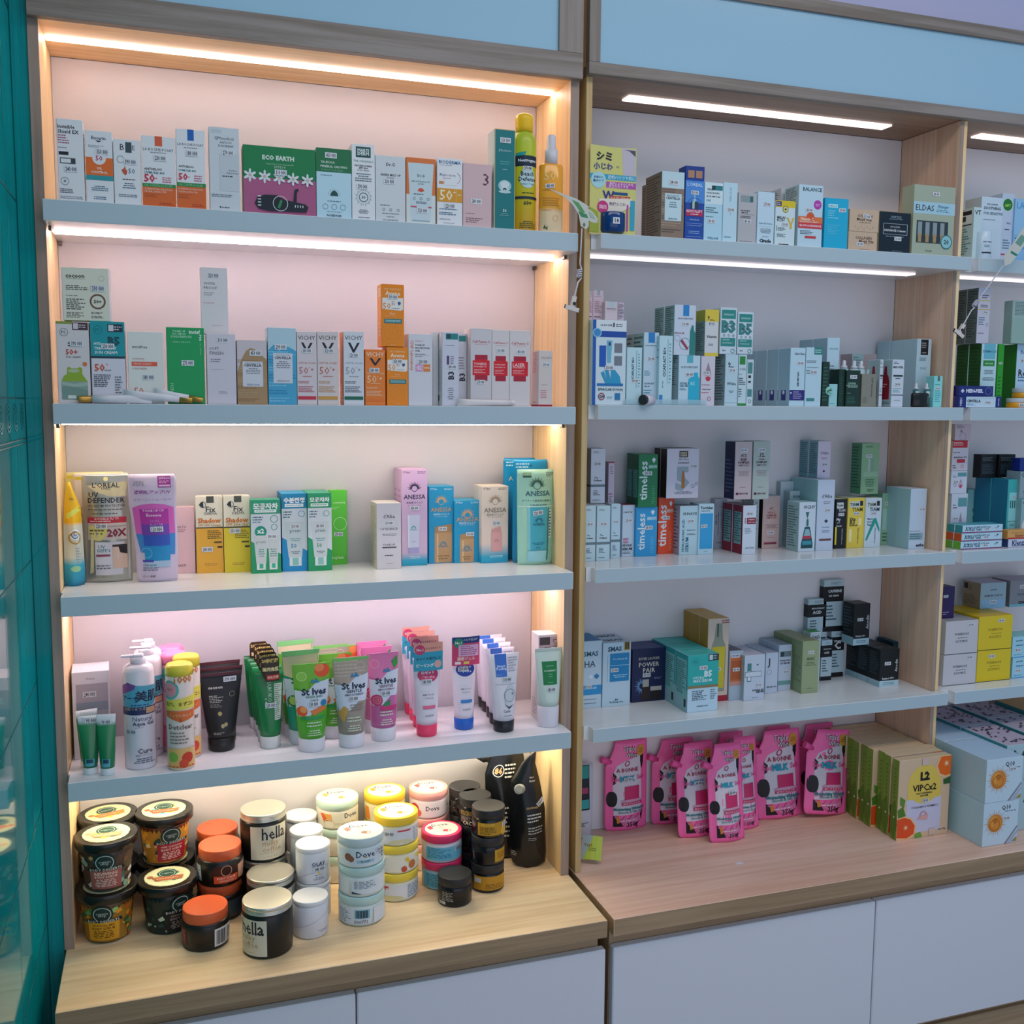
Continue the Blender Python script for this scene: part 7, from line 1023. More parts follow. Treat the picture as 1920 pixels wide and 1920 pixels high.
carton('mint box with a droplet behind the gel boxes', 1811, 1850, 918, '8ccccc', y=.165, z=Z, d=.04, side='6ca8ac', art=[('q', [(.5, .14), (.58, .24), (.42, .24)], '5c8c8c'), ('o', .5, .26, .08, '6ca09c'), T(.5, .42, .6, 'TRUECICA', '2c5454', .03), Li(.25, .54, .75, .62, 2, '2c6c6c', 'c')], price=(.76, .17), psz=.017)
tq = carton('tall teal box with a paler front panel, right bay', 1884, 1904, 899, '3cb0b0', y=.04, z=Z, d=.06, n=2, side='1c7ca0', lab2='tall blue-teal box behind the teal one with the pale panel', art=[Rc(.15, .2, .95, 1, '8cd4d8'), T(.5, .38, .5, 'III', '2c6464', .02), T(.5, .64, .8, 'HYALURONIC', '1c4c54', .02), Li(.2, .67, .85, .72, 2, '1c4c54', 'c'), Rc(.4, .8, .6, .86, K), Rc(.2, .97, .9, .99, K)], price=(.6, .27), psz=.012)
for a, b, t in ((1838, 1866, 'left black box standing on the teal boxes'), (1872, 1902, 'right black box standing on the teal boxes')): carton(t, a, b, 852, '14161a', y=.10, z=tq.top+.0004, d=.03, top='8c8c8c', art=[Li(.1, .12, .9, .3, 3, '6c7478'), Li(.1, .4, .9, .85, 9, '4c6470')])
ob = carton('lower grey-blue box at the right picture edge', 1911, 1955, 936, '8cb0b8', y=.02, z=Z, d=.05, art=[T(.3, .08, .5, 'OLAY', '2c4c54', .02), ('o', .4, .6, .35, 'd0dce4')]); carton('upper grey box with a white shape at the right picture edge', 1911, 1955, 855, '8ca4ac', y=.03, z=ob.top+.0004, d=.05, h=.075, art=[T(.2, .12, .3, 'OL', '2c444c', .02), ('o', .6, .6, .42, 'd4dce4'), T(.25, .8, .2, 'To', K)])
carton('small navy box on top of the grey box at the picture edge', 1912, 1945, 815, '142c84', y=.04, z=ALL[-1].top+.0004, d=.03, h=.036)
oc = carton('white box with a navy circle logo at the picture edge', 1890, 1960, 1005, 'c8d0e4', vb=1027, z=Z, d=.03, h=.023, art=[T(.3, .45, .4, 'Klenzit', '2c3c6c', .03), ('g', .6, .5, .06, .02, '1c2440'), Rc(.1, .78, .6, .84, '2c2c6c')], side='3c4c8c')
carton('yellow box with a red stripe on the white one at the picture edge', 1889, 1960, 980, 'dca45c', y=oc.y, z=oc.top+.0004, d=.03, h=.024, art=[T(.35, .6, .3, 'Ezanic-C', '8c3c2c', .03), Li(.1, .2, .6, .4, 2, 'b07c3c'), Rc(0, .84, 1, .98, 'c02c24')])
# ---- fourth shelf
Z = .3637
def U4(lab, a, b, v, vb, fc, **k): return carton(lab, a, b, v, fc, vb=vb, z=k.pop('z', Z), **k)
U4('white box with a blue top and plus signs, by the frame', 1093, 1127, 1203, 1329, 'c0d8e8', d=.09, top='1c7cb8', art=[T(.4, .19, .8, 'SMAS', '2c5c74', .03), T(.35, .34, .6, 'HA', '3c5464', .01), Rc(0, .39, .6, .393, '4c6474'), T(.4, .53, .22, '+', 'e0ecf4', .12), T(.72, .53, .26, '+', '2c84c0', .14), Rc(0, .66, 1, .8, '2c94d0'), T(.4, .7, .7, 'SYN ACID', 'c8e4f4', .02), Li(.05, .86, .8, .88, 1, '4c6474'), Li(.05, .92, .8, .94, 1, '4c6474')], price=(.3, .68), psz=.016)
U4('white box with a blue rectangle and gold badge', 1129, 1181, 1206.5, 1326.5, 'bfd9e9', d=.075, n=2, top='c8d4e4', lab2='white box behind the gold-badged one, {} in its row', tart=[T(.5, .4, .7, 'SMAS', '2c3c54', .03), Rc(.1, .1, .9, .12, '9cb0c0')], art=[T(.42, .1, .5, 'SMAS', '1c4c68', .04), Rc(.74, 0, .97, .13, 'b8a060'), T(.855, .06, .14, 'II', '3c3018', .05), Rc(.25, .17, .94, .61, '1c88c0'), Rc(.27, .355, .94, .362, 'b8dcf0'), T(.62, .26, .5, 'Pro-Vitamin B5', 'b8dcf0', .02), Li(.35, .5, .9, .56, 2, 'b8dcf0', 'c'), Rc(.17, .19, .175, .61, '2c4c60'), T(.5, .9, .12, 'JIN', '2c4c60'), T(.5, .935, .5, 'The Energy Care', '2c4c60', .02)], price=(.42, .43), psz=.021)
U4('midnight blue box with two printed bottles', 1184, 1247, 1218, 1318, '14204c', d=.06, n=2, top='1c2c6c', side='101840', lab2='midnight blue box behind the one with printed bottles', art=[T(.5, .19, .62, 'ESTEE LAUDER', 'c0b8a8'), T(.5, .3, .6, 'POWER', 'dcd4c4', .01), T(.5, .41, .36, 'PAIR', 'dcd4c4', .01), ('v', .3, .7, .05, .25, 13, 90, 300, '6c94c8'), Rc(.32, .58, .5, .72, 'a8a49c'), ('q', [(.3, .72), (.52, .72), (.54, .97), (.28, .97)], '2c1c1c'), Rc(.55, .72, .88, .8, 'b0aca4'), Rc(.56, .8, .87, .97, '1c1818'), Li(.66, .55, .9, .59, 2, '8c98b8')], price=(.43, .5), psz=.022)
U4('teal and white box lettered B5, front of its row', 1288, 1345, 1229.5, 1337, 'c0dcec', d=.073, n=3, side='3cacb0', top='3cb8b4', lab2='teal-topped serum box, {} in its row', tart=[T(.5, .35, .4, 'HYDRA B5', 'b0e4e0', .02), T(.5, .6, .3, 'MAX SERUM', 'b0e4e0'), Rc(.1, .08, .9, .1, '2c9c9c')], left=[Rc(0, .62, 1, 1, '9cc8d0'), Rc(.1, .1, .9, .75, '8cd0d0')]+SL(16, '2c6c74', .14, .72)+[Rc(.72, .78, .88, .92, '2c3c44')], art=[Rc(0, 0, 1, .54, '2cb0ac'), Rc(.66, .0, 1, .12, '2c4450'), Rc(.69, .015, .8, .105, 'c0d8dc'), Li(.82, .02, .98, .1, 2, 'c0d8dc'), ('g', .24, .12, .11, .008, '1c8488'), T(.24, .12, .1, 'PS', '1c8488'), T(.66, .34, .26, 'B5', 'd4ecf0', .06), T(.35, .4, .36, 'HYDRA', 'd4ecf0', .02), T(.48, .455, .6, 'MAX SERUM', 'd4ecf0', .03), Rc(0, .535, 1, .58, '8c7c54'), Li(.15, .62, .65, .8, 6, '3c5464'), Li(.75, .61, .95, .8, 5, '5c7484'), T(.5, .9, .38, 'DERMAFACTORY', '2c3c48', .02)], price=(.5, .23), psz=.022)
U4('gold box with a printed serum bottle of yellow oil, front of three tall ones', 1324, 1363, 1161, 1317, 'd0bcac', d=.055, n=3, side='c08c2c', top='d8a444', lab2='tall gold box, {} in its row', left=SL(3, '4c3810', .78, .95), art=[('q', [(.38, .06), (.66, .06), (.72, .25), (.84, .32), (.88, .4), (.84, .88), (.2, .88), (.16, .4), (.2, .32), (.3, .25)], '8c9484'), ('q', [(.2, .34), (.84, .34), (.8, .84), (.24, .84)], 'c8b828'), Rc(.44, .06, .5, .22, '2c3430'), Rc(.66, .02, 1, .06, '8c3c3c'), T(.83, .04, .3, 'SERUM', 'f0d4d0', .03), Rc(0, .93, 1, 1, 'a81c34')], price=(.5, .61), psz=.018)
U4('orange and grey box with a price tag', 1366, 1391, 1221, 1314, 'a8b8c8', d=.05, n=2, top='4c4858', lab2='dark-topped box behind the orange one', art=[Rc(.05, .1, .95, .7, 'c86c3c'), Rc(.1, .06, .75, .14, 'c8ccdc'), T(.42, .1, .5, 'NEOGEN', '1c2430', .03), Rc(.12, .2, .9, .58, 'b05c30'), Rc(.05, .62, .95, .7, 'c89084')], price=(.5, .38), psz=.02)
U4('white box with a green rounded cross outline', 1394, 1432, 1229.5, 1315, 'c4cfe0', d=.05, n=2, side='a8c0c8', top='b8b8cc', lab2='white box behind the cross-outline one', art=[Rc(.14, .18, .34, .58, '4c8484'), Rc(.17, .35, .31, .56, 'dfe8ee'), Rc(.03, .36, .84, .48, '4c6c74'), Rc(.05, .37, .82, .47, 'cfdae6'), ('q', [(.58, .22), (.68, .2), (.66, .24)], K), T(.7, .78, .56, 'HYDRA B5', '1c2c38', .03), T(.78, .82, .36, 'SERUM', '1c2c38', .03), Li(.4, .93, .8, .95, 1, '5c6c7c')], price=(.72, .67), psz=.019)
U4('white box with small print right of the cross box', 1434, 1457, 1225, 1301, 'bfccdf', d=.05, n=2, top='b0b4c8', lab2='white box behind the small-print one', art=[T(.25, .25, .2, 'J', K, .02), Li(.1, .33, .6, .36, 1, '5c7484'), ('g', .3, .47, .2, .03, '8ca0ac'), T(.5, .84, .8, 'SERUM SUN', '2c3c4c', .02)])
U4('white box with a grey-green stripe, front of three', 1458, 1482, 1210, 1296, 'bccadc', d=.05, n=3, top='8c94a4', lab2='grey-topped white box, {} in its row', art=[Rc(.1, .14, .95, .26, '6c8088'), Rc(.15, .15, .4, .25, '2c3c44'), T(.5, .34, .8, 'HYDRATING', K, .03), T(.5, .4, .7, 'B5 SERUM', K, .03), Rc(0, .78, 1, .87, '6c9c9c')], price=(.6, .59), psz=.018)
U4('olive box with spaced dark lettering, front of three', 1502, 1533, 1203, 1301, '98a880', d=.05, n=3, side='8c9c74', top='94946c', lab2='olive box, {} in its row', left=SL(12, '6c7c58', .3, .8), art=[T(.5, .34, .5, 'AHC', '2c3828', .02), Li(.15, .4, .85, .48, 3, '4c5840', 'c'), Li(.25, .9, .75, .92, 1, '4c5840', 'c')], price=(.5, .22), psz=.019)
cp_ = U4('white box with a bright green lid panel', 1516, 1536, 1186, 1283, 'c8d4d8', d=.035, top='3ca82c', art=[T(.5, .1, .8, 'OAD', K, .03), Rc(.0, .0, 1, .02, 'd8e0e4')])
def bw(lab, a, b, v, tx, y=None, vb=None, z=Z, **k): return carton(lab, a, b, v, 'b8d0d8', y=y, vb=vb, z=z, d=.035, side=k.pop('side', '9cb4bc'), top='c0ccd4', left=[Rc(0, .13, 1, .42, '14161a'), Rc(0, .9, 1, 1, '14161a')], art=[T(.6, .07, .5, 'INKEY', '8ca0a8', .02), Rc(0, .13, 1, .42, '0e1014'), T(.55, .22, .7, tx[0], 'd4dce0', .04), T(.5, .31, .5, tx[1], 'd4dce0', .04), Li(.12, .48, .7, .8, 5, '2c4c58'), Rc(0, .9, 1, 1, '0e1014')], **k)
b1 = bw('white carton with black bands, lower right of its group', 1556, 1580, 1184, ('VITAMIN', 'C'), vb=1264); b2 = bw('white carton with black bands, lowest at the front', 1538, 1558, 1201, ('HYALURONIC', 'ACID'), vb=1276.5)
b4 = bw('white carton with black bands hidden low at the back left', 1514, 1545, 1205, ('NIACIN', 'AMIDE'), y=b1.y+.03)
bw('white carton with black bands lettered BETA HYDROXY ACID', 1513, 1547, 1124, ('BETA HYDROXY', 'ACID'), y=b1.y+.03, z=b4.top+.0005); bw('topmost white carton with black bands lettered CAFFEINE EYE CREAM', 1542, 1579, 1088, ('CAFFEINE', 'EYE CREAM'), y=b1.y+.005, z=b1.top+.0005)
an = [T(.85, .45, .34, 'Anodin', 'b8c4cc', .02, 90), T(.45, .78, .6, 'Retinol 10+', 'd0d8dc', .03), Rc(0, .84, 1, 1, 'b4d4e0'), Li(.2, .88, .8, .96, 2, '3c6c84')]
a1_ = U4('black carton with a white foot, front of three', 1648, 1684, 1219, 1288.5, '0c1216', d=.06, n=3, side='0e1418', top='14242c', lab2='black carton with a white foot, {} in its row', left=SL(10, '44545c', .08, .7)+[Rc(0, .84, 1, 1, 'a4c4d0')], tart=[Li(.3, .3, .7, .4, 1, 'b0b8bc')], art=an, price=(.4, .38), psz=.02)
carton('black carton with a white foot stacked up at the back', 1599, 1629, 1133, '0c1216', y=a1_.y+.065, z=a1_.top+.0005, d=.05, side='0e1418', top='0c1014', left=SL(8, '44545c', .08, .7)+[Rc(0, .8, 1, 1, 'a4c4d0')], art=an, price=(.4, .38), psz=.019)
U4('deep teal carton behind the black ones against the partition', 1672, 1682, 1204, 1272, '0c3444', d=.07, top='14485c', art=[T(.5, .2, .2, '55', '6ca0b0')])
def fc_(lab, a, b, v, vb, z, c, t, ink, pp): return carton(lab, a, b, v, c, vb=vb, y=None if vb else k3, z=z, d=.075, n=2, lab2=lab+', its twin behind', side='c8ccd4' if c == 'c8c6cc' else 'd8b818', top=t, art=[T(.5, .4, .42, 'FORENCOS', ink, .02), Li(.3, .5, .75, .54, 1, ink, 'c'), Li(.2, .58, .8, .66, 2, ink, 'c'), Rc(0, .985, 1, 1, '1c1c24')], price=pp, psz=.021)
w1 = fc_('lower white square box with spaced lettering', 1767, 1829, 1229, 1287, Z, 'c8c6cc', 'a8acb4', '3c3c4c', (.78, .13)); y1 = fc_('lower yellow square box with spaced lettering', 1830, 1893, 1221, 1280, Z, 'e0c41c', 'e0b820', '8c7414', (.42, .2))
k3 = w1.y; w2 = fc_('upper white square box with spaced lettering', 1771, 1832, 1166, None, w1.top+.0005, 'c8c6cc', 'a8acb4', '3c3c4c', (.76, .14)); k3 = y1.y; y2 = fc_('upper yellow square box with spaced lettering', 1833, 1896, 1157, None, y1.top+.0005, 'e0c41c', 'e0b820', '8c7414', (.66, .15))
carton('dark violet carton half hidden by the partition', 1765, 1788, 1101, '2c1454', y=w2.y+.035, z=w2.top+.0005, d=.04, art=[Li(.1, .78, .6, .9, 2, 'a89cc8')], price=(.28, .3), psz=.016)
bb = [carton(f'sky blue box with navy print, {t}', 1897, 1960, 1100, 'a0d4e8', y=y1.y+.005, z=Z+.060*i, h=.0595, d=.06, top='8cd4dc', art=[T(.2, .2, .2, 'genabelle', K, .02), T(.3, .42, .4, 'PREMIUM TONE UP', '2c6c94', .02), Li(.05, .85, .3, .9, 1, '3c7c94'), Rc(0, .97, 1, 1, '3c9cdc')], price=(.17, .65), psz=.02) for i, t in ((0, 'lower one at the picture edge'), (1, 'upper one at the picture edge'))]
carton('silver box with a tan side standing on the yellow boxes', 1837, 1885, 1094, '9cb4c0', y=y2.y+.085, z=y2.top+.0005, d=.07, side='9c8c74', top='b8b0c4', left=[Rc(.08, .08, .3, .3, '2c2020'), Li(.36, .1, .6, .35, 4, '5c4c3c')]+SL(7, '6c5c48', .5, .9), art=[T(.5, .28, .24, 'genabelle', '2c3c48', .02), T(.5, .5, .7, 'PREMIUM TONE UP', '3c5464', .02), Rc(.04, .66, .96, .98, '94bcdc'), Li(.4, .88, .6, .91, 1, '3c5464')], price=(.5, .75), psz=.022)
carton('metallic silver box at the picture edge above the blue ones', 1892, 1960, 1089, '8c8c94', y=y2.y+.085, z=y2.top+.0005, d=.07, top='b0a8bc', art=[T(.4, .88, .3, 'EPISH', K, .04), Li(.2, .5, .8, .58, 2, K), Rc(0, .9, 1, 1, '7cb8c8')], price=(.35, .25))
# ---- right worktop
Z = .0003
MKB = [(0, .08, 1), (.03, .02, 1), (.08, 0, 1), (.72, 0, 1), (.82, .12, 1), (.9, .2, 1), (1, .24, .99)]
def milk(lab, a, b, v, vb=None, y=None, roll=0, rz=0, full=True, pr=(.5, .42)):
    W2 = 'dcd4e0'; P2 = 'e85c9c'
    art = [('q', [(.1, .36), (.2, .27), (.4, .22), (.62, .2), (.88, .14), (.9, .3), (.92, .6), (.9, .8), (.6, .82), (.12, .82), (.1, .6)], W2), ('q', [(.84, .14), (.97, .1), (.97, .26), (.93, .33), (.86, .25)], '14141c'), ('q', [(.1, .34), (.19, .38), (.17, .46), (.1, .48)], '14141c'), ('o', .13, .64, .1, '14141c', .17), ('q', [(.96, .55), (.97, .78), (.88, .72), (.9, .6)], '14141c'), ('q', [(.1, .82), (.24, .86), (.38, .95), (.1, .95)], '14141c'), ('q', [(.96, .78), (.92, .9), (.7, .96), (.78, .9)], '14141c'),
        ('o', .8, .12, .12, 'd89c3c'), Li(.71, .09, .89, .15, 3, '8c4c1c', 'c'), T(.46, .1, .38, 'Triple', '2c1420', .05), T(.46, .1, .38, 'Triple', 'ecdce4', .01), T(.56, .165, .34, 'White', '2c1420', .07), T(.56, .165, .34, 'White', 'ecdce4', .01), ('g', .48, .25, .06, .02, 'c02c64'), T(.5, .32, .52, 'A BONNE', 'a8244c', .02), T(.24, .42, .2, 'Spa', P2, .02), T(.5, .415, .36, 'MILK', '1ca0b8', .06), T(.82, .41, .2, 'Salt', P2, .02),
        ('r', .42, .5, .78, .655, 'd0306c'), ('o', .6, .66, .28, 'd8a0bc', .03), ('r', .35, .675, .84, .71, 'c83c6c'), T(.59, .693, .42, 'ホワイトニング', 'f0d0dc', .02), T(.55, .755, .74, 'Moisturizing Whitening', '1c7c84', .05), T(.58, .79, .6, 'Smooth & Silky Skin', '1c7c84', .02), ('q', [(.12, .84), (.2, .83), (.3, .88), (.4, .83), (.52, .87), (.62, .82), (.72, .86), (.85, .82), (.9, .9), (.5, .95)], 'd878a8'), ('q', [(.17, .84), (.24, .82), (.28, .9), (.2, .91)], 'd8843c'), Li(.32, .87, .84, .9, 1, 'f0c8dc'), T(.62, .94, .28, '350g', '2c1c28', .02)]
    art = [('q', [(.09+.83*x, y) for x, y in e_[1]], e_[2]) if e_[0] == 'q' else e_ for e_ in art]; art[4] = ('o', .17, .64, .09, '14141c', .17)
    q = pouch(lab, a, b, v, mat('ff6cb0', .25), vb=vb, y=y, z=Z, rows=MKB, dp=.016, margin=.08, art=art, rz=rz, lean=None, roll=roll, price=pr, peak=.22)
    spout(q.o, (-q.w*.36, -.001, q.h*.77), (-.93, -.05, .38), mat('f45ca4', .3), .0088, .032); return q
milk('pink cow-patterned pouch alone at the left', 1134, 1212, 1394, 1560); milk('pink cow-patterned pouch, second from the left, half hidden', 1222, 1298, 1391, 1548)
milk('pink cow-patterned pouch behind the front overlapping pair, upper left', 1285, 1345, 1399, y=.15, pr=None); milk('pink cow-patterned pouch, left of the overlapping pair in front', 1274, 1345, 1404, 1574); milk('frontmost pink cow-patterned pouch', 1333, 1398, 1405, 1583, pr=(.62, .5))
milk('pink pouch leaning on the wall behind the frontmost one', 1340, 1395, 1380, y=.185, pr=None); milk('pink pouch with its right side showing past the frontmost one', 1372, 1425, 1391, y=.10, pr=None); milk('large pink cow-patterned pouch right of the centre group', 1421, 1507, 1380, 1540, pr=None); milk('pink pouch against the wall behind the large one', 1425, 1482, 1368, y=.19, pr=None)
milk('pink pouch against the wall left of the tilted one', 1503, 1568, 1366, y=.175, pr=None); milk('pink cow-patterned pouch tilted to the right, beside the citrus boxes', 1508, 1588, 1384, 1538, roll=.11, pr=None)
def orange(x, y, r): return [('o', x, y, r, 'f0c08c'), ('o', x, y, r*.88, 'e8581c')]+[('v', x, y, 0, r*.2, 10, 0, 324, 'f4d09c')]+[('v', x, y, r*.2, r*.85, 10, 18, 342, 'd04818')]
vip = [Rc(.17, .5, .84, .93, 'c8c8e4'), ('q', [(.84, .5), (.84, .75), (.78, .86), (.66, .93), (.17, .93), (.17, .5)], 'ccccE4'), ('o', .5, .33, .32, 'e4c858', .32), Rc(.18, .33, .82, .51, 'e4c858')]+[('q', [(.78, .0), (1, .0), (1, .26), (.9, .28), (.76, .24), (.7, .12)], 'f0c08c'), ('q', [(.8, .01), (1, .01), (1, .24), (.9, .255), (.79, .22), (.74, .12)], 'ec6a14'), ('v', .91, .1, .0, .07, 10, 0, 324, 'f4d8a8'),
    ('q', [(0, .72), (.14, .7), (.28, .74), (.38, .84), (.36, .96), (.26, 1), (0, 1)], 'f0c08c'), ('q', [(0, .735), (.14, .72), (.26, .755), (.345, .84), (.33, .94), (.2, .985), (0, .965)], 'e4501c'), ('v', .17, .85, 0, .06, 10, 0, 324, 'f4d09c'), ('q', [(.04, .45), (.14, .5), (.12, .6), (.04, .55)], '5c8c2c'), ('q', [(0, .62), (.1, .58), (.16, .7), (.02, .72)], '4c7c24'), ('q', [(.34, .95), (.46, .93), (.5, .99), (.36, 1)], '6ca83c'), ('q', [(.86, .3), (1, .27), (1, .36), (.87, .36)], '2c5c2c'),
    T(.5, .225, .18, 'L2', '141414', .06), T(.5, .37, .46, 'VIPCx2', '141414', .02), T(.5, .44, .3, 'BODY WHITENING', K, .03), T(.5, .47, .16, 'SHOWER', K, .03), T(.52, .61, .52, 'COLLAGEN & VITAMIN C', '4c4454', .01), ('g', .5, .72, .07, .02, 'd89098'), ('q', [(.36, .76), (.48, .72), (.6, .72), (.58, .78)], 'e0a8a4'), Rc(.43, .0, .55, .09, 'd4bcb0'), Rc(.62, .9, .74, .98, 'd4bcb0'), T(.88, .93, .14, 'Net. 900g', K, .02)]
vp = carton('cream citrus box, frontmost of its row', 1680, 1776, 1427, 'd8bc9c', vb=1577, z=Z, d=.026, n=1, side='7c9c34', top='dcc09c', bev=.001, left=[Li(.3, .1, .7, .5, 8, '5c8424'), ('q', [(.0, .6), (.6, .5), (1, .8), (.6, 1), (0, .9)], '5c8024'), ('o', .5, .72, .12, 'd4d8b0')], art=vip, price=(.52, .535), ptxt='154 000', psz=.022)
c_x = vp.base
for i in range(9):
    c = vp.o.copy(); C.objects.link(c); k_ = 1.35+i*1.12; c.location = c_x+Vector((.002+(.004 if i % 2 else 0)+(-.010 if i > 1 else 0), .026*k_, 0)); c.rotation_euler.z = .0; c['label'] = f'cream citrus box with green spine, {ORD[i+1]} in its row'
BXW = 'c4dae8'
fl_a = [T(.64, .15, .26, 'Q10', '2c3444', .02), Li(.62, .22, .94, .26, 1, '4c5464'), ('v', .34, .48, .14, .34, 26, 0, 346, 'c8a488'), ('o', .34, .48, .21, 'd0842c'), ('o', .3, .44, .13, 'e49c3c'), ('o', .4, .5, .12, 'dc8c30'), ('o', .34, .42, .07, 'c06c1c'), ('g', .33, .52, .15, .02, 'b8641c'), ('q', [(.62, 1), (.98, .6), (.99, .64), (.68, 1)], '8c8494'), ('q', [(.72, 1), (.99, .7), (1, .76), (.8, 1)], 'a8b4c8'), ('q', [(.84, .97), (.98, .86), (.98, .97)], 'a08c3c')]
q1 = carton('lower white box with an orange flower print, front of two', 1841, 1906, 1508, BXW, vb=1589, z=Z, d=.155, n=2, side='b4d4e0', top='b8d0e8', lab2='lower white flower box behind the front one', art=fl_a, price=(.66, .4), psz=.022)
q2 = carton('upper white box with an orange flower print, front of two', 1846.5, 1914, 1426, BXW, y=q1.y, z=q1.top+.0006, d=.155, n=2, side='b4d0dc', top='b8d0e8', lab2='upper white flower box behind the front one', art=fl_a, price=(.72, .27), psz=.022)
rr = random.Random(4)
def leaves(n, c='4c4454'):
    out = []
    for i in range(n):
        a, b, t_ = rr.uniform(.05, .9), rr.uniform(.05, .9), rr.uniform(-.5, .5); out.append(('q', [(a, b), (a+.04+.02*t_, b-.05), (a+.1, b-.03+.05*t_), (a+.05, b+.01)], c)); 
        if i % 3 == 0: out.append(('l', a, b, min(.98, a+.2), b+.02, 1, c))
    return out
def flor(lab, x, y, w_, d, h, c, tc, z=Z, pat=True):
    bm = bmesh.new(); bx(bm, -w_/2, 0, 0, w_/2, d, h, 0, .001); ms = [mat(c, .4), mat('3c8c94', .4), mat(tc, .4)]
    for f in bm.faces:
        if abs(f.normal.x) > .9: f.material_index = 1
        elif abs(f.normal.z) > .9: f.material_index = 2
    if pat: paint(bm, leaves(16, '2c3440'), w_, h, lambda s, t, o: Vector((-w_/2+s*w_, -o, t*h)), ms); paint(bm, leaves(30), w_, d, lambda s, t, o: Vector((-w_/2+s*w_, t*d, h+o)), ms)
    return tag(new('gift_box', bm, ms, None, (x, y, z)), lab, 'box')
xq = q1.base.x+q1.w/2+.006; HF = q2.top+.008
flor('leaf-patterned pale box, nearest of the first pair behind the flower boxes', xq+.055, -.13, .11, .165, HF, 'a8c4cc', 'c4b4c8'); flor('leaf-patterned pale box, farther of the first pair against the back', xq+.055, .038, .11, .165, HF, 'a8c4cc', 'c4b4c8')
flor('bird-and-leaf patterned pale box at the picture edge, nearer one', xq+.182, -.10, .125, .16, HF+.005, 'a8c4cc', 'b8b0c4'); flor('bird-and-leaf patterned pale box at the picture edge, farther one', xq+.182, .063, .125, .14, HF+.005, 'a8c4cc', 'b8b0c4')
flor('plain tan box in the far right corner of the worktop', xq+.33, -.02, .15, .2, HF+.015, 'c8a468', 'd0a860', pat=False)
# white tube and its tag by the frame, paper scrap
P, r = place_round(1097, 1580, Z, r=.02); e = tag(empty('hand_cream_tube', (P.x, P.y+.02, Z)), 'white pouch-like tube with a teal label half hidden by the frame', 'tube')
loft('tube_body', [(0, .018, .012), (.004, .024, .016), (.05, .027, .014), (.165, .027, .004), (.197, .027, .001)], mat('d0d0dc', .3), e, art=[Rc(.1, .02, .8, .62, '14202c'), Rc(.1, .03, .77, .2, '2c9c94'), Rc(.1, .32, .72, .4, 'a83c68'), Rc(.1, .48, .76, .6, '34a8a8'), Li(.1, .78, .75, .84, 3, '3c3c44')])
bm = bmesh.new(); Wt_, Ht_ = .05, .062; ms = [mat('b0c43c', .45)]
q = [[bm.verts.new((s*Wt_, t*Ht_, .0035*math.sin(s*2.6)*1.2+dz)) for s in (0, .25, .5, .75, 1)] for dz in (0, -.0006) for t in (0, 1)]
for i in range(4): bm.faces.new((q[0][i], q[0][i+1], q[1][i+1], q[1][i])); bm.faces.new((q[2][i], q[3][i], q[3][i+1], q[2][i+1]))
paint(bm, [('q', [(0, 0), (.55, 0), (.1, 1), (0, 1)], '9cb0b4'), T(.3, .4, .42, 'Yuri', '8c6c3c', .03, 0), Li(.35, .5, .75, .66, 2, '6c7c2c')], Wt_, Ht_, lambda s, t, o: Vector((s*Wt_, t*Ht_, .0042*math.sin(s*2.6)+.0002+o)), ms, 6)
P = at_z(1084, 1618, Z); o = new('paper_tag', bm, ms, None, (P.x+.004, P.y-.006, .012), .55); o.rotation_euler = (.75, .05, -.45); tag(o, 'yellow-green paper tag lying by the frame foot on the pinkish worktop', 'tag')
bm = bmesh.new(); v_ = [bm.verts.new(p) for p in ((-.014, 0, 0), (-.003, -.006, .0003), (.013, -.001, 0), (.001, .007, .0006))]; bm.faces.new(v_); r_ = bmesh.ops.extrude_face_region(bm, geom=bm.faces[:]); bmesh.ops.translate(bm, vec=(0, 0, .0005), verts=[x for x in r_['geom'] if isinstance(x, bmesh.types.BMVert)])
tag(new('paper_scrap', bm, [mat('e4e2ec', .5)], None, at_z(1387, 1619, .0002)), 'tiny scrap of white paper on the empty worktop front', 'paper')
# clear acrylic tray and lying jar on the second shelf
Z = 1.1253; xa, xb = x_for(1170, -.026, Z), x_for(1325, -.026, Z)
bm = bmesh.new(); g_ = mat('bfe4f0', .05, 0, 0, 0, .22)
for a in ((0, 0, 0, xb-xa, .004, .002), (0, 0, 0, xb-xa, .0012, .0135), (0, .0028, 0, xb-xa, .004, .0135)): bx(bm, *a)
new_ = tag(new('acrylic_tray', bm, [g_], None, (xa, -.0275, Z)), 'clear acrylic strip along the front edge of the shelf', 'tray')
P = at_y(1194, 745, -.022); e = empty('lying_bottle', (P.x+.012, -.0265, Z+.0165)); tag(e, 'small bottle with black cap lying on its side behind the acrylic strip', 'bottle'); e.rotation_euler = (R(90), 0, R(-62)); e.location.y = -.036; e.location.z = Z+.0122
loft('bottle_body', [(-.03, .0115, .0115), (-.004, .0118, .0118), (-.002, .0105, .0105)], mat('d4ccd8', .3), e, seg=28); loft('bottle_cap', [(-.002, .0112, .0112), (.006, .0118, .0118), (.0065, .0095, .0095)], mat('1c2c30', .3), e, seg=28)
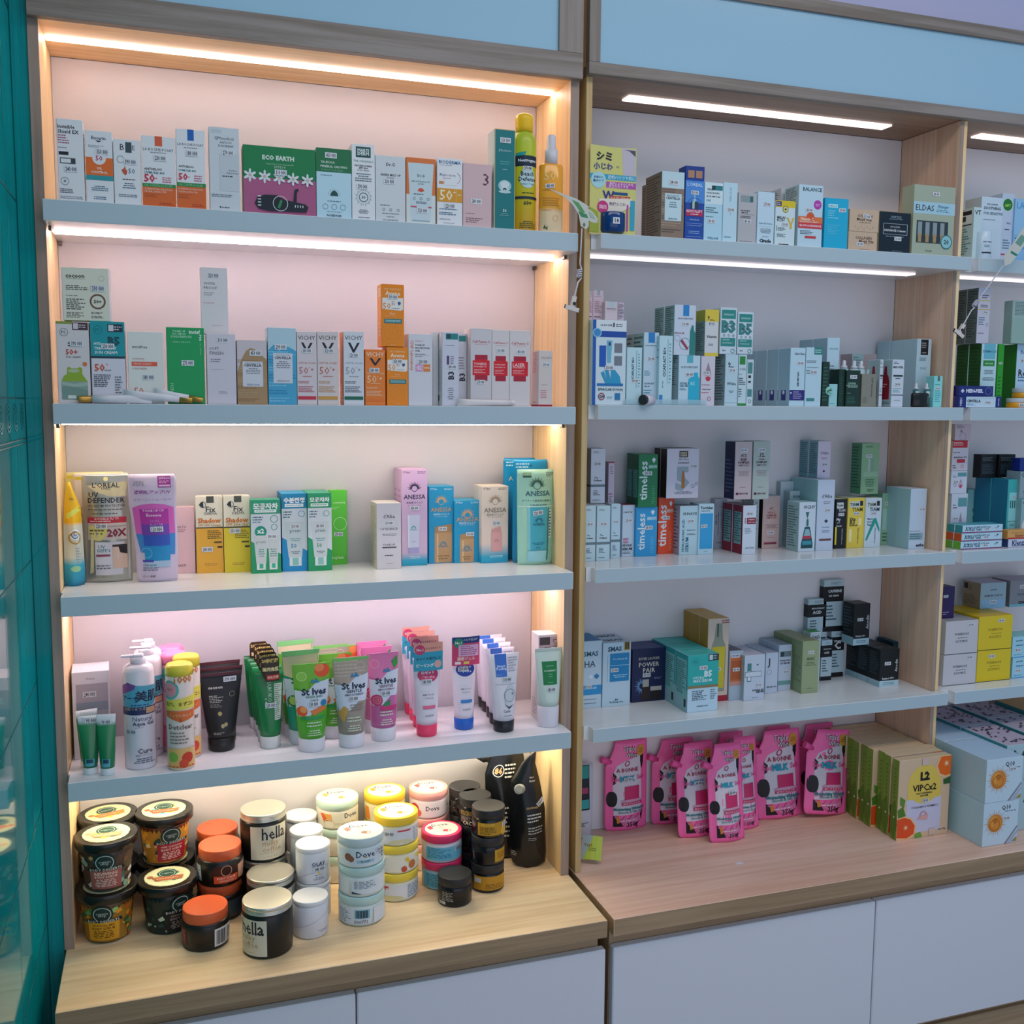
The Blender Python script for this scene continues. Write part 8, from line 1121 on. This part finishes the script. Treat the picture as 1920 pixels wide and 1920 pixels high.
# ================================================================ clip holders with leaf tags
def wire(bm, pts, r, seg=8):
    ring = []
    for i, p in enumerate(pts):
        p = Vector(p); d = (Vector(pts[min(i+1, len(pts)-1)])-Vector(pts[max(i-1, 0)])).normalized(); a = d.cross(Vector((.3, 1, .2))).normalized(); b = d.cross(a)
        ring.append([bm.verts.new(p+a*r*math.cos(j*math.tau/seg)+b*r*math.sin(j*math.tau/seg)) for j in range(seg)])
    for p, q in zip(ring, ring[1:]):
        for j in range(seg): bm.faces.new((p[j], p[(j+1) % seg], q[(j+1) % seg], q[j])).smooth = True
    bm.faces.new(ring[0][::-1]); bm.faces.new(ring[-1])
CW = mat('c8c8d4', .25)
def clip(label, Y, top, coil, jaw, pend, sgn=1, flag=None):
    A_, B_, J = (at_y(*p, Y) for p in (top, coil, jaw)); e = tag(empty('clip_holder', J), label, 'clip'); o_ = J
    bm = bmesh.new(); d = (B_-A_); n = 44; pts = [A_+d*(i/8) for i in range(8)]
    dn = d.normalized(); s1 = dn.cross(Vector((0, 1, 0))).normalized(); s2 = dn.cross(s1)
    for i in range(n+1): a = i/n*math.tau*4; pts.append(B_+dn*(.018*i/n)+s1*.0048*math.cos(a)+s2*.0048*math.sin(a))
    E_ = B_+dn*.018; pts += [E_+(J-E_)*(i/6) for i in range(1, 6)]
    wire(bm, [p-o_ for p in pts], .0016); new('spring_wire', bm, [CW], e)
    ax = (J-E_).normalized(); cr = ax.cross(Vector((0, 1, 0))).normalized(); M = Matrix((cr, Vector((0, 1, 0)), ax)).transposed().to_4x4()
    bm = bmesh.new()
    for s in (-1, 1): bx(bm, -.0045, .003*s-.0006, -.022, .0045, .003*s+.0006, .002); 
    bx(bm, -.0165, -.0045, .001, .0165, -.0022, .0105, 0, .0006); bmesh.ops.transform(bm, matrix=M, verts=bm.verts); new('clip_jaw', bm, [mat('d8d0cc', .3)], e)
    bm = bmesh.new(); bx(bm, -.0165, .0024, -.0005, .0165, .0046, .0085, 0, .0006); bmesh.ops.create_cone(bm, segments=16, radius1=.004, radius2=.004, depth=.009, cap_ends=True, matrix=Matrix.Translation((.002, 0, -.006)) @ Matrix.Rotation(R(90), 4, 'X')); bmesh.ops.transform(bm, matrix=M, verts=bm.verts); new('clip_lever', bm, [mat('4c4438', .35, .7)], e)
    if flag:
        pts_, arts = flag; bm = bmesh.new(); Q = [at_y(u, v, Y-.003) for u, v in pts_]; f0 = [bm.verts.new(p-o_) for p in Q]; f1 = [bm.verts.new(p-o_+Vector((0, .0007, 0))) for p in Q]; bm.faces.new(f0[::-1]); bm.faces.new(f1); m = len(Q)
        for i in range(m): bm.faces.new((f0[i], f0[(i+1) % m], f1[(i+1) % m], f1[i]))
        ms = [mat('c8ccc4', .35)]
        for j, (pp, c) in enumerate(arts):
            vv = [bm.verts.new(at_y(u, v, Y-.0034-.0002*j)-o_) for u, v in pp]; f = bm.faces.new(vv[::-1]); f.material_index = len(ms); ms.append(mat(c, .4))
        new('leaf_tag', bm, ms, e)
    return e
clip('white clip holder on a coiled wire with a green leaf-shaped tag', -.062, (1091, 428), (1087, 505), (1073, 574), None, 1, ([(1028, 353), (1045, 359), (1062, 366), (1080, 372), (1100, 384), (1106, 389), (1101, 389), (1112, 398), (1121, 410), (1120, 418), (1110, 417), (1104, 413), (1104, 424), (1099, 430), (1089, 424), (1085, 402), (1074, 384), (1060, 370)], [([(1072, 374), (1085, 380), (1097, 398), (1090, 400), (1082, 388)], '5c9c5c'), ([(1084, 396), (1100, 402), (1103, 409), (1090, 406)], '3c8c5c'), ([(1104, 396), (1112, 402), (1116, 410), (1108, 408)], 'a8bca4'), ([(1093, 420), (1096, 417), (1098, 422), (1095, 426)], '6c7c54')]))
clip('chrome clip holder on a slanting coiled wire before the right bay', -.06, (1882, 497), (1833, 564), (1799, 622), None, 1, ([(1882, 480), (1893, 466), (1920, 425), (1935, 430), (1935, 440), (1905, 482), (1895, 494), (1884, 499)], [([(1896, 470), (1903, 474), (1909, 478), (1905, 480), (1895, 474)], '1c7c64'), ([(1904, 455), (1915, 440), (1925, 445), (1914, 462)], '6c9c8c')]))

# ================================================================ repeats share a group
RULES = [('body_scrub_tub', '', 'scrub tubs on the left worktop'), ('body_scrub_jar', 'orange', 'orange-lidded scrub jars'), ('body_scrub_jar', 'silver', 'silver-lidded black jars'), ('body_scrub_jar', 'white-mint', 'white-mint jars in the front stack'),
    ('body_scrub_jar', 'yellow', 'yellow-lidded scrub jars'), ('body_scrub_jar', 'light pink', 'light pink-lidded scrub jars'), ('body_scrub_jar', 'pink-lidded', 'pink-lidded scrub jars'), ('body_scrub_jar', 'mint-lidded', 'mint-lidded scrub jars'), ('body_polish_jar', '', 'black jars in columns'), ('cream_jar', '', 'white cream jars'),
    ('cosmetic_tube', 'lying', 'tubes lying on the second shelf'), ('cosmetic_tube', 'gel tube with a white end', 'small green gel tubes'), ('cosmetic_tube', 'small green', 'small green gel tubes'), ('cosmetic_tube', 'black scrub', 'black scrub tubes'), ('cosmetic_tube', 'dark green', 'dark green tubes in a row'), ('cosmetic_tube', 'peeling', 'white peeling tubes in a row'), ('cosmetic_tube', 'pink cap', 'pink-capped gel tubes in a row'),
    ('cosmetic_tube', 'oatmeal', 'fruit and flower scrub tubes'), ('cosmetic_tube', 'apricot', 'fruit and flower scrub tubes'), ('cosmetic_tube', 'avocado', 'fruit and flower scrub tubes'), ('cosmetic_tube', 'rose', 'fruit and flower scrub tubes'), ('dropper_bottle', '', 'dropper bottles on the second shelf'),
    ('refill_pouch', 'pink', 'pink cow-patterned pouches'), ('refill_pouch', 'black', 'black refill pouches'), ('refill_pouch', 'bright blue', 'bright blue pouches'), ('pump_bottle', 'pump', 'pump bottles in a row'), ('pump_bottle', 'peeling', 'capped peeling bottles'), ('cosmetic_jar', '', 'amber jars at the picture edge'),
    ('gift_box', 'patterned', 'patterned gift boxes'), ('product_box', 'citrus', 'citrus boxes in a row'), ('product_box', 'long white gel', 'long white gel boxes'), ('product_box', 'red cross', 'white boxes with a red cross'), ('product_box', 'V mark', 'boxes with a black V mark'), ('product_box', 'orange swirl', 'orange swirl boxes'), ('product_box', 'thin swirl', 'orange swirl boxes'),
    ('product_box', 'grey band', 'white cartons with a grey band'), ('product_box', 'grey-banded', 'white cartons with a grey band'), ('product_box', 'black bands', 'white cartons with black bands'), ('product_box', 'yellow square', 'square boxes with spaced lettering'), ('product_box', 'white square', 'square boxes with spaced lettering'), ('product_box', 'flower', None), ('product_box', 'black box standing', 'black boxes on the teal boxes'),
    ('product_box', 'cream-topped', 'cream-topped yellow boxes'), ('product_box', 'COLLAGEN', 'stacked beige boxes'), ('product_box', 'sky blue box', 'stacked sky blue boxes'), ('product_box', 'sideways lettering', 'boxes with large sideways lettering'), ('product_box', 'stone-print', 'stone-print boxes')]
for o in list(C.objects):
    if o.parent or 'label' not in o: continue
    for nm, kw, g in RULES:
        if g and o.name.startswith(nm) and kw in o['label']: o['group'] = g; break
